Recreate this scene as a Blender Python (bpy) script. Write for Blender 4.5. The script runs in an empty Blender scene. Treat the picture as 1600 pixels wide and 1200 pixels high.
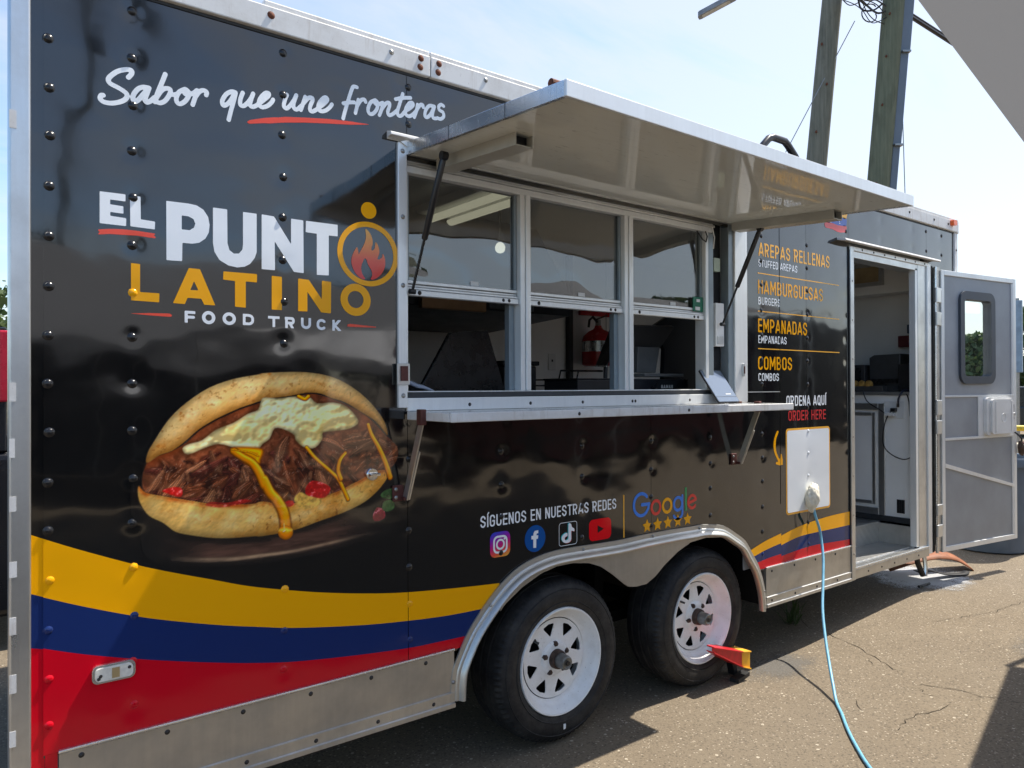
import bpy, bmesh, math, random
import numpy as np
from mathutils import Vector, Matrix
from mathutils.geometry import tessellate_polygon
random.seed(11)
C = bpy.context.scene
COL = C.collection
# ---------------------------------------------------------------- camera
cd = bpy.data.cameras.new('camera'); cam = bpy.data.objects.new('camera', cd); COL.objects.link(cam)
cd.sensor_width = 36; cd.lens = 25.967; cd.clip_start = .02; cd.clip_end = 2000
cam.rotation_mode = 'QUATERNION'
def _cam():
    yaw, pitch, roll = 0.65556, 0.0051, -0.00377
    d = Vector((math.sin(yaw)*math.cos(pitch), math.cos(yaw)*math.cos(pitch), math.sin(pitch)))
    r = Vector((math.cos(yaw), -math.sin(yaw), 0)); u = r.cross(d)
    r2 = r*math.cos(roll)+u*math.sin(roll); u2 = u*math.cos(roll)-r*math.sin(roll)
    M = Matrix((r2, u2, -d)).transposed()
    cam.rotation_quaternion = M.to_quaternion()
    cam.location = (1.399, -2.432, 1.573)
_cam()
C.camera = cam
# ---------------------------------------------------------------- light
SUN = Vector((.59, -.105, 1.0)).normalized()
SUN_EL = math.asin(SUN.z); SUN_AZ = math.atan2(SUN.x, SUN.y)
sl = bpy.data.lights.new('sun', 'SUN'); sl.energy = 3.5; sl.angle = math.radians(.55); sl.color = (1.0, .93, .82)
so = bpy.data.objects.new('sun', sl); COL.objects.link(so); so.location = (6, -3, 12)
so.rotation_mode = 'QUATERNION'; so.rotation_quaternion = SUN.to_track_quat('Z', 'Y')
w = bpy.data.worlds.new('World'); C.world = w; w.use_nodes = True
def _world():
    nt = w.node_tree; nt.nodes.clear(); N = nt.nodes.new; L = nt.links.new
    out = N('ShaderNodeOutputWorld'); bg = N('ShaderNodeBackground'); bg.inputs[1].default_value = .15
    L(bg.outputs[0], out.inputs[0])
    sky = N('ShaderNodeTexSky'); sky.sky_type = 'NISHITA'; sky.sun_disc = False
    sky.sun_elevation = SUN_EL; sky.sun_rotation = SUN_AZ; sky.air_density = 1.0; sky.dust_density = 1.2; sky.ozone_density = 1.6
    tc = N('ShaderNodeTexCoord'); sep = N('ShaderNodeSeparateXYZ'); L(tc.outputs['Generated'], sep.inputs[0])
    def math_(op, a, b=None, clamp=False):
        m = N('ShaderNodeMath'); m.operation = op; m.use_clamp = clamp
        for i, v in enumerate((a, b)):
            if v is None: continue
            if isinstance(v, (int, float)): m.inputs[i].default_value = v
            else: L(v, m.inputs[i])
        return m.outputs[0]
    z = math_('MAXIMUM', sep.outputs[2], 0.0); zz = math_('ADD', z, .12)
    cx = math_('DIVIDE', sep.outputs[0], zz); cy = math_('DIVIDE', sep.outputs[1], zz)
    cmb = N('ShaderNodeCombineXYZ'); L(cx, cmb.inputs[0]); L(cy, cmb.inputs[1])
    mp = N('ShaderNodeMapping'); mp.inputs['Scale'].default_value = (.55, 1.5, 1); mp.inputs['Rotation'].default_value = (0, 0, .5); L(cmb.outputs[0], mp.inputs[0])
    n1 = N('ShaderNodeTexNoise'); n1.inputs['Scale'].default_value = 1.3; n1.inputs['Detail'].default_value = 9; n1.inputs['Roughness'].default_value = .62; n1.inputs['Distortion'].default_value = .5
    L(mp.outputs[0], n1.inputs[0])
    n2 = N('ShaderNodeTexNoise'); n2.inputs['Scale'].default_value = .55; n2.inputs['Detail'].default_value = 3; L(cmb.outputs[0], n2.inputs[0])
    # more cover toward the sun (+x) and toward the horizon
    a = math_('MULTIPLY', sep.outputs[0], 1.0)
    b = math_('MULTIPLY', math_('SUBTRACT', n1.outputs[0], .5), 2.7)
    c = math_('MULTIPLY', math_('SUBTRACT', n2.outputs[0], .5), .9)
    h = math_('MULTIPLY', math_('POWER', math_('SUBTRACT', 1.0, z), 5), .16)
    f = math_('ADD', math_('ADD', math_('ADD', a, b), math_('ADD', c, h)), .24)
    f = math_('MINIMUM', math_('MAXIMUM', f, 0.05), .93)
    mix = N('ShaderNodeMix'); mix.data_type = 'RGBA'; L(f, mix.inputs['Factor'])
    hs = N('ShaderNodeHueSaturation'); hs.inputs['Saturation'].default_value = 1.15; hs.inputs['Value'].default_value = .82; L(sky.outputs[0], hs.inputs['Color'])
    # cloud light: a flat white plus part of the sky behind it (brighter round the sun)
    cl = N('ShaderNodeMix'); cl.data_type = 'RGBA'; cl.blend_type = 'ADD'; cl.inputs['Factor'].default_value = .34; cl.inputs['A'].default_value = (1.58, 1.58, 1.55, 1); L(sky.outputs[0], cl.inputs['B'])
    L(cl.outputs['Result'], mix.inputs['B']); L(hs.outputs[0], mix.inputs['A']); L(mix.outputs['Result'], bg.inputs[0])
_world()
C.view_settings.view_transform = 'Standard'; C.view_settings.look = 'None'; C.view_settings.gamma = 1
C.view_settings.use_curve_mapping = False; C.view_settings.exposure = 1.2
# ---------------------------------------------------------------- object helpers
def tag(o, label=None, cat=None, group=None, kind=None):
    for k, v in (('label', label), ('category', cat), ('group', group), ('kind', kind)):
        if v: o[k] = v
    return o
def empty(name, loc, parent=None):
    o = bpy.data.objects.new(name, None); COL.objects.link(o); o.location = loc; o.empty_display_size = .1
    if parent: set_parent(o, parent)
    return o
def world_m(o):
    m = o.matrix_basis.copy(); q = o
    while q.parent:
        m = q.parent.matrix_basis @ q.matrix_parent_inverse @ m if False else q.matrix_parent_inverse @ m
        q = q.parent; m = q.matrix_basis @ m
    return m
def set_parent(o, p):
    o.parent = p; o.matrix_parent_inverse = world_m(p).inverted()
class MB:
    """collects verts/faces for ONE mesh object"""
    def __init__(s): s.v = []; s.f = []
    def add(s, vs, fs):
        b = len(s.v); s.v += [tuple(q) for q in vs]; s.f += [tuple(b+i for i in f) for f in fs]; return s
    def box(s, x0, x1, y0, y1, z0, z1):
        return s.add([(x0,y0,z0),(x1,y0,z0),(x1,y1,z0),(x0,y1,z0),(x0,y0,z1),(x1,y0,z1),(x1,y1,z1),(x0,y1,z1)],
                     [(3,2,1,0),(4,5,6,7),(0,1,5,4),(1,2,6,5),(2,3,7,6),(3,0,4,7)])
    def bar(s, p, q, w, h, up=(0,0,1)):
        p = Vector(p); q = Vector(q); d = (q-p).normalized(); a = d.cross(Vector(up))
        if a.length < 1e-4: a = d.cross(Vector((1,0,0)))
        a.normalize(); b = a.cross(d).normalized()
        vs = [e+a*i*w/2+b*j*h/2 for e in (p, q) for (i, j) in ((-1,-1),(1,-1),(1,1),(-1,1))]
        return s.add(vs, [(0,1,2,3),(7,6,5,4),(0,4,5,1),(1,5,6,2),(2,6,7,3),(3,7,4,0)])
    def tube(s, pts, r, n=10, cap=True):
        pts = [Vector(q) for q in pts]; m = len(pts); rs = r if isinstance(r, (list, tuple)) else [r]*m
        t0 = (pts[1]-pts[0]).normalized(); a = t0.orthogonal().normalized(); vs = []
        for i, q in enumerate(pts):
            t = (pts[min(i+1, m-1)]-pts[max(i-1, 0)])
            t = t.normalized() if t.length > 1e-9 else t0
            a = (a-t*a.dot(t)); a = a.normalized() if a.length > 1e-6 else t.orthogonal().normalized(); b = t.cross(a)
            for k in range(n):
                w_ = 2*math.pi*k/n; vs.append(q+(a*math.cos(w_)+b*math.sin(w_))*rs[i])
        fs = [(i*n+k, i*n+(k+1) % n, (i+1)*n+(k+1) % n, (i+1)*n+k) for i in range(m-1) for k in range(n)]
        if cap: fs += [tuple(range(n-1, -1, -1)), tuple((m-1)*n+k for k in range(n))]
        return s.add(vs, fs)
    def lathe(s, prof, n=48, center=(0,0,0), axis='y', close=False, mod=None, cap=False):
        """prof: (axial, radius)"""
        c = Vector(center); vs = []
        for i, (ax, r) in enumerate(prof):
            for k in range(n):
                t = 2*math.pi*k/n; rr = r if mod is None else mod(i, k, r)
                x, z = rr*math.cos(t), rr*math.sin(t)
                vs.append(c+(Vector((x, ax, z)) if axis == 'y' else Vector((x, z, ax)) if axis == 'z' else Vector((ax, x, z))))
        m = len(prof)
        fs = [(i*n+k, i*n+(k+1) % n, ((i+1) % m)*n+(k+1) % n, ((i+1) % m)*n+k) for i in range(m if close else m-1) for k in range(n)]
        if cap: fs += [tuple(range(n-1, -1, -1)), tuple((m-1)*n+k for k in range(n))]
        return s.add(vs, fs)
    def prism(s, loops, y0, y1, map3=None):
        """polygon(s) with holes in (x,z), first loop outer; solid between y0 and y1"""
        tri = tessellate_polygon([[Vector((a, b, 0)) for a, b in l] for l in loops])
        flat = [q for l in loops for q in l]; n = len(flat)
        mp = map3 or (lambda x, y, z: (x, y, z))
        vs = [mp(a, y0, b) for a, b in flat]; fs = [tuple(t) for t in tri]
        if y1 is not None:
            vs += [mp(a, y1, b) for a, b in flat]; fs += [tuple(n+i for i in reversed(t)) for t in tri]
            b = 0
            for l in loops:
                m = len(l)
                fs += [(b+i, b+(i+1) % m, n+b+(i+1) % m, n+b+i) for i in range(m)]; b += m
        return s.add(vs, fs)
    def build(s, name, m, parent=None, smooth=False, bevel=0, seg=2, fix=True, angle=None):
        me = bpy.data.meshes.new(name); me.from_pydata(s.v, [], s.f); me.update()
        if fix:
            bm = bmesh.new(); bm.from_mesh(me); bmesh.ops.recalc_face_normals(bm, faces=bm.faces); bm.to_mesh(me); bm.free()
        if m: me.materials.append(m)
        o = bpy.data.objects.new(name, me); COL.objects.link(o)
        if smooth:
            me.polygons.foreach_set('use_smooth', [True]*len(me.polygons))
            me.set_sharp_from_angle(angle=math.radians(angle or 38))
        if bevel:
            b = o.modifiers.new('bevel', 'BEVEL'); b.width = bevel; b.segments = seg; b.limit_method = 'ANGLE'; b.harden_normals = False
        if parent: set_parent(o, parent)
        return o
def rrect(x0, x1, z0, z1, r, n=6):
    out = []
    for cx, cz, a in ((x1-r, z1-r, 0), (x0+r, z1-r, 90), (x0+r, z0+r, 180), (x1-r, z0+r, 270)):
        for k in range(n+1):
            t = math.radians(a+90*k/n); out.append((cx+r*math.cos(t), cz+r*math.sin(t)))
    return out
def copy_tree(o, parent=None):
    c = o.copy(); COL.objects.link(c); c.parent = parent
    for ch in list(o.children): copy_tree(ch, c)
    return c
# ---------------------------------------------------------------- materials
class NT:
    def __init__(s, name):
        s.m = bpy.data.materials.new(name); s.m.use_nodes = True; s.t = s.m.node_tree; s.t.nodes.clear()
        s.out = s.n('ShaderNodeOutputMaterial')
    def n(s, ty, **kw):
        q = s.t.nodes.new(ty)
        for k, v in kw.items(): setattr(q, k, v)
        return q
    def l(s, a, b): s.t.links.new(a, b)
    def val(s, i, v):
        if isinstance(v, bpy.types.NodeSocket): s.l(v, i)
        elif isinstance(v, (tuple, list)) and len(v) == 3 and i.type == 'RGBA': i.default_value = (*v, 1)
        else: i.default_value = v
    def math(s, op, a, b=0.0, clamp=False):
        q = s.n('ShaderNodeMath', operation=op, use_clamp=clamp); s.val(q.inputs[0], a); s.val(q.inputs[1], b); return q.outputs[0]
    def pos(s): return s.n('ShaderNodeNewGeometry').outputs['Position']
    def obj(s): return s.n('ShaderNodeTexCoord').outputs['Object']
    def noise(s, vec, scale, detail=4, rough=.55, sc=(1,1,1), dist=0):
        if sc != (1,1,1):
            m = s.n('ShaderNodeMapping'); m.inputs['Scale'].default_value = sc; s.l(vec, m.inputs[0]); vec = m.outputs[0]
        q = s.n('ShaderNodeTexNoise'); q.inputs['Scale'].default_value = scale; q.inputs['Detail'].default_value = detail; q.inputs['Roughness'].default_value = rough; q.inputs['Distortion'].default_value = dist
        s.l(vec, q.inputs[0]); return q.outputs[0]
    def ramp(s, f, stops):
        q = s.n('ShaderNodeValToRGB'); e = q.color_ramp.elements
        while len(e) < len(stops): e.new(.5)
        for i, (p_, c) in enumerate(stops): e[i].position = p_; e[i].color = (*c, 1) if isinstance(c, tuple) else (c, c, c, 1)
        s.val(q.inputs[0], f); return q.outputs[0]
    def mix(s, f, a, b, blend='MIX'):
        q = s.n('ShaderNodeMix', data_type='RGBA', blend_type=blend); s.val(q.inputs['Factor'], f); s.val(q.inputs['A'], a); s.val(q.inputs['B'], b); return q.outputs['Result']
    def bump(s, h, strength, dist, nrm=None):
        q = s.n('ShaderNodeBump'); q.inputs['Strength'].default_value = strength; q.inputs['Distance'].default_value = dist; s.l(h, q.inputs['Height'])
        if nrm is not None: s.l(nrm, q.inputs['Normal'])
        return q.outputs[0]
    def pbr(s, color, rough=.5, metal=0.0, spec=.5, normal=None, **kw):
        b = s.n('ShaderNodeBsdfPrincipled'); s.val(b.inputs['Base Color'], color); s.val(b.inputs['Roughness'], rough); s.val(b.inputs['Metallic'], metal); s.val(b.inputs['Specular IOR Level'], spec)
        if normal is not None: s.l(normal, b.inputs['Normal'])
        for k, v in kw.items(): s.val(b.inputs[k.replace('_', ' ')], v)
        s.l(b.outputs[0], s.out.inputs[0]); return s.m
def simple(name, col, rough=.5, metal=0.0, spec=.5, var=.18, scale=9, bump=.0, bscale=200, **kw):
    """plain material with a little tonal variation and wear"""
    t = NT(name); v = t.obj()
    n = t.noise(v, scale, 5)
    c = t.mix(t.ramp(n, [(.3, 0.0), (.7, 1.0)]), tuple(x*(1-var) for x in col), tuple(min(1, x*(1+var)) for x in col))
    r = t.math('ADD', t.math('MULTIPLY', t.math('SUBTRACT', n, .5), .25), rough, True)
    nb = t.bump(t.noise(v, bscale, 2), bump, .002) if bump else None
    return t.pbr(c, r, metal, spec, nb, **kw)
def wrap_normal(t):
    """sheet metal under the vinyl: slow waves, oil-canning and dimples round the rivets"""
    p = t.pos(); sep = t.n('ShaderNodeSeparateXYZ'); t.l(p, sep.inputs[0])
    def cell(v, off, per):
        a = t.math('SUBTRACT', v, off); k = t.math('ROUND', t.math('DIVIDE', a, per)); return t.math('SUBTRACT', a, t.math('MULTIPLY', k, per))
    dx = cell(sep.outputs[0], 1.845, .4575); dz = cell(sep.outputs[2], 1.452, .1385)
    d2 = t.math('ADD', t.math('MULTIPLY', dx, dx), t.math('MULTIPLY', dz, dz))
    dim = t.math('MULTIPLY', t.math('POWER', 2.718, t.math('MULTIPLY', d2, -1100.0)), -.0011)
    rib = t.math('MULTIPLY', t.math('POWER', 2.718, t.math('MULTIPLY', t.math('MULTIPLY', dx, dx), -160.0)), -.0011)
    n1 = t.math('MULTIPLY', t.noise(p, 1.7, 1.5, .4, (1, 1, .8)), .018)
    n2 = t.math('MULTIPLY', t.noise(p, 5.5, 1, .4, (.8, 1, 1.2)), .0022)
    h = t.math('ADD', t.math('ADD', dim, rib), t.math('ADD', n1, n2))
    return t.bump(h, 1.0, 1.0)
def wrap(name, col, rough=.07, spec=.5, coat=0.0):
    t = NT(name); n = wrap_normal(t); p = t.pos()
    dust = t.noise(p, 7, 6, .6)
    r = t.ramp(dust, [(.35, rough), (.75, rough+.07)])
    return t.pbr(col, r, 0, spec, n, Coat_Weight=coat, Coat_Roughness=.03, Coat_Normal=n)
M = {}
M['black'] = wrap('black_vinyl', (.0062, .0062, .0066), .055, .85, .4)
M['white_print'] = wrap('white_vinyl', (.84, .87, .89), .1, .3)
M['gold_print'] = wrap('gold_vinyl', (.90, .40, .004), .1, .3)
M['gold_soft'] = wrap('soft_gold_vinyl', (.95, .47, .06), .1, .3)
M['red_print'] = wrap('coral_vinyl', (.82, .085, .05), .1, .3)
M['yellow'] = wrap('yellow_vinyl', (.90, .405, .002), .12, .3)
M['blue'] = wrap('navy_vinyl', (.010, .026, .125), .1, .35)
M['red'] = wrap('red_vinyl', (.60, .002, .014), .1, .3)
M['order_red'] = wrap('order_red_vinyl', (.60, .045, .045), .1)
M['g_blue'] = wrap('sky_blue_vinyl', (.012, .19, .72), .1)
M['g_red'] = wrap('tomato_vinyl', (.72, .035, .03), .1)
M['g_green'] = wrap('green_vinyl', (.02, .30, .10), .1)
M['fb_blue'] = wrap('mid_blue_vinyl', (.006, .085, .33), .1)
M['yt_red'] = wrap('bright_red_vinyl', (.78, .0, .008), .1)
M['cyan'] = wrap('cyan_vinyl', (.05, .62, .62), .1)
M['flag_blue'] = wrap('flag_blue_vinyl', (.03, .085, .36), .1)
def aluminium(name, col=(.60, .61, .61), rough=.34, streak=(1, 1, .06), metal=.9, dirt=.35, dirtcol=(.20, .185, .16)):
    t = NT(name); p = t.pos()
    s1 = t.noise(p, 60, 4, .6, streak); s2 = t.noise(p, 5, 6, .65); s3 = t.noise(p, 260, 2)
    blot = t.ramp(s2, [(.42, 0.0), (.72, 1.0)])
    c = t.mix(t.math('MULTIPLY', blot, dirt), col, dirtcol)
    c = t.mix(t.math('MULTIPLY', t.ramp(s1, [(.35, 0.0), (.7, 1.0)]), .22), c, tuple(x*.72 for x in col))
    r = t.math('ADD', t.math('ADD', rough, t.math('MULTIPLY', t.math('SUBTRACT', s2, .5), .3)), t.math('MULTIPLY', t.math('SUBTRACT', s1, .5), .12), True)
    return t.pbr(c, r, metal, .5, t.bump(s3, .12, .001))
M['alu'] = aluminium('aluminium_trim')
M['alu_bright'] = aluminium('bright_aluminium', (.74, .75, .75), .26, dirt=.2)
M['alu_skirt'] = aluminium('weathered_aluminium_sheet', (.52, .51, .48), .38, (1, 1, .05), .85, .5, (.30, .28, .25))
M['alu_fender'] = aluminium('fender_aluminium', (.60, .60, .57), .42, (.06, 1, 1), .9, .35, (.30, .29, .26))
M['frame_white'] = aluminium('mill_window_frame', (.80, .81, .80), .34, (1, 1, .05), .35, .15, (.52, .52, .48))
M['track_blue'] = aluminium('window_track', (.26, .31, .34), .4, (1, 1, .05), .4, .3)
def painted_rail():
    t = NT('white_painted_rail'); p = t.pos()
    s = t.noise(p, 40, 5, .65, (1, 1, .12)); b = t.noise(p, 6, 6, .7); sp = t.noise(p, 160, 3, .6)
    c = t.mix(t.ramp(b, [(.45, 0.0), (.75, .75)]), (.66, .655, .64), (.46, .43, .39))
    c = t.mix(t.ramp(s, [(.55, 0.0), (.78, .6)]), c, (.36, .30, .24))
    c = t.mix(t.ramp(sp, [(.68, 0.0), (.74, .7)]), c, (.16, .13, .11))
    return t.pbr(c, .5, 0, .4, t.bump(b, .15, .002))
M['rail'] = painted_rail()
M['rust'] = simple('rusty_steel', (.13, .045, .025), .75, .2, .3, .45, 60, .5, 300)
M['brown_bracket'] = simple('brown_bracket_steel', (.10, .035, .03), .5, .4, .4, .3, 40)
M['screw'] = simple('screw_steel', (.30, .29, .27), .4, .8, .5, .3, 80)
M['dark_screw'] = simple('dark_screw', (.05, .045, .042), .5, .6, .4, .3, 80)
M['rubber'] = simple('black_rubber', (.012, .012, .013), .6, 0, .35, .3, 30)
M['gasket'] = simple('grey_gasket', (.035, .037, .04), .55, 0, .4, .2, 30)
M['black_plastic'] = simple('black_plastic', (.012, .012, .014), .32, 0, .5, .2, 20)
M['black_steel'] = simple('black_steel', (.014, .014, .015), .28, .2, .5, .3, 20)
M['white_plastic'] = simple('white_plastic', (.66, .66, .64), .38, 0, .5, .06, 8)
M['white_panel'] = simple('white_wall_panel', (.80, .80, .78), .4, 0, .4, .07, 2)
M['grey_panel'] = simple('grey_panel', (.30, .31, .32), .45, 0, .4, .05, 3)
M['door_grey'] = None
def tyre_mat():
    t = NT('tyre_rubber'); p = t.obj(); b = t.noise(p, 12, 6, .65); d = t.noise(p, 90, 4)
    c = t.mix(t.ramp(b, [(.4, 0.0), (.75, .8)]), (.014, .014, .015), (.055, .052, .048))
    return t.pbr(c, t.ramp(d, [(.3, .5), (.8, .78)]), 0, .35, t.bump(d, .25, .002))
M['tyre'] = tyre_mat()
def rim_mat():
    t = NT('white_rim_paint'); p = t.obj(); b = t.noise(p, 14, 6, .65); s = t.noise(p, 120, 3)
    c = t.mix(t.ramp(b, [(.45, 0.0), (.8, .55)]), (.86, .865, .86), (.62, .59, .54))
    c = t.mix(t.ramp(s, [(.66, 0.0), (.72, .5)]), c, (.30, .25, .2))
    return t.pbr(c, .32, 0, .5)
M['rim'] = rim_mat()
M['hub_rust'] = simple('rusty_hub', (.075, .05, .04), .6, .4, .4, .4, 50, .3, 200)
M['hub_cap'] = simple('grey_grease_cap', (.20, .21, .21), .38, .8, .5, .2, 40)
M['underbody'] = simple('black_underbody', (.008, .008, .008), .8, 0, .2, .3, 6)
def glass(name, tint=(.93, .95, .95), ior=1.75, rough=0.0, base=.0):
    t = NT(name)
    tr = t.n('ShaderNodeBsdfTransparent'); t.val(tr.inputs[0], tint)
    gl = t.n('ShaderNodeBsdfGlossy'); gl.inputs['Roughness'].default_value = rough
    v = t.noise(t.pos(), 2.2, 1.5, .4)
    nb = t.bump(v, 1.0, .012); t.l(nb, gl.inputs['Normal'])
    fr = t.n('ShaderNodeFresnel'); bf = t.n('ShaderNodeNewGeometry').outputs['Backfacing']; t.l(t.math('ADD', ior, t.math('MULTIPLY', bf, 1/ior-ior)), fr.inputs['IOR'])
    f = t.math('ADD', fr.outputs[0], base, True)
    mx = t.n('ShaderNodeMixShader'); t.l(f, mx.inputs[0]); t.l(tr.outputs[0], mx.inputs[1]); t.l(gl.outputs[0], mx.inputs[2])
    t.l(mx.outputs[0], t.out.inputs[0]); return t.m
M['glass'] = glass('window_glass', (.62, .64, .64), 2.1)
M['door_glass'] = glass('clear_door_glass', (.94, .97, .96), 1.5)
def emit(name, col, s):
    t = NT(name); e = t.n('ShaderNodeEmission'); t.val(e.inputs[0], col); e.inputs[1].default_value = s; t.l(e.outputs[0], t.out.inputs[0]); return t.m
def hatch_under():
    t = NT('hatch_underside_paint'); p = t.pos(); b = t.noise(p, 3.2, 5, .6); s = t.noise(p, 22, 4, .6, (.12, 1, 1)); k = t.noise(p, 130, 3, .6, (.1, 1, 1))
    c = t.mix(b, (.70, .70, .63), (.77, .77, .70))
    c = t.mix(t.ramp(s, [(.56, 0.0), (.66, .28)]), c, (.62, .60, .54))
    c = t.mix(t.ramp(k, [(.66, 0.0), (.72, .6)]), c, (.14, .13, .10))
    n = t.bump(t.noise(p, 2.5, 1.5, .5), .5, .0022)
    return t.pbr(c, t.ramp(b, [(.3, .03), (.8, .09)]), 0, .9, n)
M['hatch'] = hatch_under()
def checker_plate():
    t = NT('checker_plate'); p = t.pos()
    a = t.n('ShaderNodeTexWave'); a.inputs['Scale'].default_value = 9; a.bands_direction = 'DIAGONAL'; t.l(p, a.inputs[0])
    b = t.noise(p, 8, 5)
    n = t.bump(a.outputs[1], .5, .004)
    c = t.mix(b, (.42, .42, .41), (.60, .60, .59))
    return t.pbr(c, .34, .85, .5, n)
M['checker'] = checker_plate()
def asphalt():
    t = NT('asphalt'); p = t.pos()
    big = t.noise(p, .35, 5, .6); mid = t.noise(p, 3.0, 6, .65); fine = t.noise(p, 85, 4, .7); gr = t.noise(p, 210, 2, .6)
    vo = t.n('ShaderNodeTexVoronoi'); vo.inputs['Scale'].default_value = 95; t.l(p, vo.inputs[0])
    vr = t.n('ShaderNodeTexVoronoi'); vr.inputs['Scale'].default_value = 42; t.l(p, vr.inputs[0])
    c = t.mix(t.ramp(fine, [(.30, 0.0), (.72, 1.0)]), (.106, .083, .057), (.262, .208, .141))
    c = t.mix(t.ramp(mid, [(.35, 0.0), (.75, .55)]), c, (.236, .192, .135))
    c = t.mix(t.ramp(big, [(.4, 0.0), (.7, .45)]), c, (.165, .138, .105))
    # pale and dark aggregate stones
    sc = t.n('ShaderNodeSeparateColor'); t.l(vo.outputs['Color'], sc.inputs[0])
    stone = t.math('MULTIPLY', t.math('GREATER_THAN', sc.outputs[0], .90), t.math('LESS_THAN', vo.outputs['Distance'], .42))
    c = t.mix(t.math('MULTIPLY', stone, .5), c, (.52, .45, .35))
    dark = t.math('MULTIPLY', t.math('LESS_THAN', sc.outputs[0], .22), t.math('LESS_THAN', vo.outputs['Distance'], .5))
    c = t.mix(t.math('MULTIPLY', dark, .45), c, (.045, .038, .030))
    s2 = t.n('ShaderNodeSeparateColor'); t.l(vr.outputs['Color'], s2.inputs[0])
    big_stone = t.math('MULTIPLY', t.math('GREATER_THAN', s2.outputs[1], .972), t.math('LESS_THAN', vr.outputs['Distance'], .3))
    c = t.mix(t.math('MULTIPLY', big_stone, .8), c, (.52, .46, .36))
    h = t.math('ADD', t.math('MULTIPLY', gr, .5), t.math('ADD', fine, t.math('MULTIPLY', stone, .5)))
    return t.pbr(c, .86, 0, .3, t.bump(h, .9, .006))
M['asphalt'] = asphalt()
M['crack'] = simple('crack_dirt', (.022, .018, .014), .95, 0, .1, .3, 60)
def canopy_mat():
    t = NT('canopy_fabric'); p = t.pos(); n = t.noise(p, 900, 1); b = t.noise(p, 1.2, 3)
    d = t.n('ShaderNodeBsdfDiffuse'); t.val(d.inputs[0], t.mix(b, (.44, .44, .44), (.52, .52, .52))); t.l(t.bump(t.noise(p, 2.2, 3, .5, (1, 3, 1)), .5, .05, t.bump(n, .2, .001)), d.inputs['Normal'])
    tr = t.n('ShaderNodeBsdfTranslucent'); t.val(tr.inputs[0], (.15, .152, .155))
    mx = t.n('ShaderNodeMixShader'); mx.inputs[0].default_value = .5; t.l(d.outputs[0], mx.inputs[1]); t.l(tr.outputs[0], mx.inputs[2]); t.l(mx.outputs[0], t.out.inputs[0]); return t.m
M['canopy'] = canopy_mat()
M['chrome'] = simple('chrome_lock', (.75, .75, .74), .12, 1.0, .5, .04, 10)
M['rivet'] = simple('wrapped_rivet', (.010, .010, .011), .22, 0, .45, .2, 30)
def pole_wood(name, a, b):
    t = NT(name); p = t.pos(); s = t.noise(p, 30, 6, .65, (1, 1, .05)); k = t.noise(p, 4, 5, .6, (1, 1, .4))
    c = t.mix(t.ramp(s, [(.3, 0.0), (.72, 1.0)]), a, b); c = t.mix(t.ramp(k, [(.5, 0.0), (.75, .6)]), c, tuple(x*.55 for x in a))
    return t.pbr(c, .85, 0, .2, t.bump(s, .6, .02))
M['pole_grey'] = pole_wood('weathered_pole_wood', (.115, .118, .092), (.21, .205, .165))
M['pole_green'] = pole_wood('treated_pole_wood', (.105, .118, .080), (.17, .18, .125))
M['conduit'] = simple('blue_grey_conduit', (.125, .155, .195), .5, 0, .4, .08, 3)
def leaf(name, a, b):
    t = NT(name); g = t.n('ShaderNodeObjectInfo'); p = t.pos(); n = t.noise(p, 1.6, 4); r = t.n('ShaderNodeNewGeometry')
    c = t.mix(r.outputs['Random Per Island'], a, b); c = t.mix(t.ramp(n, [(.35, .0), (.7, .5)]), c, tuple(x*.55 for x in a))
    bs = t.n('ShaderNodeBsdfPrincipled'); t.val(bs.inputs['Base Color'], c); bs.inputs['Roughness'].default_value = .55
    tl = t.n('ShaderNodeBsdfTranslucent'); t.val(tl.inputs[0], c)
    mx = t.n('ShaderNodeMixShader'); mx.inputs[0].default_value = .3; t.l(bs.outputs[0], mx.inputs[1]); t.l(tl.outputs[0], mx.inputs[2]); t.l(mx.outputs[0], t.out.inputs[0]); return t.m
M['leaf'] = leaf('tree_leaves', (.045, .085, .022), (.10, .15, .04))
M['leaf_dark'] = leaf('dark_leaves', (.020, .045, .014), (.05, .085, .026))
M['bark'] = simple('bark', (.10, .075, .055), .9, 0, .2, .35, 12, .6, 60)

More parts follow.
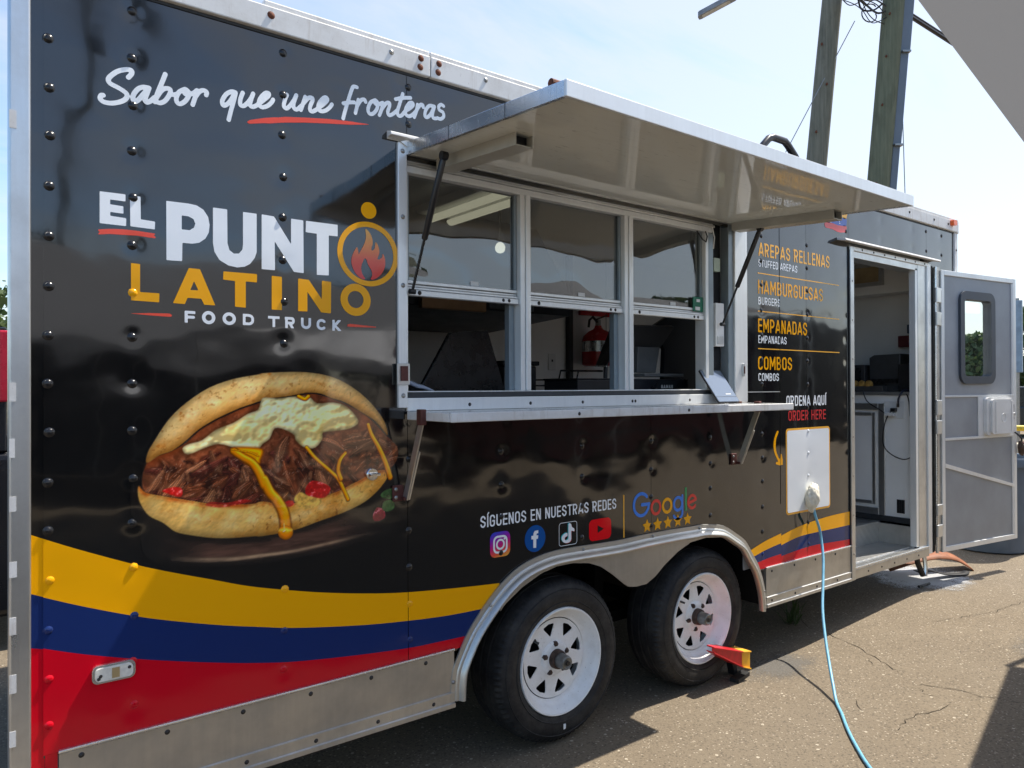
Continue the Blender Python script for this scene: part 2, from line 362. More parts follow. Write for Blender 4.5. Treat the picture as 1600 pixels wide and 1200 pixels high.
TR = {
'slogan_a':[[(1.8334,2.5),(1.8425,2.5141),(1.8409,2.5234),(1.8264,2.5218),(1.8041,2.5103),(1.7852,2.4906),(1.7805,2.4788),(1.7867,2.4698),(1.8104,2.4614),(1.8279,2.4514),(1.8289,2.4392),(1.8167,2.4256),(1.7914,2.4137),(1.7695,2.4121),(1.7596,2.4193),(1.7618,2.4292),(1.767,2.4315)],
 [(1.89,2.4827),(1.8751,2.4816),(1.8603,2.4729),(1.8483,2.4545),(1.8456,2.4395),(1.8505,2.4324),(1.8603,2.4394),(1.8734,2.4587),(1.8883,2.4797),(1.8816,2.4571),(1.8783,2.4436),(1.8833,2.4375),(1.8932,2.4435),(1.9049,2.4572)],
 [(1.9354,2.5361),(1.9252,2.506),(1.9133,2.472),(1.9059,2.4439)],
 [(1.9103,2.4584),(1.9251,2.484),(1.9387,2.4935),(1.9497,2.4918),(1.9473,2.4764),(1.9353,2.4552),(1.9217,2.4447),(1.9123,2.4454),(1.9089,2.4508)],
 [(1.9483,2.4785),(1.9593,2.4786),(1.9697,2.4836)],
 [(1.9888,2.502),(1.9749,2.4905),(1.9669,2.4718),(1.9689,2.4575),(1.9783,2.4548),(1.9923,2.4667),(2.0029,2.486),(2.0018,2.4988),(1.9924,2.504),(1.9888,2.4957),(1.9958,2.488),(2.0153,2.4965),(2.0278,2.5089)],
 [(2.0278,2.5089),(2.0224,2.4869),(2.0145,2.4606)],
 [(2.0224,2.4869),(2.0349,2.5068),(2.0475,2.5137),(2.0566,2.5102),(2.0548,2.5002)],
 [(2.1457,2.5309),(2.1325,2.5304),(2.1155,2.5167),(2.1043,2.4948),(2.1054,2.4816),(2.1136,2.4815),(2.1287,2.4985),(2.1457,2.5309),(2.14,2.5031),(2.1305,2.4661),(2.124,2.4375)],
 [(2.1687,2.5353),(2.161,2.5119),(2.1609,2.4944),(2.1705,2.4927),(2.1821,2.5032),(2.1958,2.5241),(2.2024,2.5406),(2.1957,2.5201),(2.1918,2.5015),(2.1996,2.4966),(2.2133,2.5045),(2.2371,2.5279),(2.2531,2.5456),(2.2531,2.5544),(2.2411,2.5507),(2.2252,2.529),(2.2212,2.5103),(2.2311,2.5026),(2.249,2.5107),(2.2631,2.526),(2.2684,2.5364)]],
'slogan_b':[[(2.3156,2.564),(2.3073,2.541),(2.3052,2.5223),(2.3135,2.5173),(2.3259,2.5291),(2.3406,2.5528),(2.3482,2.5702),(2.3385,2.5401),(2.3405,2.5235),(2.351,2.5226),(2.3658,2.5383)],
 [(2.3795,2.5723),(2.3722,2.5479),(2.3637,2.5234)],
 [(2.3709,2.5456),(2.3893,2.5693),(2.4023,2.5748),(2.4066,2.5684),(2.3979,2.5456),(2.3965,2.5308),(2.4052,2.5274),(2.4217,2.5394),(2.4436,2.5603),(2.4591,2.5786),(2.4569,2.5877),(2.4459,2.5839),(2.4305,2.5635),(2.426,2.5438),(2.4348,2.5353),(2.4524,2.5414),(2.4679,2.5554),(2.4769,2.5689)],
 [(2.5717,2.6524),(2.5591,2.6515),(2.5521,2.639),(2.5405,2.6041),(2.5266,2.5582),(2.5188,2.5287)],
 [(2.5198,2.5822),(2.5405,2.5904),(2.5622,2.5955)],
 [(2.5777,2.6086),(2.5729,2.5859),(2.5658,2.5584)],
 [(2.5715,2.5834),(2.5871,2.6086),(2.6012,2.615),(2.606,2.6074)],
 [(2.6419,2.6215),(2.625,2.6088),(2.6154,2.5826),(2.6215,2.5687),(2.6359,2.572),(2.6515,2.593),(2.654,2.6155),(2.6443,2.6229),(2.6409,2.6147),(2.6515,2.6084),(2.6735,2.62)],
 [(2.6759,2.6206),(2.6709,2.5974),(2.6611,2.5719)],
 [(2.6699,2.595),(2.6882,2.6212),(2.7015,2.6266),(2.703,2.6158),(2.6955,2.5919),(2.7004,2.5806),(2.7153,2.5875),(2.7329,2.6048)],
 [(2.7584,2.6735),(2.7456,2.6346),(2.7354,2.6009),(2.7404,2.5877),(2.753,2.5914),(2.7684,2.6106),(2.7889,2.6265),(2.8019,2.6408),(2.7993,2.6493),(2.7854,2.6438),(2.771,2.6202),(2.7709,2.5999),(2.7837,2.595),(2.7992,2.6039),(2.8148,2.621)],
 [(2.728,2.6461),(2.7558,2.6572),(2.7917,2.6665)],
 [(2.8217,2.6477),(2.8164,2.6214),(2.8069,2.5965)],
 [(2.8148,2.621),(2.8322,2.6478),(2.8438,2.6518),(2.8464,2.6433)],
 [(2.8961,2.6579),(2.873,2.6549),(2.8569,2.6328),(2.8542,2.6116),(2.8648,2.6093),(2.8809,2.6267),(2.8961,2.6579),(2.8873,2.6258),(2.8916,2.612),(2.9051,2.6136)],
 [(2.938,2.6689),(2.9271,2.672),(2.9161,2.6625),(2.9188,2.6491),(2.9352,2.6435),(2.9379,2.6278),(2.9241,2.6154),(2.9105,2.6161)]],
'slogan_line':[[(2.1812,2.4422),(2.1898,2.4507),(2.237,2.4682),(2.2976,2.4851),(2.2543,2.4679),(2.3072,2.4875),(2.3785,2.5008),(2.4656,2.515),(2.5472,2.5243),(2.6262,2.5296),(2.5472,2.5123),(2.4656,2.499),(2.3784,2.4835),(2.3072,2.4681),(2.2543,2.4539),(2.237,2.4511),(2.1898,2.4389)]],
'white_polys':[[(1.759,2.1482),(1.8242,2.1495),(1.8242,2.1309),(1.7838,2.1306),(1.7838,2.1142),(1.8189,2.1131),(1.8189,2.0937),(1.7838,2.0942),(1.7838,2.0805),(1.826,2.0789),(1.8259,2.0579),(1.7589,2.0577)],
 [(1.8385,2.1477),(1.8649,2.149),(1.8655,2.0811),(1.9048,2.0795),(1.9041,2.058),(1.8395,2.0589)],
 [(1.9387,2.1474),(2.0014,2.1485),(2.025,2.1466),(2.0449,2.1361),(2.059,2.1158),(2.0634,2.091),(2.0609,2.0675),(2.0508,2.0473),(2.0328,2.0326),(2.013,2.0274),(1.9826,2.0267),(1.9817,1.9696),(1.9392,1.9686)],
 [(2.0761,2.1469),(2.1176,2.1474),(2.1183,2.0405),(2.1245,2.0176),(2.1391,2.0076),(2.156,2.0094),(2.1679,2.0246),(2.1697,2.0421),(2.1699,2.1462),(2.2117,2.1465),(2.2115,2.0215),(2.2054,2.0025),(2.1902,1.9813),(2.173,1.9709),(2.1496,1.9665),(2.1223,1.9702),(2.0954,1.9846),(2.0803,2.0085),(2.0759,2.0355)],
 [(2.2306,2.1469),(2.2697,2.1457),(2.3297,2.057),(2.3299,2.1464),(2.3705,2.146),(2.3715,1.9683),(2.3388,1.9698),(2.2714,2.0681),(2.2725,1.969),(2.2302,1.9685)],
 [(2.3824,2.1462),(2.4959,2.1474),(2.4958,2.1089),(2.4625,2.1085),(2.4622,1.9687),(2.4207,1.9668),(2.4211,2.1089),(2.3813,2.1095)]],
'white_holes':[[(1.9819,2.1101),(2.0014,2.1099),(2.0163,2.1036),(2.0218,2.0898),(2.0178,2.0767),(2.0052,2.0672),(1.9818,2.0667)]],
'gold_polys':[[(1.8322,1.9477),(1.8636,1.9468),(1.8635,1.8629),(1.9169,1.8629),(1.9161,1.8377),(1.8321,1.8387)],
 [(2.0031,1.9482),(2.0347,1.9478),(2.08,1.839),(2.0485,1.8391),(2.0397,1.8573),(1.9979,1.8573),(1.99,1.8373),(1.9577,1.838)],
 [(2.1077,1.9475),(2.2127,1.9484),(2.2126,1.923),(2.1763,1.9234),(2.1761,1.8379),(2.1438,1.8389),(2.144,1.922),(2.1069,1.9231)],
 [(2.2635,1.9473),(2.296,1.9466),(2.2957,1.837),(2.2632,1.8372)],
 [(2.3541,1.9463),(2.3904,1.9449),(2.4384,1.8795),(2.4396,1.9458),(2.471,1.9448),(2.4702,1.8365),(2.4359,1.8377),(2.3846,1.9078),(2.3845,1.8379),(2.3538,1.8374)]],
'gold_holes':[[(2.0176,1.9099),(2.0306,1.8818),(2.0069,1.8812)]],
'red_polys':[[(1.7544,2.0377),(1.7837,2.043),(1.8153,2.0462),(1.8546,2.0465),(1.9078,2.0443),(1.9022,2.0379),(1.9085,2.0339),(1.9059,2.0299),(1.8546,2.0321),(1.8153,2.0296),(1.7837,2.0281),(1.7555,2.0231),(1.7534,2.0259),(1.7589,2.0309),(1.7534,2.0337)],
 [(1.8364,1.7982),(1.8908,1.8025),(1.947,1.8042),(1.9538,1.8001),(1.9515,1.795),(1.9431,1.7942),(1.8908,1.7957)],
 [(2.5329,1.7999),(2.5431,1.8023),(2.6468,1.7968),(2.6425,1.7937),(2.543,1.7919),(2.5328,1.7933)]],
'flame':[[(2.6038,2.1485),(2.6196,2.1375),(2.6302,2.1194),(2.6328,2.0989),(2.6274,2.0813),(2.6306,2.072),(2.6407,2.0828),(2.6446,2.1051),(2.6553,2.0918),(2.6595,2.0679),(2.6514,2.0451),(2.6594,2.0435),(2.6703,2.0519),(2.673,2.0659),(2.6822,2.0483),(2.6821,2.0189),(2.6674,1.9906),(2.6431,1.9714),(2.6244,1.9673),(2.6303,1.9824),(2.6282,1.9991),(2.6155,2.0173),(2.6035,2.0426),(2.5919,2.0245),(2.5866,2.0048),(2.5917,1.9837),(2.6032,1.967),(2.5849,1.9687),(2.5631,1.9873),(2.5498,2.0156),(2.5515,2.0443),(2.5696,2.0782),(2.5758,2.0636),(2.5779,2.0543),(2.5878,2.0721),(2.601,2.0976),(2.6063,2.1224)]],
'ringpts':[[(2.5022,2.0673),(2.5074,2.1032),(2.5236,2.1359),(2.5595,2.1586),(2.5986,2.1671)],
 [(2.6172,2.2169)],
 [(2.5654,1.8898)]],
'food':[[(1.99,1.8158),(2.0194,1.8155),(2.0193,1.7788),(1.99,1.7794)],
 [(2.0413,1.8176),(2.0816,1.8188),(2.0816,1.7786),(2.0412,1.7774)],
 [(2.1038,1.8171),(2.1455,1.8183),(2.1454,1.7787),(2.1037,1.7779)],
 [(2.1675,1.8166),(2.2037,1.8165),(2.2036,1.7802),(2.1675,1.7806)],
 [(2.252,1.8144),(2.2866,1.8137),(2.2865,1.778),(2.252,1.779)],
 [(2.3084,1.8144),(2.3402,1.8139),(2.3402,1.7769),(2.3084,1.7781)],
 [(2.3631,1.8148),(2.3982,1.8144),(2.3981,1.7768),(2.3631,1.7775)],
 [(2.4189,1.8137),(2.4539,1.8132),(2.4538,1.7756),(2.4188,1.7763)],
 [(2.4766,1.8135),(2.5116,1.813),(2.5115,1.7753),(2.4765,1.7766)]],
'wave_l':[[(1.5871,1.1739),(1.5921,1.1698),(1.7209,1.1078),(1.8892,1.0352),(2.0745,0.9694),(2.2089,0.924),(2.429,0.8688),(2.632,0.83),(2.7909,0.8082),(3.0013,0.7889),(3.2049,0.774),(3.2654,0.7711)],
 [(1.5871,1.008),(1.592,1.0059),(1.7208,0.9487),(1.889,0.8839),(2.0743,0.8279),(2.2086,0.7943),(2.3527,0.7619),(2.5895,0.7243),(2.7905,0.702),(2.9514,0.6897),(3.1084,0.6854),(3.1774,0.6839)],
 [(1.587,0.8645),(1.5945,0.8611),(1.7207,0.8124),(1.8889,0.7589),(2.0741,0.7081),(2.2084,0.6759),(2.3524,0.6486),(2.5892,0.619),(2.7901,0.6006),(2.9121,0.5963),(3.0307,0.593),(3.1132,0.5904)]],
'wave_r':[[(4.8784,0.6606),(4.9226,0.6721),(5.0588,0.7043),(5.2113,0.7287)],
 [(5.2133,0.7149),(5.382,0.7441),(5.579,0.7627),(5.7621,0.7719),(5.9702,0.7744)],
 [(4.9123,0.6266),(4.959,0.6346),(5.0686,0.655),(5.2108,0.6724)],
 [(5.2128,0.6599),(5.3926,0.6862),(5.5782,0.6905),(5.7611,0.6893),(5.9692,0.6896)],
 [(4.9416,0.587),(4.9887,0.5948),(5.0992,0.6057),(5.2102,0.6112)],
 [(5.2122,0.5974),(5.3919,0.6096),(5.5774,0.6146),(5.7602,0.6068),(5.9681,0.598)]],
'tiktok':[[(3.5784,0.9709),(3.5926,0.9709),(3.5971,0.9568),(3.6108,0.9489),(3.6107,0.9361),(3.5936,0.9412),(3.5934,0.9065),(3.5865,0.8946),(3.5695,0.8905),(3.5498,0.8952),(3.5387,0.9092),(3.5416,0.9235),(3.5557,0.9323),(3.5698,0.9339),(3.5697,0.9213),(3.5584,0.9185),(3.5539,0.9094),(3.5611,0.9021),(3.5724,0.9041),(3.5781,0.9126)]],
'facebook_f':[[(3.379,0.8951),(3.3792,0.9309),(3.3687,0.9322),(3.3688,0.9452),(3.3792,0.9447),(3.3803,0.956),(3.3872,0.9645),(3.4047,0.9652),(3.4046,0.9538),(3.3961,0.9536),(3.394,0.9441),(3.4046,0.944),(3.4024,0.9308),(3.3939,0.931),(3.3927,0.8937)]],
'play':[[(3.7557,0.946),(3.7933,0.9263),(3.7567,0.9106)]],
'stars':[[(4.0892,0.8919),(4.1567,0.8919),(4.2235,0.8935),(4.2919,0.8918),(4.3596,0.8903)]],
'arrow':[[(5.184,1.3204),(5.1983,1.3127),(5.1739,1.2752),(5.1687,1.2288),(5.1808,1.1897),(5.2093,1.1549),(5.2163,1.1821),(5.2289,1.1814),(5.2381,1.1226),(5.1725,1.1297),(5.1746,1.1433),(5.1938,1.1449),(5.1616,1.1853),(5.1468,1.2299),(5.1549,1.2788)]],
'qr':[[(5.2694,1.3254),(5.749,1.3337),(5.7546,0.8325),(5.2762,0.8205)]],
'flag':[[(5.6936,2.6788),(5.9669,2.729),(5.9659,2.644),(5.9148,2.6451),(5.8626,2.65),(5.7957,2.6407),(5.715,2.6176)],
 [(5.715,2.6176),(5.7957,2.6407),(5.8626,2.65),(5.9148,2.6451),(5.9659,2.644),(5.9653,2.5989),(5.9142,2.5922),(5.8619,2.5894),(5.7952,2.5936),(5.7147,2.5899)],
 [(5.7147,2.5899),(5.7952,2.5936),(5.8619,2.5894),(5.9142,2.5922),(5.9653,2.5989),(5.9649,2.562),(5.9137,2.5495),(5.8614,2.547),(5.7948,2.5566),(5.7144,2.5582)]],
'flagstars':[[(5.786,2.6124),(5.8012,2.6245),(5.8222,2.6324),(5.8451,2.6335),(5.8642,2.6281),(5.8776,2.6178),(5.8833,2.6043),(5.7764,2.5981)]],
'fender_outer':[[(2.9554,0.355),(2.9581,0.4157),(2.9697,0.4813),(3.0028,0.5494),(3.0448,0.6168),(3.109,0.6885),(3.2018,0.772),(3.2933,0.8265),(3.4077,0.858),(3.5476,0.869),(3.8653,0.8629),(4.0606,0.8677),(4.27,0.868),(4.4181,0.865),(4.4949,0.8649),(4.5976,0.8531),(4.687,0.8335),(4.7788,0.7866),(4.8645,0.7342),(4.9289,0.656),(4.9841,0.5861),(5.0257,0.5006),(5.0506,0.4171),(5.0613,0.3314)]],
'fender_inner':[[(3.0019,0.329),(3.044,0.4292),(3.0781,0.498),(3.139,0.5907),(3.2193,0.6825),(3.3116,0.7392),(3.417,0.7816),(3.5065,0.7982),(3.599,0.7983),(3.6948,0.7842),(3.7716,0.7568),(3.8504,0.706),(3.9197,0.6539),(3.949,0.636),(3.9998,0.6275),(4.0725,0.6283),(4.1364,0.654),(4.2019,0.6986),(4.3029,0.7507),(4.4072,0.7856),(4.5271,0.7932),(4.6516,0.7798),(4.7546,0.7484),(4.8472,0.6877),(4.9284,0.5985),(4.9973,0.4927),(5.0418,0.3894),(5.0527,0.3289)]],
'bun_top':[[(1.8817,1.3502),(1.8842,1.3818),(1.9037,1.418),(1.9434,1.4807),(1.9941,1.5311),(2.0622,1.5773),(2.1384,1.6054),(2.2176,1.6202),(2.2313,1.6244),(2.3204,1.6299),(2.401,1.6277),(2.4782,1.613),(2.5446,1.5821),(2.6062,1.5376),(2.6553,1.4856),(2.6838,1.4398),(2.6923,1.4006),(2.6765,1.4142),(2.641,1.454),(2.5853,1.4873),(2.5243,1.5229),(2.4714,1.5391),(2.4326,1.5548),(2.3819,1.5582),(2.3203,1.5468),(2.2663,1.5415),(2.2311,1.5332),(2.229,1.5333),(2.1944,1.5223),(2.1605,1.5115),(2.1161,1.4926),(2.0728,1.4714),(2.0303,1.4452),(1.9888,1.4086),(1.9533,1.3833),(1.9184,1.3719)]],
'bun_bot':[[(1.86,1.2833),(1.8792,1.2632),(1.9281,1.2481),(2.004,1.2275),(2.0831,1.2088),(2.1655,1.2006),(2.2283,1.2031),(2.2304,1.2056),(2.2893,1.1882),(2.35,1.1882),(2.4126,1.1942),(2.4902,1.2116),(2.5709,1.2422),(2.6475,1.2744),(2.6977,1.2773),(2.6904,1.2455),(2.6544,1.2034),(2.5982,1.164),(2.5165,1.1347),(2.4251,1.114),(2.3375,1.0942),(2.2302,1.0869),(2.205,1.0903),(2.1375,1.0931),(2.0721,1.1014),(2.009,1.1176),(1.963,1.1341),(1.928,1.1652),(1.8888,1.1909),(1.8671,1.2248),(1.8576,1.2573)]],
'filling':[[(1.8696,1.3299),(1.8841,1.3607),(1.9184,1.3772),(1.9533,1.3887),(1.9888,1.4086),(2.0303,1.4452),(2.0728,1.4714),(2.1161,1.4926),(2.1605,1.5115),(2.229,1.5333),(2.2311,1.5332),(2.3203,1.5468),(2.3819,1.5582),(2.4326,1.5548),(2.5243,1.5229),(2.613,1.4739),(2.6837,1.4075),(2.7345,1.3597),(2.7343,1.3074),(2.6977,1.2709),(2.6475,1.268),(2.5708,1.2359),(2.4902,1.2054),(2.4125,1.1881),(2.35,1.1822),(2.2893,1.1823),(2.2304,1.1969),(2.1938,1.1921),(2.0831,1.2032),(2.004,1.222),(1.9281,1.2428),(1.8744,1.261),(1.8648,1.2987)]],
'cheese1':[[(1.9837,1.3898),(2.0042,1.4024),(2.0408,1.4116),(2.0835,1.4432),(2.1381,1.4637),(2.183,1.491),(2.2174,1.5046),(2.2311,1.5419),(2.2782,1.5414),(2.3386,1.5466),(2.3882,1.5461),(2.4198,1.5215),(2.4779,1.5237),(2.5309,1.5072),(2.5749,1.456),(2.5442,1.4319),(2.4908,1.4246),(2.4419,1.4204),(2.4386,1.3991),(2.413,1.37),(2.3752,1.3719),(2.3443,1.3974),(2.3383,1.4156),(2.3079,1.4346),(2.272,1.4418),(2.2542,1.4074),(2.2308,1.3911),(2.2171,1.3745),(2.1942,1.37),(2.138,1.3845),(2.0942,1.3979),(2.0513,1.389),(1.999,1.3699)]],
'sauce':[[(2.138,1.3731),(2.1714,1.3484),(2.2055,1.3233),(2.2285,1.2755),(2.2517,1.2212)],
 [(2.2306,1.2809),(2.2539,1.2325),(2.2834,1.1946),(2.3042,1.1454),(2.3071,1.1038),(2.3089,1.0622)],
 [(2.3815,1.3716),(2.4129,1.3336),(2.4642,1.2875),(2.4969,1.2542),(2.5201,1.2089),(2.5334,1.1797)],
 [(2.5238,1.3455),(2.5037,1.3218),(2.497,1.2852),(2.5069,1.2535)],
 [(2.6129,1.4421),(2.6268,1.4034),(2.6549,1.3573),(2.6833,1.2977),(2.7012,1.2447)],
 [(2.1297,1.3792),(2.1602,1.3719),(2.1941,1.3643),(2.2171,1.3514)],
 [(2.3539,1.5465),(2.3756,1.5372),(2.3882,1.5461)]],
'pepper':[[(1.9257,1.2644),(1.9581,1.2724),(1.9809,1.265),(1.9784,1.2408),(1.9431,1.2521)],
 [(2.051,1.2064),(2.067,1.2159),(2.1156,1.2083),(2.1656,1.2149),(2.1938,1.2064),(2.1376,1.1977),(2.0938,1.1954)],
 [(2.378,1.2335),(2.4001,1.2558),(2.4382,1.2466),(2.4673,1.2259),(2.451,1.1967),(2.4062,1.1948),(2.3811,1.2062)],
 [(2.6294,1.11),(2.6471,1.1401),(2.6756,1.1275),(2.6791,1.0981),(2.6399,1.0897)],
 [(2.2953,1.1876),(2.3255,1.1965),(2.3377,1.1834),(2.3194,1.1746)]],
'leaf':[[(2.66,1.1805),(2.683,1.2009),(2.7266,1.2036),(2.7413,1.1828),(2.6973,1.1641)],
 [(2.6684,1.1315),(2.6757,1.1597),(2.7118,1.1595),(2.7191,1.1327),(2.6936,1.1192)]],
'crumb':[[(2.3378,1.2013),(2.3593,1.2202),(2.3873,1.2056),(2.4317,1.1893),(2.4252,1.1687),(2.3747,1.1617),(2.35,1.1762)]],
'board':[[(1.8504,1.1741),(1.8888,1.1803),(1.9782,1.116),(2.1374,1.0846),(2.2514,1.0786),(2.2302,1.0811),(2.4123,1.1033),(2.5843,1.1401),(2.6399,1.0961),(2.7262,1.0734),(2.7781,1.0477),(2.6116,1.0326),(2.4121,1.0125),(2.23,1.0116),(2.1935,1.0114),(2.0297,1.0298),(1.9279,1.0528),(1.8598,1.0995)]],
'boardedge':[[(1.9528,1.0519),(2.0297,1.037),(2.1373,1.0253),(2.228,1.0237),(2.2301,1.0232),(2.3496,1.0241),(2.4766,1.0344),(2.584,1.0456),(2.6825,1.0494)]],
}
# ---------------------------------------------------------------- printed sandwich picture (flat print, painted as vertex colours)
def smooth_noise(X, Y, seed):
    """value noise on arrays"""
    rs = np.random.RandomState(seed); T = rs.rand(256, 256)
    xi = np.floor(X).astype(int); yi = np.floor(Y).astype(int)
    fx = X - xi; fy = Y - yi
    fx = fx*fx*(3-2*fx); fy = fy*fy*(3-2*fy)
    a = T[yi % 256, xi % 256]; b = T[yi % 256, (xi+1) % 256]; c = T[(yi+1) % 256, xi % 256]; d = T[(yi+1) % 256, (xi+1) % 256]
    return (a*(1-fx)+b*fx)*(1-fy)+(c*(1-fx)+d*fx)*fy
def fbm(X, Y, seed, octs=4):
    s = 0; a = .5; t = 0
    for o in range(octs):
        s = s + a*smooth_noise(X*2**o+o*17.3, Y*2**o+o*9.1, seed+o); t += a; a *= .55
    return s/t
def spline(pts, n=6, closed=False):
    P = [np.array(q, float) for q in pts]; out = []
    m = len(P)
    rng = range(m if closed else m-1)
    for i in rng:
        if closed: p0, p1, p2, p3 = P[(i-1) % m], P[i], P[(i+1) % m], P[(i+2) % m]
        else: p0, p1, p2, p3 = P[max(i-1, 0)], P[i], P[i+1], P[min(i+2, m-1)]
        for k in range(n):
            t = k/n
            out.append(.5*((2*p1)+(-p0+p2)*t+(2*p0-5*p1+4*p2-p3)*t*t+(-p0+3*p1-3*p2+p3)*t**3))
    if not closed: out.append(P[-1])
    return np.array(out)
def poly_sd(X, Y, P):
    """signed distance (negative inside) of a polygon, evaluated on arrays"""
    P = np.asarray(P, float); d = np.full(X.shape, 1e9); ins = np.zeros(X.shape, bool)
    n = len(P)
    for i in range(n):
        ax, ay = P[i]; bx, by = P[(i+1) % n]
        ex, ey = bx-ax, by-ay; L = ex*ex+ey*ey
        if L < 1e-14: continue
        t = np.clip(((X-ax)*ex+(Y-ay)*ey)/L, 0, 1)
        d = np.minimum(d, (X-ax-t*ex)**2+(Y-ay-t*ey)**2)
        c = ((ay > Y) != (by > Y))
        with np.errstate(divide='ignore', invalid='ignore'):
            xx = ax+(Y-ay)*ex/(ey if abs(ey) > 1e-12 else 1e-12)
        ins ^= c & (X < xx)
    d = np.sqrt(d)
    return np.where(ins, -d, d)
def paint_sandwich(X, Z, TR):
    """RGB (sRGB space) and alpha on grids of wall coordinates"""
    rs = np.random.RandomState(5)
    H, Wd = X.shape
    px = X[0, 1]-X[0, 0]
    img = np.zeros((H, Wd, 3)); img[:] = (.055, .05, .048)
    al = np.zeros((H, Wd))
    def C(*c): return np.array(c, float)/255
    def mix(m, col):
        nonlocal img, al
        m = np.clip(m, 0, 1)
        img = img*(1-m[..., None])+np.asarray(col)*m[..., None]
        al = np.maximum(al, m)
    def soft(sd, w): return np.clip(.5-sd/w, 0, 1)
    x0 = X[0, 0]; z0 = Z[0, 0]; dz = Z[1, 0]-Z[0, 0]
    def stroke(pts, w0, w1, col, hl=None, soften=1.0, alpha=1.0, mask=None, flat=False):
        """tapered stroke in a local window"""
        nonlocal img, al
        P = np.asarray(pts)
        mx = max(w0, w1)+3*px
        i0 = max(int((P[:, 1].min()-mx-z0)/dz), 0); i1 = min(int((P[:, 1].max()+mx-z0)/dz)+2, H)
        j0 = max(int((P[:, 0].min()-mx-x0)/px), 0); j1 = min(int((P[:, 0].max()+mx-x0)/px)+2, Wd)
        if i1 <= i0 or j1 <= j0: return
        xs = X[i0:i1, j0:j1]; zs = Z[i0:i1, j0:j1]
        best = np.full(xs.shape, 1e9); side = np.zeros(xs.shape)
        n = len(P)-1
        for k in range(n):
            a, b = P[k], P[k+1]; e = b-a; L = e@e+1e-12
            t = np.clip(((xs-a[0])*e[0]+(zs-a[1])*e[1])/L, 0, 1)
            w = w0+(w1-w0)*((k+t)/n)
            dx = xs-a[0]-t*e[0]; dy = zs-a[1]-t*e[1]
            d = np.hypot(dx, dy)/w
            s = dy/w*np.sign(e[0]+1e-9)
            u = d < best
            best = np.where(u, d, best); side = np.where(u, s, side)
        m = np.clip((1-best)*min(w0, w1)/(px*soften)+.5, 0, 1)*alpha
        if mask is not None: m = m*mask[i0:i1, j0:j1]
        col = np.asarray(col, float)
        shade = (1-.5*np.clip(best, 0, 1)**2)[..., None]*(1+.25*np.clip(side, -1, 1))[..., None]
        c = col*(np.ones_like(shade)*.92 if flat else shade)
        if hl is not None:
            h = np.exp(-((side-.35)/.22)**2)*(best < 1)
            c = c+np.asarray(hl)*h[..., None]
        img[i0:i1, j0:j1] = img[i0:i1, j0:j1]*(1-m[..., None])+c*m[..., None]
        al[i0:i1, j0:j1] = np.maximum(al[i0:i1, j0:j1], m)
    N1 = fbm(X*9, Z*9, 1); N2 = fbm(X*30, Z*30, 7); N3 = fbm(X*90, Z*90, 13, 3); N4 = fbm(X*14, Z*90, 21, 4)
    # --- wooden board, fading out at its sides
    b = poly_sd(X, Z, spline(TR['board'][0], 4, True))
    fade = np.clip((X-1.86)/.2, 0, 1)*np.clip((2.72-X)/.25, 0, 1)
    wood = C(62, 42, 34)*(0.55+.9*N4)[..., None]
    mix(soft(b, .03)*fade*.95, wood)
    stroke(spline(TR['boardedge'][0], 6), .009, .006, C(150, 120, 92), alpha=.8, soften=3, mask=fade*(.5+N4))
    shadow = poly_sd(X, Z, spline(TR['bun_bot'][0], 4, True))
    mix(soft(shadow-.012, .05)*.8, C(16, 11, 9))
    # --- filling background
    f = poly_sd(X, Z, spline(TR['filling'][0], 3, True))
    fm = soft(f+.004, .006)
    mix(fm, C(84, 42, 26)*(0.35+1.2*N2)[..., None])
    mix(fm*np.clip((N3-.5)*3, 0, .7), C(128, 70, 46))
    # --- lower bun
    bb = poly_sd(X, Z, spline(TR['bun_bot'][0], 4, True))
    bm = soft(bb, .004)
    dep = np.clip(-bb/.05, 0, 1)
    base = C(222, 172, 92)*(1-.0*dep)[..., None]
    toast = np.clip((N1-.42)*3+.35*(1-dep), 0, 1)
    base = base*(1-toast[..., None]*.65)+C(172, 98, 26)*toast[..., None]*.65
    cream = np.clip((.56-N2)*4, 0, 1)*dep
    base = base*(1-.5*cream[..., None])+C(240, 208, 140)*.5*cream[..., None]
    spots = np.clip((N3-.66)*9, 0, 1)*np.clip((N1-.4)*5, 0, 1)
    base = base*(1-.6*spots[..., None])+C(96, 50, 18)*.6*spots[..., None]
    edge = np.exp(-(-bb/.02)**2)
    zz = np.interp(X[0], [1.86, 2.1, 2.4, 2.72], [1.22, 1.19, 1.18, 1.27])[None, :]
    lower = np.clip((zz-Z)/.16, 0, 1)
    base = base*(1-.55*edge*lower)[..., None]*(1.04-.28*lower)[..., None]
    leftfade = np.clip((X-1.86)/.16, 0, 1)
    base = base*(.72+.28*leftfade)[..., None]
    hh = fbm(X*26, Z*30, 71, 4); gz2, gx2 = np.gradient(hh, px); base = base*np.clip(1+.0036*(gz2-.6*gx2), .82, 1.14)[..., None]
    crust = np.clip((fbm(X*18, Z*30, 81, 4)-.56)*5, 0, 1)*np.clip((N3-.3)*2, 0, 1); base = base*(1-.5*crust[..., None])+C(150, 82, 26)*.5*crust[..., None]
    mix(bm, base)
    # juice line on the rim of the lower bun
    jm = soft(np.abs(f)-.006, .012)*soft(bb, .004)*np.clip((N2-.3)*3, 0, 1)
    mix(jm*.85, C(150, 58, 18)*(0.6+.8*N3)[..., None])
    mix(soft(f, .008)*soft(bb+.003, .01)*.75, C(120, 52, 20)*(0.5+N2)[..., None])
    # --- meat
    fil = spline(TR['filling'][0], 3, True)
    meat = soft(f+.006, .004)*(Z < np.interp(X[0], [1.86, 2.0, 2.2, 2.35, 2.5, 2.72], [1.35, 1.375, 1.36, 1.41, 1.42, 1.42])[None, :]+.015)
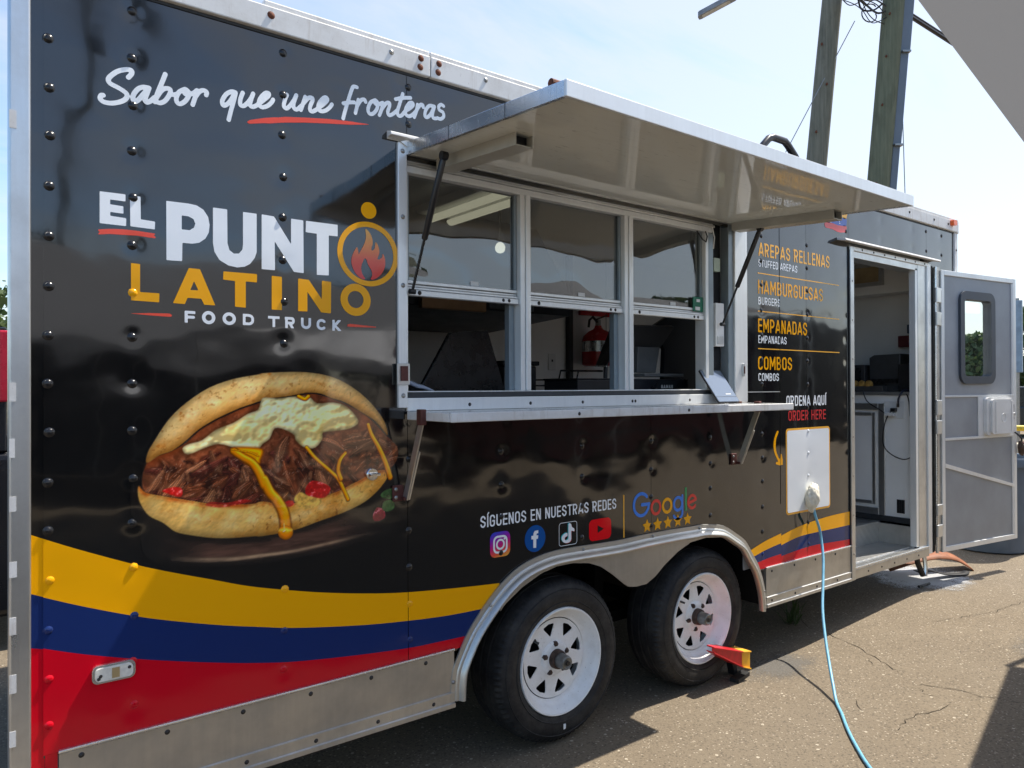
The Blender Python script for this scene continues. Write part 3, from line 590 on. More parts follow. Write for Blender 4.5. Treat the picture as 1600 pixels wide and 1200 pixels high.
    band = lambda x: (np.interp(x, [1.87, 2.05, 2.3, 2.5, 2.72], [1.19, 1.165, 1.15, 1.16, 1.25]), np.interp(x, [1.87, 2.0, 2.2, 2.35, 2.5, 2.6, 2.72], [1.31, 1.36, 1.35, 1.40, 1.40, 1.41, 1.39]))
    cols = [C(122, 66, 42), C(150, 88, 58), C(92, 44, 30), C(170, 104, 70), C(70, 32, 24), C(134, 70, 44), C(108, 50, 40)]
    def chunk(cx, cz, ang, ln, wid, col, bend):
        t = np.array([np.cos(ang), np.sin(ang)]); nn = np.array([-t[1], t[0]])
        axis = lambda q, o: np.array([cx, cz])+t*ln*.5*q+nn*(o+bend*ln*q*q*.5)
        qs = np.linspace(-1, 1, 7)
        for e in (-1, 1): stroke([axis(e*q, -.003) for q in np.linspace(0, 1, 5)], wid*1.3, wid*.5, C(30, 12, 9), alpha=.8, mask=meat, soften=4, flat=True)          # cast shade
        for e in (-1, 1): stroke([axis(e*q, 0) for q in np.linspace(0, 1, 5)], wid, wid*.22, col*.62, mask=meat, soften=3, flat=True)
        nf = int(wid/.00105)
        for s_ in range(nf):                                                                                              # fibres
            o = (s_/(nf-1)-.5)*1.9*wid+rs.uniform(-.0008, .0008); a, b = sorted(rs.uniform(-1.15, 1.15, 2))
            if b-a < .5: a, b = -1.05+rs.uniform(-.1, .2), 1.05+rs.uniform(-.2, .12)
            tone = (1.2 if o > 0 else .78)*rs.uniform(.5, 1.5); sk = rs.uniform(-.004, .004)
            stroke([axis(q, o*(1-.55*abs(q)**1.5)+sk*q+rs.uniform(-.0004, .0004)) for q in np.linspace(a, b, 6)], .0013, .0007, col*tone, alpha=.85, mask=meat, soften=1.3)
        for s_ in range(3):                                                                                               # wet highlights
            o = wid*rs.uniform(.1, .7); a = rs.uniform(-.8, .4); stroke([axis(q, o) for q in np.linspace(a, a+.4, 4)], .0011, .0007, C(214, 150, 116)*rs.uniform(.6, 1), alpha=.7, mask=meat)
    jobs = []
    for k in range(125):
        cx = rs.uniform(1.87, 2.735); lo, hi = band(cx); cz = rs.uniform(lo+.004, hi-.006)
        jobs.append((cx, cz, rs.uniform(-.55, .55)+(.75 if cx < 2.15 else -.75 if cx < 2.5 else .35)*rs.choice([1, 1, 1, -1]), rs.uniform(.05, .125), rs.uniform(.006, .016), cols[rs.randint(len(cols))]*rs.uniform(.75, 1.15), rs.uniform(-.16, .16)))
    jobs.sort(key=lambda q: -q[1]+rs.uniform(-.06, .06))
    for q in jobs: chunk(*q)
    chunk(2.055, 1.205, 1.05, .10, .017, C(186, 118, 78), .1); chunk(2.185, 1.20, .55, .085, .022, C(96, 44, 32), .1); chunk(2.30, 1.20, .9, .06, .012, C(160, 92, 52), .1)
    for k in range(45):                                   # dark gaps and wet glints
        cx = rs.uniform(1.88, 2.71); lo, hi = band(cx); cz = rs.uniform(lo, hi)
        a = rs.uniform(0, 3.1); d = np.array([np.cos(a), np.sin(a)])*rs.uniform(.006, .02)
        stroke([np.array([cx, cz])-d, np.array([cx, cz])+d], .006, .002, C(20, 9, 8), alpha=.8, mask=meat, soften=3)
    for k in range(260):
        cx = rs.uniform(1.88, 2.71); lo, hi = band(cx); cz = rs.uniform(lo, hi)
        a = rs.uniform(0, 3.1); d = np.array([np.cos(a), np.sin(a)])*rs.uniform(.001, .005)
        stroke([np.array([cx, cz])-d, np.array([cx, cz])+d], .0011, .0009, C(205, 160, 132)*rs.uniform(.5, 1), alpha=.7, mask=meat)
    # --- peppers
    for i, p in enumerate(TR['pepper']):
        d = poly_sd(X, Z, spline(p, 4, True))
        c = (C(170, 26, 24) if i != 3 else C(112, 24, 34))*(.5+.9*N3)[..., None]
        mix(soft(d, .004)*(.95 if i != 1 else .7), c+np.clip((N3-.62)*5, 0, .5)[..., None]*.6)
    d = poly_sd(X, Z, spline(TR['crumb'][0], 4, True)); mix(soft(d, .004), C(205, 152, 70)*(.55+.85*N3)[..., None])
    for p in TR['leaf']:
        d = poly_sd(X, Z, spline(p, 4, True)); mix(soft(d, .005)*.9, C(50, 78, 40)*(.4+1.1*N3)[..., None])
    # --- upper bun
    tb = poly_sd(X, Z, spline(TR['bun_top'][0], 3, True))
    tm = soft(tb, .004)
    outl = np.array(spline(TR['bun_top'][0], 3, True))
    dep = np.clip(-tb/.045, 0, 1)
    base = np.zeros_like(img); base[:] = C(232, 192, 124)
    toast = np.clip((N1-.46)*2.6, 0, 1); base = base*(1-.6*toast[..., None])+C(182, 108, 38)*.6*toast[..., None]
    mott = np.clip((N2-.5)*3, 0, 1); base = base*(1-.32*mott[..., None])+C(200, 150, 84)*.32*mott[..., None]
    wht = np.clip((.47-N2)*4, 0, 1)*dep; base = base*(1-.5*wht[..., None])+C(246, 224, 172)*.5*wht[..., None]
    inner = np.clip(1-np.abs(poly_sd(X, Z, spline(TR['filling'][0], 3, True)))/.055, 0, 1)
    base = base*(1-.72*inner[..., None]**1.2)+C(178, 98, 26)*.72*inner[..., None]**1.2
    spots = np.clip((N3-.68)*9, 0, 1); base = base*(1-.5*spots[..., None])+C(120, 66, 26)*.5*spots[..., None]
    rim = np.exp(-(-tb/.014)**2); base = base*(1-.34*rim)[..., None]
    base = base*(0.78+.22*np.clip((X-1.87)/.2, 0, 1)*np.clip((2.76-X)/.25, .0, 1)**.5)[..., None]
    hh = fbm(X*26, Z*26, 51, 4); gz2, gx2 = np.gradient(hh, px); base = base*np.clip(1+.0034*(gz2-.6*gx2), .82, 1.14)[..., None]
    crust = np.clip((fbm(X*16, Z*22, 61, 4)-.56)*5, 0, 1)*np.clip((N3-.3)*2, 0, 1); base = base*(1-.55*crust[..., None])+C(158, 88, 32)*.55*crust[..., None]
    mix(tm, base)
    # hollow shade under the upper bun
    mix(soft(f+.002, .01)*soft(np.abs(tb)-.012, .025)*(1-tm)*.9, C(74, 30, 14)*(0.5+N2)[..., None])
    # --- cheese
    c = poly_sd(X, Z, spline(TR['cheese1'][0], 3, True))
    cm = soft(c, .004)
    fold = fbm(X*13+2.2*N1, Z*20+1.5*N1, 33, 2)+.28*fbm(X*40, Z*52, 37, 2)
    gz_, gx_ = np.gradient(fold, px); lit = np.clip(1+.022*(gz_-.7*gx_), .7, 1.2)
    rid = np.clip((fold-.35)/.6, 0, 1)
    ch = C(250, 224, 156)*lit[..., None]
    yel = np.clip((N1-.45)*3.2, 0, 1); ch = ch*(1-.4*yel[..., None])+C(240, 180, 70)*.35*yel[..., None]
    pale = np.clip((lit-1.12)*5, 0, 1); ch = ch*(1-.6*pale[..., None])+C(252, 242, 206)*.6*pale[..., None]
    dk = np.clip((.72-lit)*3, 0, 1); ch = ch*(1-.35*dk[..., None])+C(190, 120, 30)*.2*dk[..., None]
    ch = ch*(1-.4*np.exp(-(-c/.008)**2))[..., None]
    mix(soft(c-.006, .014)*(1-cm)*soft(f, .01)*.7, C(40, 20, 10))
    mix(cm, ch)
    # --- sauce
    S = [spline(s, 6) for s in TR['sauce']]; S0 = S[0]
    pool = spline([tuple(S[0][0]+np.array([-.006, .004])), tuple(S[5][6]+np.array([0, .012])), tuple(S[5][-1]+np.array([.012, .022])), tuple(S[5][-1]+np.array([.006, -.012])), tuple(S0[12]+np.array([.014, .004])), tuple(S0[12]+np.array([-.012, -.004])), tuple(S0[5]+np.array([-.008, -.006]))], 4, True)
    d = poly_sd(X, Z, pool); mix(soft(d-.003, .008)*.8, C(110, 46, 8)); lp = 1+.35*np.clip(1-np.abs(d+.010)/.006, 0, 1)-.35*np.exp(-(d/.005)**2)
    mix(soft(d, .004), C(248, 132, 6)*lp[..., None])
    W_ = [(.012, .010), (.0105, .0185), (.0055, .0065), (.006, .0075), (.006, .010), (.002, .002), (.006, .006)]
    S = [S[1][:0]]+[np.concatenate([S[0][:-1], S[1]])]+S[2:]; S[1] = spline(S[1][::5], 8)
    for s, (a, bb2) in list(zip(S, W_))[1:]:
        stroke(s, a*1.2, bb2*1.2, C(120, 52, 8), soften=2)
        stroke(s, a, bb2, C(248, 126, 4), hl=C(60, 70, 40), soften=1.5)
    e = S[1][-1]
    stroke([e+np.array([-.003, .004]), e+np.array([.003, -.0])], .023, .023, C(248, 126, 4), hl=C(60, 80, 60))
    stroke([S[1][-8]+np.array([-.005, 0]), S[1][-3]+np.array([-.004, 0])], .0025, .002, C(255, 214, 120), alpha=.8)
    stroke([e+np.array([-.008, .006]), e+np.array([-.002, .008])], .0025, .0015, C(255, 240, 190), alpha=.9)
    img = np.clip(img*1.1, 0, 1)**.78; g_ = img.mean(-1, keepdims=True); img = np.clip(g_+(img-g_)*1.28, 0, 1)
    return img, al
# ---------------------------------------------------------------- flat print cut from shapes (distance field -> one clean sheet)
class Print:
    def __init__(s, x0, x1, z0, z1, h):
        s.h = h; s.x = np.arange(x0, x1+h, h); s.z = np.arange(z0, z1+h, h)
        s.X, s.Z = np.meshgrid(s.x, s.z); s.d = np.full(s.X.shape, 1.0)
    def win(s, x0, x1, z0, z1):
        a = max(int((x0-s.x[0])/s.h)-1, 0); b = min(int((x1-s.x[0])/s.h)+3, len(s.x))
        c = max(int((z0-s.z[0])/s.h)-1, 0); e = min(int((z1-s.z[0])/s.h)+3, len(s.z))
        return slice(c, max(e, c)), slice(a, max(b, a))
    def seg(s, p, q, r, box=None):
        w = s.win(min(p[0], q[0])-r-.01, max(p[0], q[0])+r+.01, min(p[1], q[1])-r-.01, max(p[1], q[1])+r+.01)
        X, Z = s.X[w], s.Z[w]
        if X.size == 0: return
        ex, ez = q[0]-p[0], q[1]-p[1]; L = ex*ex+ez*ez+1e-14
        t = np.clip(((X-p[0])*ex+(Z-p[1])*ez)/L, 0, 1)
        d = np.hypot(X-p[0]-t*ex, Z-p[1]-t*ez)-r
        if box is not None: d = np.maximum(d, np.maximum(np.maximum(box[0]-X, X-box[1]), np.maximum(box[2]-Z, Z-box[3])))
        s.d[w] = np.minimum(s.d[w], d)
    def line(s, pts, r, box=None):
        for a, b in zip(pts[:-1], pts[1:]): s.seg(a, b, r, box)
    def poly(s, P, rnd=0.0, cut=False):
        P = np.array(P); w = s.win(P[:, 0].min()-.01, P[:, 0].max()+.01, P[:, 1].min()-.01, P[:, 1].max()+.01)
        d = poly_sd(s.X[w], s.Z[w], P)
        s.d[w] = np.maximum(s.d[w], -d) if cut else np.minimum(s.d[w], d-rnd)
    def ell(s, c, rx, rz, cut=False):
        w = s.win(c[0]-rx-.01, c[0]+rx+.01, c[1]-rz-.01, c[1]+rz+.01)
        k = np.hypot((s.X[w]-c[0])/rx, (s.Z[w]-c[1])/rz); d = (k-1)*min(rx, rz)
        s.d[w] = np.maximum(s.d[w], -d) if cut else np.minimum(s.d[w], d)
    def build(s, name, m, y, parent, color_fn=None):
        d = s.d; ins = d < 0; v = []; f = []
        h = s.h; x0, z0 = s.x[0], s.z[0]
        n4 = ins[:-1, :-1].astype(int)+ins[:-1, 1:]+ins[1:, 1:]+ins[1:, :-1]
        for j in range(n4.shape[0]):
            row = n4[j]
            if not row.any(): continue
            full = np.concatenate([[0], (row == 4).astype(int), [0]]); df = np.diff(full)
            for a, b in zip(np.where(df == 1)[0], np.where(df == -1)[0]):
                k = len(v); za = z0+j*h
                v += [(x0+a*h, y, za), (x0+b*h, y, za), (x0+b*h, y, za+h), (x0+a*h, y, za+h)]; f.append((k, k+1, k+2, k+3))
            for i in np.where((row > 0) & (row < 4))[0]:
                cs = ((i, j), (i+1, j), (i+1, j+1), (i, j+1)); pts = []
                for q in range(4):
                    (ia, ja), (ib, jb) = cs[q], cs[(q+1) % 4]; da, db = d[ja, ia], d[jb, ib]
                    if da < 0: pts.append((x0+ia*h, z0+ja*h))
                    if (da < 0) != (db < 0):
                        t = da/(da-db); pts.append((x0+(ia+(ib-ia)*t)*h, z0+(ja+(jb-ja)*t)*h))
                if len(pts) >= 3:
                    k = len(v); v += [(px, y, pz) for px, pz in pts]; f.append(tuple(range(k, k+len(pts))))
        mb = MB(); mb.v = [tuple(map(float, q)) for q in v]; mb.f = f
        return mb.build(name, m, parent, fix=False)
def arc(cx, cy, rx, ry, a0, a1, n=10):
    return [(cx+rx*math.cos(math.radians(a0+(a1-a0)*k/n)), cy+ry*math.sin(math.radians(a0+(a1-a0)*k/n))) for k in range(n+1)]
GW = {'A': .50, 'E': .40, 'F': .38, 'I': .0, 'L': .38, 'M': .58, 'S': .46, 'T': .42, ' ': .20, 'K': .47, '4': .46}
def glyph(ch, w, t):
    """centre-line strokes of a condensed sans capital, cap height 1, width w, stroke t"""
    i = t/2; L = i; R = w-i; B = i; T = 1-i; m = .5; r = (R-L)/2; cx = w/2; e = .25
    ry = min(r*1.15, .3)
    bowl = lambda y0, y1, xr=R: [(L-e, y1), (xr-(y1-y0)/2*.75, y1)]+arc(xr-(y1-y0)/2*.75, (y0+y1)/2, (y1-y0)/2*.75, (y1-y0)/2, 90, -90)+[(L, y0)]
    ring = arc(cx, T-ry, r, ry, 0, 180)+arc(cx, B+ry, r, ry, 180, 360)+[(R, T-ry)]
    if ch == 'A': return [[(i*.72-.06, -e*.6), (cx, 1.0-i*.2)], [(w-i*.72+.06, -e*.6), (cx, 1.0-i*.2)], [(w*.2, .27), (w*.8, .27)]]
    if ch == 'B': return [[(L, -e), (L, 1+e)], bowl(.51, T, R-.02), bowl(B, .51, R)]
    if ch == 'C': return [arc(cx, T-ry, r, ry, 18 if w < .7 else 42, 180)+arc(cx, B+ry, r, ry, 180, 342 if w < .7 else 318)]
    if ch == 'D': return [[(L, -e), (L, 1+e)], [(L, T), (R-r, T)]+arc(R-r, T-ry, r, ry, 90, 0)+arc(R-r, B+ry, r, ry, 0, -90)+[(L, B)]]
    if ch == 'E': return [[(L, -e), (L, 1+e)], [(L, T), (w+e, T)], [(L, m), (w*.9, m)], [(L, B), (w+e, B)]]
    if ch == 'F': return [[(L, -e), (L, 1+e)], [(L, T), (w+e, T)], [(L, .48), (w*.88, .48)]]
    if ch == 'G': return [arc(cx, T-ry, r, ry, 0, 180)+arc(cx, B+ry, r, ry, 180, 360)+[(R, .48), (cx+.02, .48)]]
    if ch == 'H': return [[(L, -e), (L, 1+e)], [(R, -e), (R, 1+e)], [(L, m), (R, m)]]
    if ch == 'I': return [[(i, -e), (i, 1+e)]]
    if ch == 'K': return [[(L, -e), (L, 1+e)], [(L, .36), (R+.02, 1+.12)], [(L+.12, .5), (R+.06, -.14)]]
    if ch == 'L': return [[(L, -e), (L, 1+e)], [(L, B), (w+e, B)]]
    if ch == 'M': return [[(L, -e), (L, 1+e)], [(R, -e), (R, 1+e)], [(L, 1.0), (cx, .3), (R, 1.0)]]
    if ch == 'N': return [[(L, -e), (L, 1+e)], [(R, -e), (R, 1+e)], [(L, 1.02), (R, -.02)]]
    if ch in 'OQ': return [ring]+([[(cx+.02, .2), (R+.06, -.03)]] if ch == 'Q' else [])
    if ch == 'P': return [[(L, -e), (L, 1+e)], bowl(.42, T)]
    if ch == 'R': return [[(L, -e), (L, 1+e)], bowl(.46, T), [(cx-.02, .46), (R+.04, -.2)]]
    if ch == 'S':
        q = .255
        return [arc(cx, T-q, r, q, 14, 195, 9)+[(cx-.06, .535), (cx+.06, .465)]+arc(cx, B+q, r, q, 15, -166, 9)]
    if ch == 'T': return [[(cx, -e), (cx, 1)], [(-e, T), (w+e, T)]]
    if ch == 'U': return [[(L, 1+e)]+arc(cx, B+ry, r, ry, 180, 360)+[(R, 1+e)]]
    if ch == '4': return [[(R-.08, -e), (R-.08, 1+e)], [(R-.1, 1), (L, .3), (w+e, .3)]]
    return []
def words(pr, text, x0, x1, z0, z1, t=.165, gap=.085):
    """set a text between x0 and x1, baseline z0, cap line z1"""
    base = {'Í': 'I', 'Á': 'A'}
    ws = []
    for ch in text:
        c = base.get(ch, ch); w = GW.get(c, .46)
        ws.append(t if c == 'I' else w)
    total = sum(ws)+gap*(len(text)-1); H = z1-z0; sx = (x1-x0)/total
    x = x0; r = t/2*(H*.55+sx*.45)
    for ch, w in zip(text, ws):
        c = base.get(ch, ch)
        for st in glyph(c, w, t):
            pr.line([(x+px*sx, z0+pz*H) for px, pz in st], r, (x-(.04*sx if c in 'KRQ' else 0), x+w*sx+(.04*sx if c in 'KRQ' else 0), z0-(.05*H if c == 'Q' else 0), z1))
        if ch != c: pr.seg((x+w*sx*.4, z1+.07*H), (x+w*sx*.4+.1*sx, z1+.22*H), r*.85)
        x += (w+gap)*sx
# ---------------------------------------------------------------- ground
def gz(x, y=0):
    t = min(max((x-4.9)/2.4, 0), 1); return .085*t*t*(3-2*t)
def make_ground():
    xs = [-300, -120, -60, -30, -15]+[-8+.5*k for k in range(62)]+[26, 40, 70, 130, 300]; ys = [-300, -120, -60, -30, -15]+[-8+.8*k for k in range(32)]+[22, 40, 70, 130, 300]
    mb = MB(); n = len(ys)
    mb.v = [(x, y, gz(x, y)) for x in xs for y in ys]
    mb.f = [(i*n+j, (i+1)*n+j, (i+1)*n+j+1, i*n+j+1) for i in range(len(xs)-1) for j in range(n-1)]
    return tag(mb.build('ground', M['asphalt'], None, True), kind='structure')
ground = make_ground()
# ---------------------------------------------------------------- the food trailer
trailer = empty('food_trailer', (4.55, 1.1, 0))
tag(trailer, 'black food trailer with sandwich picture, yellow blue and red stripes and raised serving hatch', 'food trailer')
T = trailer
def part(mb, name, m, parent=None, **kw): return mb.build(name, m, parent or T, **kw)
fo = TR['fender_outer'][0]; fi = TR['fender_inner'][0]
def arch_z(x):
    pts = [q for q in fo if True]
    if x < 2.97 or x > 5.05: return None
    xs = [q[0] for q in pts]; zs = [q[1] for q in pts]
    return float(np.interp(x, xs, zs))
XL, XR, ZB, ZT = 1.592, 7.56, .545, 2.765
def wall_panel(x0, x1, name='wall_panel'):
    """one sheet of the side wall with its cut-outs"""
    x0 += .0012; x1 -= .0012
    loops = []
    cuts = sorted({x0, x1}|{c for c in (2.775, 4.80, 5.99, 7.06) if x0 < c < x1})
    def bottom(a, b):
        n = max(2, int((b-a)/.03)); out = []
        for k in range(n+1):
            x = a+(b-a)*k/n; z = arch_z(x); out.append((x, max(ZB, (z-.012) if z else ZB)))
        return out
    mb = MB(); lo = MB(); split = len(cuts) == 2 and x0 < 3
    for a, b in zip(cuts[:-1], cuts[1:]):
        c = (a+b)/2
        if 5.99 < c < 7.06: mb.prism([[(a, 2.50), (b, 2.50), (b, ZT), (a, ZT)]], 0, .028)
        elif 2.775 < c < 4.80:
            (lo if split else mb).prism([bottom(a, b)+[(b, 1.50), (a, 1.50)]], 0, .028); mb.prism([[(a, 2.43), (b, 2.43), (b, ZT), (a, ZT)]], 0, .028)
        elif c > 7.06: mb.prism([[(a, .40), (b, .40), (b, ZT), (a, ZT)]], 0, .028)
        else: mb.prism([bottom(a, b)+[(b, ZT), (a, ZT)]], 0, .028)
    if lo.v: part(lo, name, M['black'])
    return part(mb, name, M['black'])
for a, b in ((1.618, 2.775), (2.775, 4.118), (4.118, 5.496), (5.496, 5.99), (5.99, 7.10), (7.10, XR)): wall_panel(a, b)
part(MB().prism([[(1.590, .335), (1.6215, .335), (1.6215, ZT), (1.590, ZT)]], .003, .03), 'edge_strip', M['red'])
part(MB().prism([[(1.5895, .882), (1.6212, .874), (1.6212, ZT), (1.5895, ZT)]], .0022, .02), 'edge_strip', M['black'])
# -- wavy stripes
def interp_curve(pts, x): return float(np.interp(x, [q[0] for q in pts], [q[1] for q in pts]))
def stripe(top, bot, x0, x1, m, name, y=-.0012, n=60):
    mb = MB(); top = [tuple(q) for q in spline(top, 8)]; bot = [tuple(q) for q in spline(bot, 8)] if bot else None
    for k in range(n):
        a = x0+(x1-x0)*k/n; b = x0+(x1-x0)*(k+1)/n
        q = []
        for x in (a, b):
            zt = interp_curve(top, x); zb = interp_curve(bot, x) if bot else .553
            az = arch_z(x)
            if az: zb = max(zb, az-.02); zt = max(zt, az-.02)
            q.append((x, zb, zt))
        if q[0][2]-q[0][1] < 1e-4 and q[1][2]-q[1][1] < 1e-4: continue
        mb.add([(q[0][0], y, q[0][1]), (q[1][0], y, q[1][1]), (q[1][0], y, q[1][2]), (q[0][0], y, q[0][2])], [(0, 1, 2, 3)])
    return part(mb, name, m, fix=False)
wl = TR['wave_l']; wr = TR['wave_r']
for a, b in ((1.618, 2.7738), (2.7762, 3.2)):
    stripe(wl[0], wl[1], a, b, M['yellow'], 'yellow_stripe'); stripe(wl[1], wl[2], a, b, M['blue'], 'blue_stripe'); stripe(wl[2], None, a, b, M['red'], 'red_stripe')
part(MB().add([(1.5893, .0008, 1.008), (1.6216, .0008, .993), (1.6216, .0008, 1.155), (1.5893, .0008, 1.171)], [(0, 1, 2, 3)]), 'yellow_stripe', M['yellow'], fix=False)
part(MB().add([(1.5893, .0008, .858), (1.6216, .0008, .848), (1.6216, .0008, .993), (1.5893, .0008, 1.008)], [(0, 1, 2, 3)]), 'blue_stripe', M['blue'], fix=False)
part(MB().add([(1.5893, .0008, .336), (1.6216, .0008, .336), (1.6216, .0008, .848), (1.5893, .0008, .858)], [(0, 1, 2, 3)]), 'red_stripe', M['red'], fix=False)
for a, b, o in ((4.86, 5.218, (0, 2, 4)), (5.2185, 5.4948, (1, 3, 5)), (5.4972, 5.9888, (1, 3, 5))):
    stripe(wr[o[0]], wr[o[1]], a, b, M['yellow'], 'yellow_stripe', n=30); stripe(wr[o[1]], wr[o[2]], a, b, M['blue'], 'blue_stripe', n=30); stripe(wr[o[2]], None, a, b, M['red'], 'red_stripe', n=30)
part(MB().box(1.6225, 1.6525, -.001, .02, .336, .5525), 'red_stripe', M['red'])
# thin overlap seam of the wrap right of the window
part(MB().box(5.2165, 5.2185, -.0022, .002, .90, 2.74), 'wrap_seam', M['black'])
# -- slogan in brush script
pr = Print(1.70, 3.02, 2.15, 2.78, .0024)
for s in TR['slogan_a']: pr.line([tuple(q) for q in spline(s, 5)], .0068)
for s in TR['slogan_b']: pr.line([tuple(q) for q in spline(s, 5)], .0068)
sa = [q for s in TR['slogan_a']+TR['slogan_b'] for q in s]
pr.build('slogan_lettering', M['white_print'], -.0012, T)
pr = Print(2.1, 2.72, 2.3, 2.62, .0024); pr.poly(TR['slogan_line'][0]); pr.build('slogan_underline', M['red_print'], -.0012, T)
# -- the name
def bounds(ls, pad=.02):
    xs = [q[0] for l in ls for q in l]; zs = [q[1] for l in ls for q in l]; return min(xs)-pad, max(xs)+pad, min(zs)-pad, max(zs)+pad
pr = Print(*bounds(TR['white_polys']), .0022)
for q in TR['white_polys']: pr.poly(np.array(q), .0012)
for q in TR['white_holes']: pr.poly(q, cut=True)
pr.build('name_lettering', M['white_print'], -.0012, T)
pr = Print(1.84, 2.66, 1.80, 2.10, .0022)
for q in TR['gold_polys']: pr.poly(np.array(q), .001)
for q in TR['gold_holes']: pr.poly(q, cut=True)
pr.ell((2.5655, 1.8895), .0585, .0575); pr.ell((2.5650, 1.8905), .0305, .0305, cut=True)
pr.build('name_lettering', M['gold_print'], -.0012, T)
for q in TR['red_polys']:
    pr = Print(*bounds([q]), .0022); pr.poly(q); pr.build('name_underline', M['red_print'], -.0012, T)
pr = Print(2.47, 2.76, 1.93, 2.27, .0022)
pr.ell((2.616, 2.0585), .1205, .1165); pr.ell((2.616, 2.0585), .1005, .0975, cut=True); pr.ell((2.6172, 2.2165), .0305, .0300)
pr.build('ring_emblem', M['gold_print'], -.0012, T)
def flame_mat():
    t = NT('flame_vinyl'); n = wrap_normal(t); p = t.pos(); s = t.n('ShaderNodeSeparateXYZ'); t.l(p, s.inputs[0])
    f = t.math('DIVIDE', t.math('SUBTRACT', s.outputs[2], 1.97), .185)
    return t.pbr(t.ramp(f, [(0.0, (.68, .04, .035)), (.35, (.74, .09, .04)), (.7, (.80, .28, .05)), (1.0, (.82, .42, .06))]), .1, 0, .5, n)
M['flame'] = flame_mat()
pr = Print(*bounds(TR['flame']), .002); pr.poly(spline(TR['flame'][0], 3, True)); pr.build('flame_emblem', M['flame'], -.0012, T)
pr = Print(1.98, 2.53, 1.76, 1.83, .002)
for ch, q in zip('FOODTRUCK', TR['food']):
    x0, x1 = min(a for a, b in q), max(a for a, b in q); z0, z1 = min(b for a, b in q), max(b for a, b in q)
    GWs = dict(GW); w = {'F': .8, 'T': .84}.get(ch, .98)
    H = z1-z0; sx = (x1-x0)/w
    for st in glyph(ch, w, .24) if ch not in 'O' else []:
        pr.line([(x0+a*sx, z0+b*H) for a, b in st], .12*H, (x0-.002, x1+.002, z0, z1))
    if ch == 'O': pr.ell(((x0+x1)/2, (z0+z1)/2), (x1-x0)/2, H/2); pr.ell(((x0+x1)/2, (z0+z1)/2), (x1-x0)/2-.0105, H/2-.0105, cut=True)
pr.build('name_lettering', M['white_print'], -.0012, T)
# -- sandwich picture
def sandwich():
    h = .0022; xs = np.arange(1.838, 2.7725, h); zs = np.arange(.945, 1.655, h)
    X, Zg = np.meshgrid(xs, zs); img, al = paint_sandwich(X, Zg, TR)
    nz, nx = X.shape
    base = np.array([.090, .087, .087]); img = img*al[..., None]+base*(1-al[..., None])
    lin = np.where(img <= .04045, img/12.92, ((img+.055)/1.055)**2.4)
    use = al > .03; fm = (use[:-1, :-1] | use[1:, :-1] | use[1:, 1:] | use[:-1, 1:])
    idx = np.arange(nz*nx).reshape(nz, nx)
    J, I = np.where(fm); quads = np.stack([idx[J, I], idx[J, I+1], idx[J+1, I+1], idx[J+1, I]], -1)
    used = np.unique(quads); remap = np.full(nz*nx, -1); remap[used] = np.arange(len(used)); quads = remap[quads]
    co = np.stack([X.ravel(), np.full(nz*nx, -.0012), Zg.ravel()], -1)[used]
    me = bpy.data.meshes.new('sandwich_picture'); me.vertices.add(len(co)); me.vertices.foreach_set('co', co.ravel().astype(np.float32))
    nq = len(quads); me.loops.add(nq*4); me.loops.foreach_set('vertex_index', quads.ravel().astype(np.int32))
    me.polygons.add(nq); me.polygons.foreach_set('loop_start', np.arange(0, nq*4, 4, dtype=np.int32)); me.update(calc_edges=True)
    ca = me.color_attributes.new('print', 'FLOAT_COLOR', 'POINT')
    c4 = np.concatenate([lin.reshape(-1, 3)[used], np.ones((len(used), 1))], 1).astype(np.float32); ca.data.foreach_set('color', c4.ravel())
    t = NT('printed_picture_vinyl'); n = wrap_normal(t); a = t.n('ShaderNodeAttribute', attribute_name='print')
    m = t.pbr(a.outputs['Color'], .07, 0, .85, n, Coat_Weight=.4, Coat_Roughness=.03, Coat_Normal=n); me.materials.append(m)
    o = bpy.data.objects.new('sandwich_picture', me); COL.objects.link(o); set_parent(o, T)
sandwich()
# -- menu
for txt, a, b, z0, z1 in (('AREPAS RELLENAS', 5.013, 5.762, 2.307, 2.383), ('HAMBURGUESAS', 5.006, 5.683, 2.095, 2.173), ('EMPANADAS', 5.004, 5.503, 1.879, 1.956), ('COMBOS', 5.002, 5.340, 1.669, 1.744)):
    pr = Print(a-.02, b+.02, z0-.02, z1+.03, .0028); words(pr, txt, a, b, z0, z1, .128, .105); pr.build('menu_lettering', M['gold_soft'] if txt[0] in 'A' else M['gold_print'], -.0012, T)
for txt, a, b, z0, z1 in (('STUFFED AREPAS', 5.010, 5.401, 2.246, 2.288), ('BURGERS', 5.008, 5.221, 2.034, 2.077), ('EMPANADAS', 5.006, 5.285, 1.818, 1.862), ('COMBOS', 5.005, 5.205, 1.606, 1.650)):
    pr = Print(a-.02, b+.02, z0-.02, z1+.03, .0024); words(pr, txt, a, b, z0, z1, .125, .10); pr.build('menu_lettering', M['white_print'], -.0012, T)
for z in (2.210, 1.9965, 1.787): part(MB().add([(5.003, -.0012, z-.0028), (5.2158, -.0012, z-.0028), (5.2158, -.0012, z+.0028), (5.003, -.0012, z+.0028), (5.2192, -.0012, z-.0028), (5.873, -.0012, z-.0028), (5.873, -.0012, z+.0028), (5.2192, -.0012, z+.0028)], [(0, 1, 2, 3), (4, 5, 6, 7)]), 'menu_line', M['gold_soft'], fix=False)
part(MB().box(4.90, 5.215, -.0016, 0, 1.543, 1.546), 'menu_line', M['frame_white'])
pr = Print(5.25, 5.74, 1.45, 1.58, .0026); words(pr, 'ORDENA AQUÍ', 5.278, 5.712, 1.460, 1.521, .14, .1); pr.build('order_lettering', M['white_print'], -.0012, T)
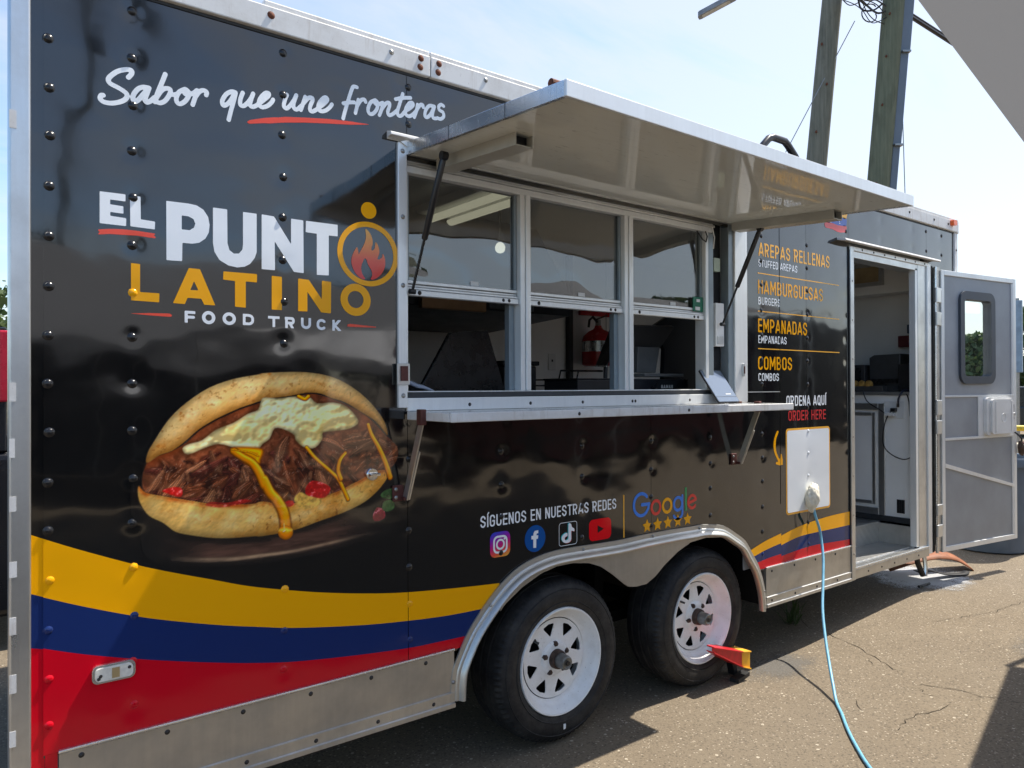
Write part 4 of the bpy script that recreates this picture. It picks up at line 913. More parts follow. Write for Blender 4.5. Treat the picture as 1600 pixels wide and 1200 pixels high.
pr = Print(5.27, 5.74, 1.35, 1.46, .0026); words(pr, 'ORDER HERE', 5.298, 5.707, 1.3735, 1.4335, .125, .1); pr.build('order_lettering', M['order_red'], -.0012, T)
pr = Print(*bounds(TR['arrow']), .0024); pr.poly(spline(TR['arrow'][0], 2, True)); pr.build('order_arrow', M['gold_print'], -.0012, T)
part(MB().prism([rrect(5.272, 5.752, .826, 1.329, .022)], -.0012, None), 'code_panel', M['gold_soft'], fix=False)
part(MB().prism([rrect(5.283, 5.741, .838, 1.317, .016)], -.0024, None), 'code_panel_face', M['white_print'], fix=False)
# -- flag and the tail of its caption (mostly behind the hatch)
for q, m in zip(TR['flag'], ('gold_soft', 'flag_blue', 'order_red')):
    pr = Print(*bounds([q]), .003); pr.poly(spline(q, 2, True)); pr.build('flag_print', M[m], -.0012, T)
pr = Print(5.70, 5.95, 2.56, 2.70, .0024)
for x, z in TR['flagstars'][0]: pr.ell((x, z), .0055, .0042)
pr.build('flag_stars', M['white_print'], -.0024, T)
pr = Print(5.38, 5.66, 2.56, 2.68, .0026); words(pr, 'LA', 5.53, 5.60, 2.585, 2.64, .17); pr.build('flag_caption', M['white_print'], -.0012, T)
part(MB().add([(5.62, -.0012, 2.606), (5.675, -.0012, 2.606), (5.675, -.0012, 2.616), (5.62, -.0012, 2.616)], [(0, 1, 2, 3)]), 'flag_caption_dash', M['red_print'], fix=False)
# -- follow-us line and the round and square badges
pr = Print(3.08, 3.90, .99, 1.09, .0024); words(pr, 'SÍGUENOS EN NUESTRAS REDES', 3.105, 3.878, 1.0095, 1.0575, .128, .095); pr.build('follow_lettering', M['white_print'], -.0012, T)
part(MB().box(3.9245, 3.9305, -.0014, 0, .868, 1.068), 'follow_divider', M['gold_soft'])
def insta_mat():
    t = NT('sunset_badge_vinyl'); n = wrap_normal(t); p = t.pos(); s = t.n('ShaderNodeSeparateXYZ'); t.l(p, s.inputs[0])
    u = t.math('DIVIDE', t.math('SUBTRACT', s.outputs[0], 3.153), .103); v = t.math('DIVIDE', t.math('SUBTRACT', s.outputs[2], .880), .103)
    f = t.math('ADD', t.math('MULTIPLY', v, .85), t.math('MULTIPLY', t.math('SUBTRACT', 1.0, u), .25))
    return t.pbr(t.ramp(f, [(.0, (.85, .48, .06)), (.28, (.80, .10, .05)), (.52, (.62, .015, .17)), (.78, (.26, .02, .42)), (1.0, (.05, .06, .55))]), .1, 0, .5, n)
M['insta'] = insta_mat()
part(MB().prism([rrect(3.153, 3.256, .881, .984, .026)], -.0012, None), 'photo_badge', M['insta'], fix=False)
pr = Print(3.15, 3.26, .87, .99, .0014)
pr.poly(rrect(3.168, 3.241, .896, .969, .022)); pr.poly(rrect(3.1765, 3.2325, .9045, .9605, .015), cut=True)
pr2 = Print(3.15, 3.26, .87, .99, .0014); pr2.ell((3.2045, .9325), .0225, .0225); pr2.ell((3.2045, .9325), .0145, .0145, cut=True); pr2.ell((3.2255, .9535), .0045, .0045)
pr.d = np.minimum(pr.d, pr2.d); pr.build('photo_badge_camera', M['white_print'], -.0024, T)
pr = Print(3.32, 3.46, .86, 1.0, .0018); pr.ell((3.3893, .9325), .0565, .0565); pr.build('round_badge', M['fb_blue'], -.0012, T)
pr = Print(*bounds(TR['facebook_f']), .0016); pr.poly(TR['facebook_f'][0], .001); pr.build('round_badge_letter', M['white_print'], -.0024, T)
pr = Print(3.51, 3.64, .87, 1.0, .0016); pr.poly(rrect(3.5235, 3.6305, .879, .9815, .014)); pr.poly(rrect(3.5258, 3.6282, .8813, .9792, .012), cut=True); pr.build('note_badge_outline', M['white_print'], -.0012, T)
for dx, dz, m, y in ((-.0028, .0018, 'cyan', -.0012), (.0028, -.0018, 'order_red', -.0018), (0, 0, 'white_print', -.0030)):
    pr = Print(*bounds(TR['tiktok']), .0014); pr.poly(np.array(spline(TR['tiktok'][0], 2, True))+np.array([dx, dz]), .0004); pr.build('note_badge_note', M[m], y, T)
part(MB().prism([rrect(3.7035, 3.8430, .8775, .9745, .024)], -.0012, None), 'play_badge', M['yt_red'], fix=False)
part(MB().add([(a, -.0024, b) for a, b in TR['play'][0]], [(0, 1, 2)]), 'play_badge_triangle', M['black'], fix=False)
# -- search-engine review mark
def glog():
    Y = -.0012
    pr = Print(3.97, 4.13, .93, 1.09, .0018); c = (4.0475, 1.0105)
    pr.line([(c[0]+.052*math.cos(math.radians(a)), c[1]+.0525*math.sin(math.radians(a))) for a in range(42, 361, 8)]+[(c[0]+.054, c[1]-.0005)], .0078)
    pr.line([(c[0]+.053, c[1]-.001), (c[0]+.004, c[1]-.001)], .0078); pr.build('review_lettering', M['g_blue'], Y, T)
    for x, z, m in ((4.1515, .9875, 'g_red'), (4.2335, .9875, 'gold_print')):
        pr = Print(x-.06, x+.06, z-.06, z+.06, .0018); pr.ell((x, z), .0385, .0395); pr.ell((x, z), .0235, .0245, cut=True); pr.build('review_lettering', M[m], Y, T)
    x, z = 4.3155, .9885; pr = Print(x-.06, x+.06, z-.11, z+.06, .0018); pr.ell((x, z), .0385, .0395); pr.ell((x, z), .0235, .0245, cut=True)
    q = Print(x-.06, x+.06, z-.11, z+.06, .0018); q.line([(x+.033, z+.038), (x+.033, z-.045)]+[(x-.001+.034*math.cos(math.radians(a)), z-.045+.030*math.sin(math.radians(a))) for a in range(0, -160, -12)], .0072)
    pr.d = np.minimum(pr.d, q.d); pr.build('review_lettering', M['g_blue'], Y, T)
    part(MB().box(4.3695, 4.3835, -.0014, 0, .9485, 1.0655), 'review_lettering', M['g_green'])
    x, z = 4.4255, .9885; pr = Print(x-.06, x+.06, z-.06, z+.06, .0018); pr.line([(x-.030, z-.006), (x+.030, z+.010)]+[(x+.031*math.cos(math.radians(a)), z+.032*math.sin(math.radians(a))) for a in range(18, 325, 10)], .0074); pr.build('review_lettering', M['g_red'], Y, T)
glog()
for k, (x, z) in enumerate(TR['stars'][0]):
    z = .9035; x = 4.087+.0765*k*.985
    st = []
    for i in range(10):
        r = .0335 if i % 2 == 0 else .0165; a = math.radians(90+36*i); st.append((x+r*math.cos(a), z+r*math.sin(a)))
    part(MB().prism([st], -.0012, None), 'rating_star', M['gold_print'], fix=False)
# ---------------------------------------------------------------- rivets and screws
def dome(r, h, n=10):
    mb = MB(); prof = [(0, r*1.25), (-h*.12, r*1.05), (-h*.55, r*.9), (-h*.88, r*.55), (-h, .0006)]; mb.lathe(prof, n); return mb
_riv = {}
def rivet(x, z, m='black', y=-.0005, r=.0115, h=.0055, name='rivet', parent=None):
    key = (name, m, r)
    if key not in _riv:
        o = dome(r, h).build(name, M[m], parent or T, True, angle=80); _riv[key] = o.data
    else:
        o = bpy.data.objects.new(name, _riv[key]); COL.objects.link(o); set_parent(o, parent or T)
    o.location = (x, y, z); o.rotation_euler = (0, random.random()*6, 0)
    return o
def wrap_colour(x, z):
    w, o = (wl, (0, 1, 2)) if x < 4 else (wr, ((0, 2, 4) if x < 5.218 else (1, 3, 5)))
    if x < 3.0 or x > 4.9:
        za, zb, zc = (interp_curve(w[i], x) for i in o)
        if z < zc: return 'red'
        if z < zb: return 'blue'
        if z < za: return 'yellow'
    return 'black'
rows = [.634, .763, .9, 1.041, 1.175, 1.309, 1.452, 1.589, 1.726, 1.863, 2.003, 2.145, 2.284, 2.422, 2.562, 2.703]
for x in (1.632, 1.845, 2.302, 2.781, 3.211, 3.660, 4.118, 4.575, 5.038, 5.506, 5.962, 7.099, 7.356):
    for z in rows:
        if 2.7 < x < 4.9 and (1.4 < z < (2.44 if x > 2.79 else 2.5)): continue
        if x < 2.4 and x > 1.7 and 1.0 < z < 1.6 and x > 1.9: continue
        az = arch_z(x)
        if az and z < az+.02: continue
        if 5.0 < x < 5.99 and z < .62: continue
        if x > 5.9 and z < 2.53: continue
        if 2.79 < x < 4.85 and z > 2.42 and x > 2.9: continue
        m = wrap_colour(x, z)
        if abs(x-1.845) < .01 and abs(z-1.863) < .01: m = 'gold_print'
        if abs(x-5.506) < .01 and .85 < z < 1.32: m = 'white_print'
        rivet(x+random.uniform(-.003, .003), z+random.uniform(-.003, .003), 'rivet' if m == 'black' else m)
# ---------------------------------------------------------------- rails, posts and skirt
ZR = 2.757
part(MB().box(1.525, 2.8655, -.022, .02, ZR, 2.836), 'roof_rail', M['rail'], bevel=.004)
part(MB().box(2.8695, 7.60, -.022, .02, ZR, 2.836), 'roof_rail', M['rail'], bevel=.004)
part(MB().box(2.234, 2.8655, -.016, .03, 2.8365, 2.856), 'roof_rail_lip', M['rail'], bevel=.004)
part(MB().box(2.8695, 7.60, -.016, .03, 2.8365, 2.856), 'roof_rail_lip', M['rail'], bevel=.004)
part(MB().box(1.60, 7.58, -.004, -.0005, 2.7475, 2.7565), 'rail_sealant', M['gasket'])
part(MB().lathe([(ZR-.003, .001), (ZR-.003, .05), (2.838, .05), (2.856, .046), (2.856, .001)], 20, (7.60, .028, 0), 'z'), 'rail_corner_cap', M['rail'], smooth=True)
for x, z, m in ((2.255, 2.806, 'rust'), (2.825, 2.817, 'rust'), (2.822, 2.783, 'rust'), (2.905, 2.817, 'rust'), (2.901, 2.783, 'rust'), (2.70, 2.806, 'screw'), (3.125, 2.81, 'screw'), (6.79, 2.80, 'dark_screw'), (7.18, 2.80, 'dark_screw'), (7.42, 2.80, 'dark_screw'), (6.43, 2.80, 'dark_screw')):
    rivet(x, z, m, -.0222, .0085 if m != 'rust' else .0105, .006, 'screw')
part(MB().prism([rrect(7.452, 7.512, 2.794, 2.834, .012)], -.05, -.0225), 'clearance_lamp', simple('orange_lens', (.85, .13, .02), .25, 0, .5, .1, 60), bevel=.006)
part(MB().prism([[(1.540, -.024), (1.586, -.024), (1.5885, -.018), (1.5885, .03), (1.565, .034), (1.545, .05), (1.537, .02), (1.537, -.016)]], .28, 2.756, lambda x, y, z: (x, z, y)), 'corner_post', M['alu'], bevel=.003)
for z in (2.31, 1.57, 1.418, 1.262, 1.085, .935, .78, .628, .48):
    dz = random.uniform(-.008, .006); part(MB().box(1.5385, 1.5535+random.uniform(-.003, .004), -.0256, -.0243, z-.024-dz, z+.022), 'tape_patch', M['rail'])
part(MB().box(7.562, 7.612, -.012, .05, .36, ZR-.003), 'corner_post', M['rail'], bevel=.004)
for z in (2.62, 2.45): rivet(7.585, z, 'dark_screw', -.0125, .007, .005, 'screw')
def skirt(x0, x1, xa):
    part(MB().box(x0, x1, -.006, .02, .340, .5495), 'skirt_panel', M['alu_skirt'])
    part(MB().box(x0-.002, x1, -.013, .0, .5500, .5600), 'skirt_trim', M['alu_bright'], bevel=.003)
    part(MB().prism([[(-.0065, .392), (-.013, .390), (-.013, .383), (-.009, .381), (-.009, .351), (-.016, .349), (-.016, .333), (-.0, .333), (.0, .392)]], x0, x1, lambda a, yy, b: (yy, a, b)), 'skirt_trim', M['alu'])
    x = x0+.05; k = 0
    while x < x1-.02:
        rivet(x, .366, 'dark_screw', -.0092, .0062, .004, 'screw'); x += .235
    x = x0+.055
    while x < x1-.02:
        rivet(x, .530, 'dark_screw', -.0062, .0065, .004, 'screw'); x += .2275
skirt(1.655, 2.975, 0); skirt(5.062, 5.985, 0)
# ---------------------------------------------------------------- fender
def fender():
    P = [tuple(q) for q in spline(fo, 4)]; m = len(P); mb = MB()
    prof = [(0, -.004), (.001, -.010), (.020, -.011), (.023, -.0155), (.034, -.017), (.037, -.022), (.042, -.032), (.050, -.036), (.058, -.031), (.062, -.020), (.062, -.001)]
    vs = []
    for i, q in enumerate(P):
        a = Vector(P[max(i-1, 0)]); b = Vector(P[min(i+1, m-1)]); t = (b-a).normalized(); n = Vector((t.y, -t.x))
        for s, y in prof: vs.append((q[0]+n.x*s, y, q[1]+n.y*s))
    k = len(prof); mb.add(vs, [(i*k+j, (i+1)*k+j, (i+1)*k+j+1, i*k+j+1) for i in range(m-1) for j in range(k-1)])
    mb.add([vs[j] for j in range(k)], [tuple(range(k))]); mb.add([vs[(m-1)*k+j] for j in range(k)], [tuple(range(k))])
    part(mb, 'fender', M['alu_fender'], smooth=True, angle=50)
    mid = []
    for i, q in enumerate(P):
        a = Vector(P[max(i-1, 0)]); b = Vector(P[min(i+1, m-1)]); t = (b-a).normalized(); n = Vector((t.y, -t.x)); mid.append((q[0]+n.x*.03, q[1]+n.y*.03))
    inn = [tuple(q) for q in spline(fi, 4)]
    xs = [3.20+1.66*k/120 for k in range(121)]; iz = [float(np.interp(x, [q[0] for q in fi], [q[1] for q in fi])) for x in xs]
    uz = [float(np.interp(x, [q[0] for q in mid], [q[1] for q in mid])) for x in xs]
    keep = [(x, min(a, b-.002), b) for x, a, b in zip(xs, iz, uz)]
    part(MB().prism([[(x, b) for x, a, b in keep]+[(x, a) for x, a, b in keep[::-1]]], -.008, -.003), 'fender_plate', M['alu_skirt'])
    for x, z in ((2.968, .43), (3.148, .695), (3.66, .852), (4.118, .853), (4.47, .85), (5.035, .43)): rivet(x+.0, z, 'screw', -.0125, .0065, .005, 'screw')
fender()
# wheel well and underbody
ub = MB(); ub.box(2.96, 5.06, .035, 1.0, .872, .89); ub.box(2.96, 5.06, .95, .97, .10, .872); ub.box(2.94, 2.96, .03, .97, .34, .89); ub.box(5.062, 5.08, .03, .97, .34, .89)  # back plate runs low, a dark sheet for the shade behind the wheels
part(ub, 'wheel_well', M['underbody'])
ub = MB(); ub.box(1.78, 2.94, .03, 2.3, .38, .50); ub.box(5.08, 6.04, .03, 2.3, .40, .50); ub.box(6.04, 7.56, .34, 2.3, .40, .50); ub.box(6.93, 7.56, .03, .34, .40, .50); ub.box(2.94, 5.08, .97, 2.3, .40, .50)
ub.box(1.62, 7.5, .5, .62, .27, .40) if False else None
part(ub, 'chassis', M['underbody'])
ax = MB()
for x in (3.573, 4.557): ax.tube([(x, .2, .36), (x, 2.1, .36)], .04, 10)
for x in (3.2, 3.9, 4.25, 4.9): ax.box(x-.03, x+.03, .5, .58, .28, .87)
ax.box(3.0, 5.0, .42, .56, .30, .36)
part(ax, 'axle', M['underbody'])
part(MB().box(1.78, 7.56, 2.30, 2.34, .18, .4995), 'far_skirt', M['underbody'])  # added on the hidden side, hung low to darken the space underneath
for x in (3.573, 4.557): part(MB().lathe([(2.05, .001), (2.05, .30), (2.07, .36), (2.26, .36), (2.28, .30), (2.28, .001)], 32, (x, 0, .36)), 'far_tyre', M['tyre'], smooth=True)
# ---------------------------------------------------------------- wheels
def wheel(x, rot):
    w_ = empty('wheel', (x, .16, .36), T); c = (x, 0, .36)
    prof = [(.060, .224), (.050, .229), (.040, .236), (.030, .252), (.024, .285), (.027, .312), (.036, .334), (.045, .345), (.056, .353), (.075, .359), (.098, .3605), (.100, .353), (.108, .353), (.110, .361), (.145, .3615), (.147, .354), (.157, .354), (.159, .3615), (.196, .361), (.198, .354), (.206, .354), (.208, .360), (.235, .357), (.255, .345), (.275, .31), (.27, .25), (.25, .224)]
    def mod(i, k, r):
        if 7 <= i <= 9 and k % 2: return r-.0065
        if i in (6,) and k % 2: return r-.003
        if i == 4: return r
        return r
    MB().lathe(prof, 168, c, mod=mod, close=True).build('tyre', M['tyre'], w_, True, angle=30)
    for rr in (.262, .318): MB().lathe([(.0285 if rr < .3 else .0295, rr-.003), (.0245 if rr < .3 else .0262, rr), (.0285 if rr < .3 else .0300, rr+.003)], 96, c).build('sidewall_ridge', M['tyre'], w_, True)
    rim = [(.062, .2345), (.036, .2365), (.031, .233), (.032, .2275), (.038, .2255), (.045, .220), (.056, .2125), (.068, .208), (.076, .2025), (.084, .196), (.091, .188), (.093, .1795), (.105, .1795), (.108, .21), (.24, .20)]
    MB().lathe(rim, 72, c).build('rim', M['rim'], w_, True, angle=40)
    disc = MB(); circ = [(.1755*math.cos(2*math.pi*k/72), .1755*math.sin(2*math.pi*k/72)) for k in range(72)]; inner = [(.074*math.cos(2*math.pi*k/40), .074*math.sin(2*math.pi*k/40)) for k in range(40)]
    holes = []
    for k in range(8):
        a = rot+2*math.pi*k/8+.22; tri = [(.156, a-.19), (.159, a), (.156, a+.19), (.149, a+.21), (.106, a+.05), (.101, a), (.106, a-.05), (.149, a-.21)]
        holes.append([(r*math.cos(t), r*math.sin(t)) for r, t in tri])
    disc.prism([circ, inner]+holes, .090, .0945, lambda a, y, b: (x+a, y+.0, .36+b)); disc.build('wheel_disc', M['rim'], w_, bevel=.0012)
    MB().lathe([(.0932, .080), (.0885, .0775), (.080, .0715), (.077, .064), (.077, .043)], 48, c).build('hub_plate', M['rim'], w_, True, angle=60)
    MB().lathe([(.095, .0435), (.060, .042), (.052, .040), (.050, .034)], 28, c).build('hub', M['hub_rust'], w_, True, angle=40)
    MB().lathe([(.052, .0325), (.012, .0315), (.004, .029), (.001, .024), (.004, .018), (.006, .0005)], 28, c).build('grease_cap', M['hub_cap'], w_, True, angle=35)
    MB().lathe([(.0005, .011), (-.004, .0105), (-.004, .0005)], 14, c).build('grease_plug', M['black_plastic'], w_, True, angle=35)
    for k in range(5):
        a = rot*1.7+.35+2*math.pi*k/5; q = (x+.0655*math.cos(a), 0, .36+.0655*math.sin(a))
        MB().lathe([(.096, .0125), (.076, .0125), (.070, .0095), (.068, .0005)], 6, q).build('lug_nut', M['hub_rust'], w_)
    a = 2.45; MB().tube([(x+.155*math.cos(a), .112, .36+.155*math.sin(a)), (x+.150*math.cos(a), .085, .36+.150*math.sin(a)), (x+.135*math.cos(a), .072, .36+.140*math.sin(a))], .0055, 8).build('valve', M['black_plastic'], w_)
    MB().lathe([(.150, .19), (.150, .0005)], 40, c).build('brake_drum', M['underbody'], w_)
    pr = Print(x-.02, x+.02, .36-.30, .36-.26, .0012); words(pr, 'D', x-.008, x+.008, .36-.296, .36-.272, .3); pr.d = pr.d
    if rot < .1: pr.build('sidewall_mark', M['white_print'], .0225, w_)
wheel(3.573, .0); wheel(4.557, .25)
# side marker lamp, lock
mk = part(MB().prism([rrect(1.736, 1.849, .722, .774, .016)], -.012, -.001), 'marker_lamp', M['alu_bright'], bevel=.003)
part(MB().prism([rrect(1.743, 1.842, .729, .767, .012)], -.017, -.0125), 'lamp_lens', simple('clear_lens', (.72, .70, .62), .15, 0, .6, .12, 70), mk, bevel=.003)
part(MB().box(1.786, 1.806, -.0185, -.0172, .734, .763), 'lamp_bulb', simple('lamp_amber', (.42, .30, .14), .3), mk)
for x, z in ((1.757, .745), (1.832, .756), (1.752, .738)): rivet(x, z, 'dark_screw', -.0172, .004, .003, 'lamp_screw', mk)
lk = part(MB().lathe([(-.001, .0235), (-.010, .0235), (-.013, .021), (-.013, .0005)], 32, (2.625, 0, 1.262)), 'hatch_lock', M['chrome'], smooth=True, angle=40)
part(MB().box(2.607, 2.648, -.030, -.0132, 1.256, 1.268), 'lock_lever', M['chrome'], lk, bevel=.003)
# ---------------------------------------------------------------- serving window
sw = empty('serving_window', (3.66, .02, 1.97), T)
def fr(x0, x1, y0, y1, z0, z1, name='window_frame', m='frame_white', b=.0025): return MB().box(x0, x1, y0, y1, z0, z1).build(name, M[m], sw, bevel=b)
fr(2.732, 2.7695, -.012, .03, 1.50, 2.487, 'window_jamb')                       # left outer strip
for z in (2.455, 2.21, 1.955, 1.62, 1.545): rivet(2.751, z, 'screw', -.0122, .0075, .005, 'screw', sw)
fr(2.7697, 4.61, .005, .06, 2.386, 2.412, 'window_head'); fr(2.7697, 4.62, -.004, .05, 2.4122, 2.4235, 'window_head', 'alu'); fr(2.7697, 4.62, .008, .06, 2.4237, 2.448, 'window_head')
for x0, x1 in ((3.319, 3.376), (3.945, 4.006)):
    fr(x0, x0+.0245, .002, .075, 1.562, 2.3858, 'mullion'); fr(x0+.0265, x1-.010, -.003, .075, 1.562, 2.3858, 'mullion'); fr(x1-.0098, x1, .004, .075, 1.562, 2.3858, 'mullion')
fr(2.7697, 2.785, .01, .07, 1.562, 2.3858, 'window_frame')
fr(4.551, 4.574, .004, .075, 1.562, 2.3858, 'window_frame'); fr(4.5762, 4.628, .014, .075, 1.562, 2.3858, 'window_frame', 'track_blue')
for x in (3.318, 3.944): fr(x-.028, x-.0015, .045, .078, 1.562, 1.925, 'window_track', 'track_blue')
for n_, (x0, x1) in enumerate(((2.787, 3.317), (3.378, 3.943), (4.008, 4.549))):
    sash = fr(x0, x1, .014, .04, 1.924, 1.946, 'sash_rail'); fr(x0, x1, .018, .04, 1.9475, 1.957, 'sash_rail'); fr(x0, x1, .030, .05, 1.9585, 1.969, 'sash_rail', 'alu'); fr(x0, x1, .026, .05, 1.9705, 1.984, 'sash_rail')
    fr(x0, x0+.012, .026, .05, 1.9845, 2.385, 'sash_stile', 'track_blue'); fr(x1-.012, x1, .026, .05, 1.9845, 2.385, 'sash_stile', 'track_blue')
    MB().box(x0+.012, x1-.012, .038, .041, 1.984, 2.386).build('pane', M['glass'], sw)
    MB().box(x0+.30, x0+.34, .0355, .0372, 1.987, 2.004).build('pane_sticker', M['white_plastic'], sw)
    rivet(x0+.05, 1.936, 'dark_screw', .0138, .007, .004, 'screw', sw); rivet(x1-.08, 1.936, 'dark_screw', .0138, .006, .004, 'screw', sw); rivet(x1-.05, 1.936, 'dark_screw', .0138, .006, .004, 'screw', sw)
fr(2.7697, 4.63, .002, .09, 1.5575, 1.5615, 'window_sill'); fr(2.7697, 4.63, .004, .03, 1.5365, 1.557, 'sill_gasket', 'gasket'); fr(2.7697, 4.885, -.010, .03, 1.487, 1.536, 'sill_plate')
for x in (3.05, 3.36, 3.66, 3.98, 4.0, 4.4): rivet(x, 1.508, 'dark_screw', -.0102, .006, .004, 'screw', sw)
# gap at the right of the window and the wide outer strip
fr(4.63, 4.735, .05, .09, 1.50, 2.44, 'jamb_recess', 'rubber'); fr(4.7352, 4.779, -.002, .05, 1.50, 2.46, 'window_jamb', 'track_blue'); fr(4.7795, 4.890, -.012, .04, 1.49, 2.50, 'window_jamb', 'frame_white')
fr(4.645, 4.715, .012, .048, 1.79, 2.02, 'junction_box', 'white_panel'); fr(4.655, 4.705, .008, .0118, 1.80, 1.845, 'junction_box_lid', 'alu')
MB().prism([rrect(4.648, 4.700, 2.19, 2.262, .006)], .025, .049).build('switch_box', simple('pale_green_switch', (.42, .50, .36), .4), sw, bevel=.002)
MB().tube([(4.60, .004, 2.43), (4.60, -.004, 2.40), (4.612, -.006, 2.36), (4.605, -.004, 2.30)], .0035, 6).build('dangling_cord', M['white_plastic'], sw)
MB().tube([(4.50, .02, 2.385), (4.52, .0, 2.34), (4.55, .0, 2.33), (4.56, .0, 2.36), (4.545, .0, 2.385)], .0035, 6).build('cable_loop', M['black_plastic'], sw)
MB().box(4.470, 4.548, .021, .0255, 1.966, 2.042).build('green_sticker', simple('green_paper', (.015, .16, .09), .6), sw)
MB().box(4.495, 4.522, .0195, .0208, 2.015, 2.030).build('sticker_print', M['white_plastic'], sw); MB().box(4.485, 4.522, .0195, .0208, 1.972, 1.990).build('sticker_print', M['white_plastic'], sw)
MB().box(4.835, 4.852, -.022, -.0125, 1.63, 1.70).build('jamb_latch', M['alu'], sw, bevel=.003); MB().box(4.840, 4.847, -.0262, -.0222, 1.645, 1.685).build('latch_slot', M['brown_bracket'], sw)
lb = MB().box(2.722, 2.775, -.020, -.0125, 1.585, 1.665).build('jamb_latch', M['alu'], sw, bevel=.002); MB().box(2.735, 2.764, -.026, -.0202, 1.60, 1.655).build('latch_slot', M['brown_bracket'], sw)
# ---------------------------------------------------------------- serving shelf
sh = empty('serving_shelf', (3.8, -.15, 1.47), T)
MB().box(2.772, 4.846, -.300, -.0105, 1.474, 1.4862).build('shelf_top', aluminium('shelf_sheet', (.66, .66, .65), .24, (.05, 1, 1), .8, .3), sw and sh, bevel=.002)
MB().box(2.768, 4.850, -.312, -.3005, 1.4545, 1.4885).build('shelf_edge', M['rail'], sh, bevel=.004)
MB().box(2.766, 2.7715, -.300, -.012, 1.4555, 1.487).build('shelf_edge', M['rail'], sh, bevel=.003); MB().box(4.8465, 4.851, -.300, -.012, 1.4555, 1.487).build('shelf_edge', M['frame_white'], sh, bevel=.003)
for x in (3.36, 4.02): rivet(x, 1.471, 'dark_screw', -.3122, .006, .004, 'screw', sh)
for x in (3.37, 3.98): MB().box(x-.035, x+.035, -.299, -.02, 1.4866, 1.4876).build('shelf_strip', M['alu_bright'], sh)
for x, xb in ((2.756, 2.752), (4.80, 4.79)):
    a = MB().bar((x, -.135, 1.452), (xb, -.024, 1.165), .030, .006, (1, 0, 0)).build('shelf_arm', M['alu_skirt'], sh); MB().bar((x+.007, -.10, 1.345), (xb+.007, -.030, 1.165), .022, .006, (1, 0, 0)).build('arm_slide', M['alu'], sh)
    MB().box(xb-.045, xb+.0, -.012, -.001, 1.155, 1.215).build('arm_bracket', M['brown_bracket'], sh, bevel=.003); MB().box(xb-.010, xb+.012, -.034, -.012, 1.158, 1.172).build('arm_bracket', M['brown_bracket'], sh, bevel=.003)
    MB().box(x-.012, x+.012, -.150, -.118, 1.440, 1.497).build('arm_bracket', M['brown_bracket'], sh, bevel=.003)
    for z in (1.17, 1.20): rivet(xb-.032, z, 'screw', -.0122, .006, .004, 'screw', sh)
for x in (4.70, 4.76): MB().box(x, x+.025, -.05, -.02, 1.4865, 1.4965).build('hinge_bolt', M['rust'], sh, bevel=.003)
# ---------------------------------------------------------------- serving hatch (raised)
ha = empty('serving_hatch', (3.8, -.45, 2.45), T)
X0, X1, YO = 2.768, 4.858, -.905
ztop = lambda y: 2.492+(2.430-2.492)*y/YO
zbot = lambda y: 2.446+(2.384-2.446)*y/YO
def slab(x0, x1, y0, y1, a, b, name, m, bev=.002):
    """piece of the sloping leaf; a/b offsets above the underside plane"""
    mb = MB(); mb.add([(x, y, zbot(y)+c) for x in (x0, x1) for y in (y0, y1) for c in (a, b)], [(0,1,3,2),(4,6,7,5),(0,4,5,1),(2,3,7,6),(1,5,7,3),(0,2,6,4)])
    return mb.build(name, m, ha, bevel=bev)
slab(X0+.012, X1-.012, -.012, YO+.012, .004, .040, 'hatch_leaf', M['hatch'], 0)
slab(X0+.012, X1-.012, -.012, YO+.012, .0402, .0455, 'hatch_skin', M['black'], 0)
slab(X0, X1, YO+.012, YO, -.001, .047, 'hatch_edge', M['frame_white']); slab(X0, X0+.012, -.01, YO+.0122, -.001, .047, 'hatch_edge', M['alu_bright']); slab(X1-.012, X1, -.01, YO+.0122, -.001, .047, 'hatch_edge', M['alu_bright'])
slab(X0+.0122, X1-.0122, -.0, -.0118, .0, .047, 'hatch_edge', M['alu'])
for y in (-.62, -.3): slab(X0-.001, X0+.0122, y, y-.002, -.0012, .0472, 'edge_joint', M['gasket'], 0)
MB().prism([[(-.002, 2.520), (-.034, 2.512), (-.036, 2.500), (-.012, 2.496), (-.002, 2.49)]], 2.690, 4.90, lambda a, y, b: (y, a, b)).build('drip_rail', M['rail'], ha, bevel=.002)
MB().prism([[(2.74, 2.487), (2.80, 2.512), (2.84, 2.512), (2.775, 2.47)]], -.018, -.0125).build('hinge_plate', M['frame_white'], ha)
def channel(x, w_, d_, y0, y1):
    """open ended box section under the leaf"""
    mb = MB(); t = .004
    for x0, x1, a, b in ((x-w_/2, x-w_/2+t, -d_, .0), (x+w_/2-t, x+w_/2, -d_, .0), (x-w_/2+t, x+w_/2-t, -d_, -d_+t)):
        mb.add([(xx, y, zbot(y)+c+.0035) for xx in (x0, x1) for y in (y0, y1) for c in (a, b)], [(0,1,3,2),(4,6,7,5),(0,4,5,1),(2,3,7,6),(1,5,7,3),(0,2,6,4)])
    mb.build('strut_channel', M['hatch_channel'], ha)
    mb = MB(); mb.add([(xx, y1+.03, zbot(y1+.03)+c) for xx in (x-w_/2+t, x+w_/2-t) for c in (-d_+t+.0035, .003)], [(0, 1, 3, 2)]); mb.build('channel_end_shade', M['rubber'], ha)  # dark sheet inside the open end, standing for the shade in there
M['hatch_channel'] = simple('channel_paint', (.40, .39, .345), .35, 0, .5, .1, 12)
channel(2.925, .075, .042, -.03, -.52); channel(4.765, .075, .042, -.03, -.60)
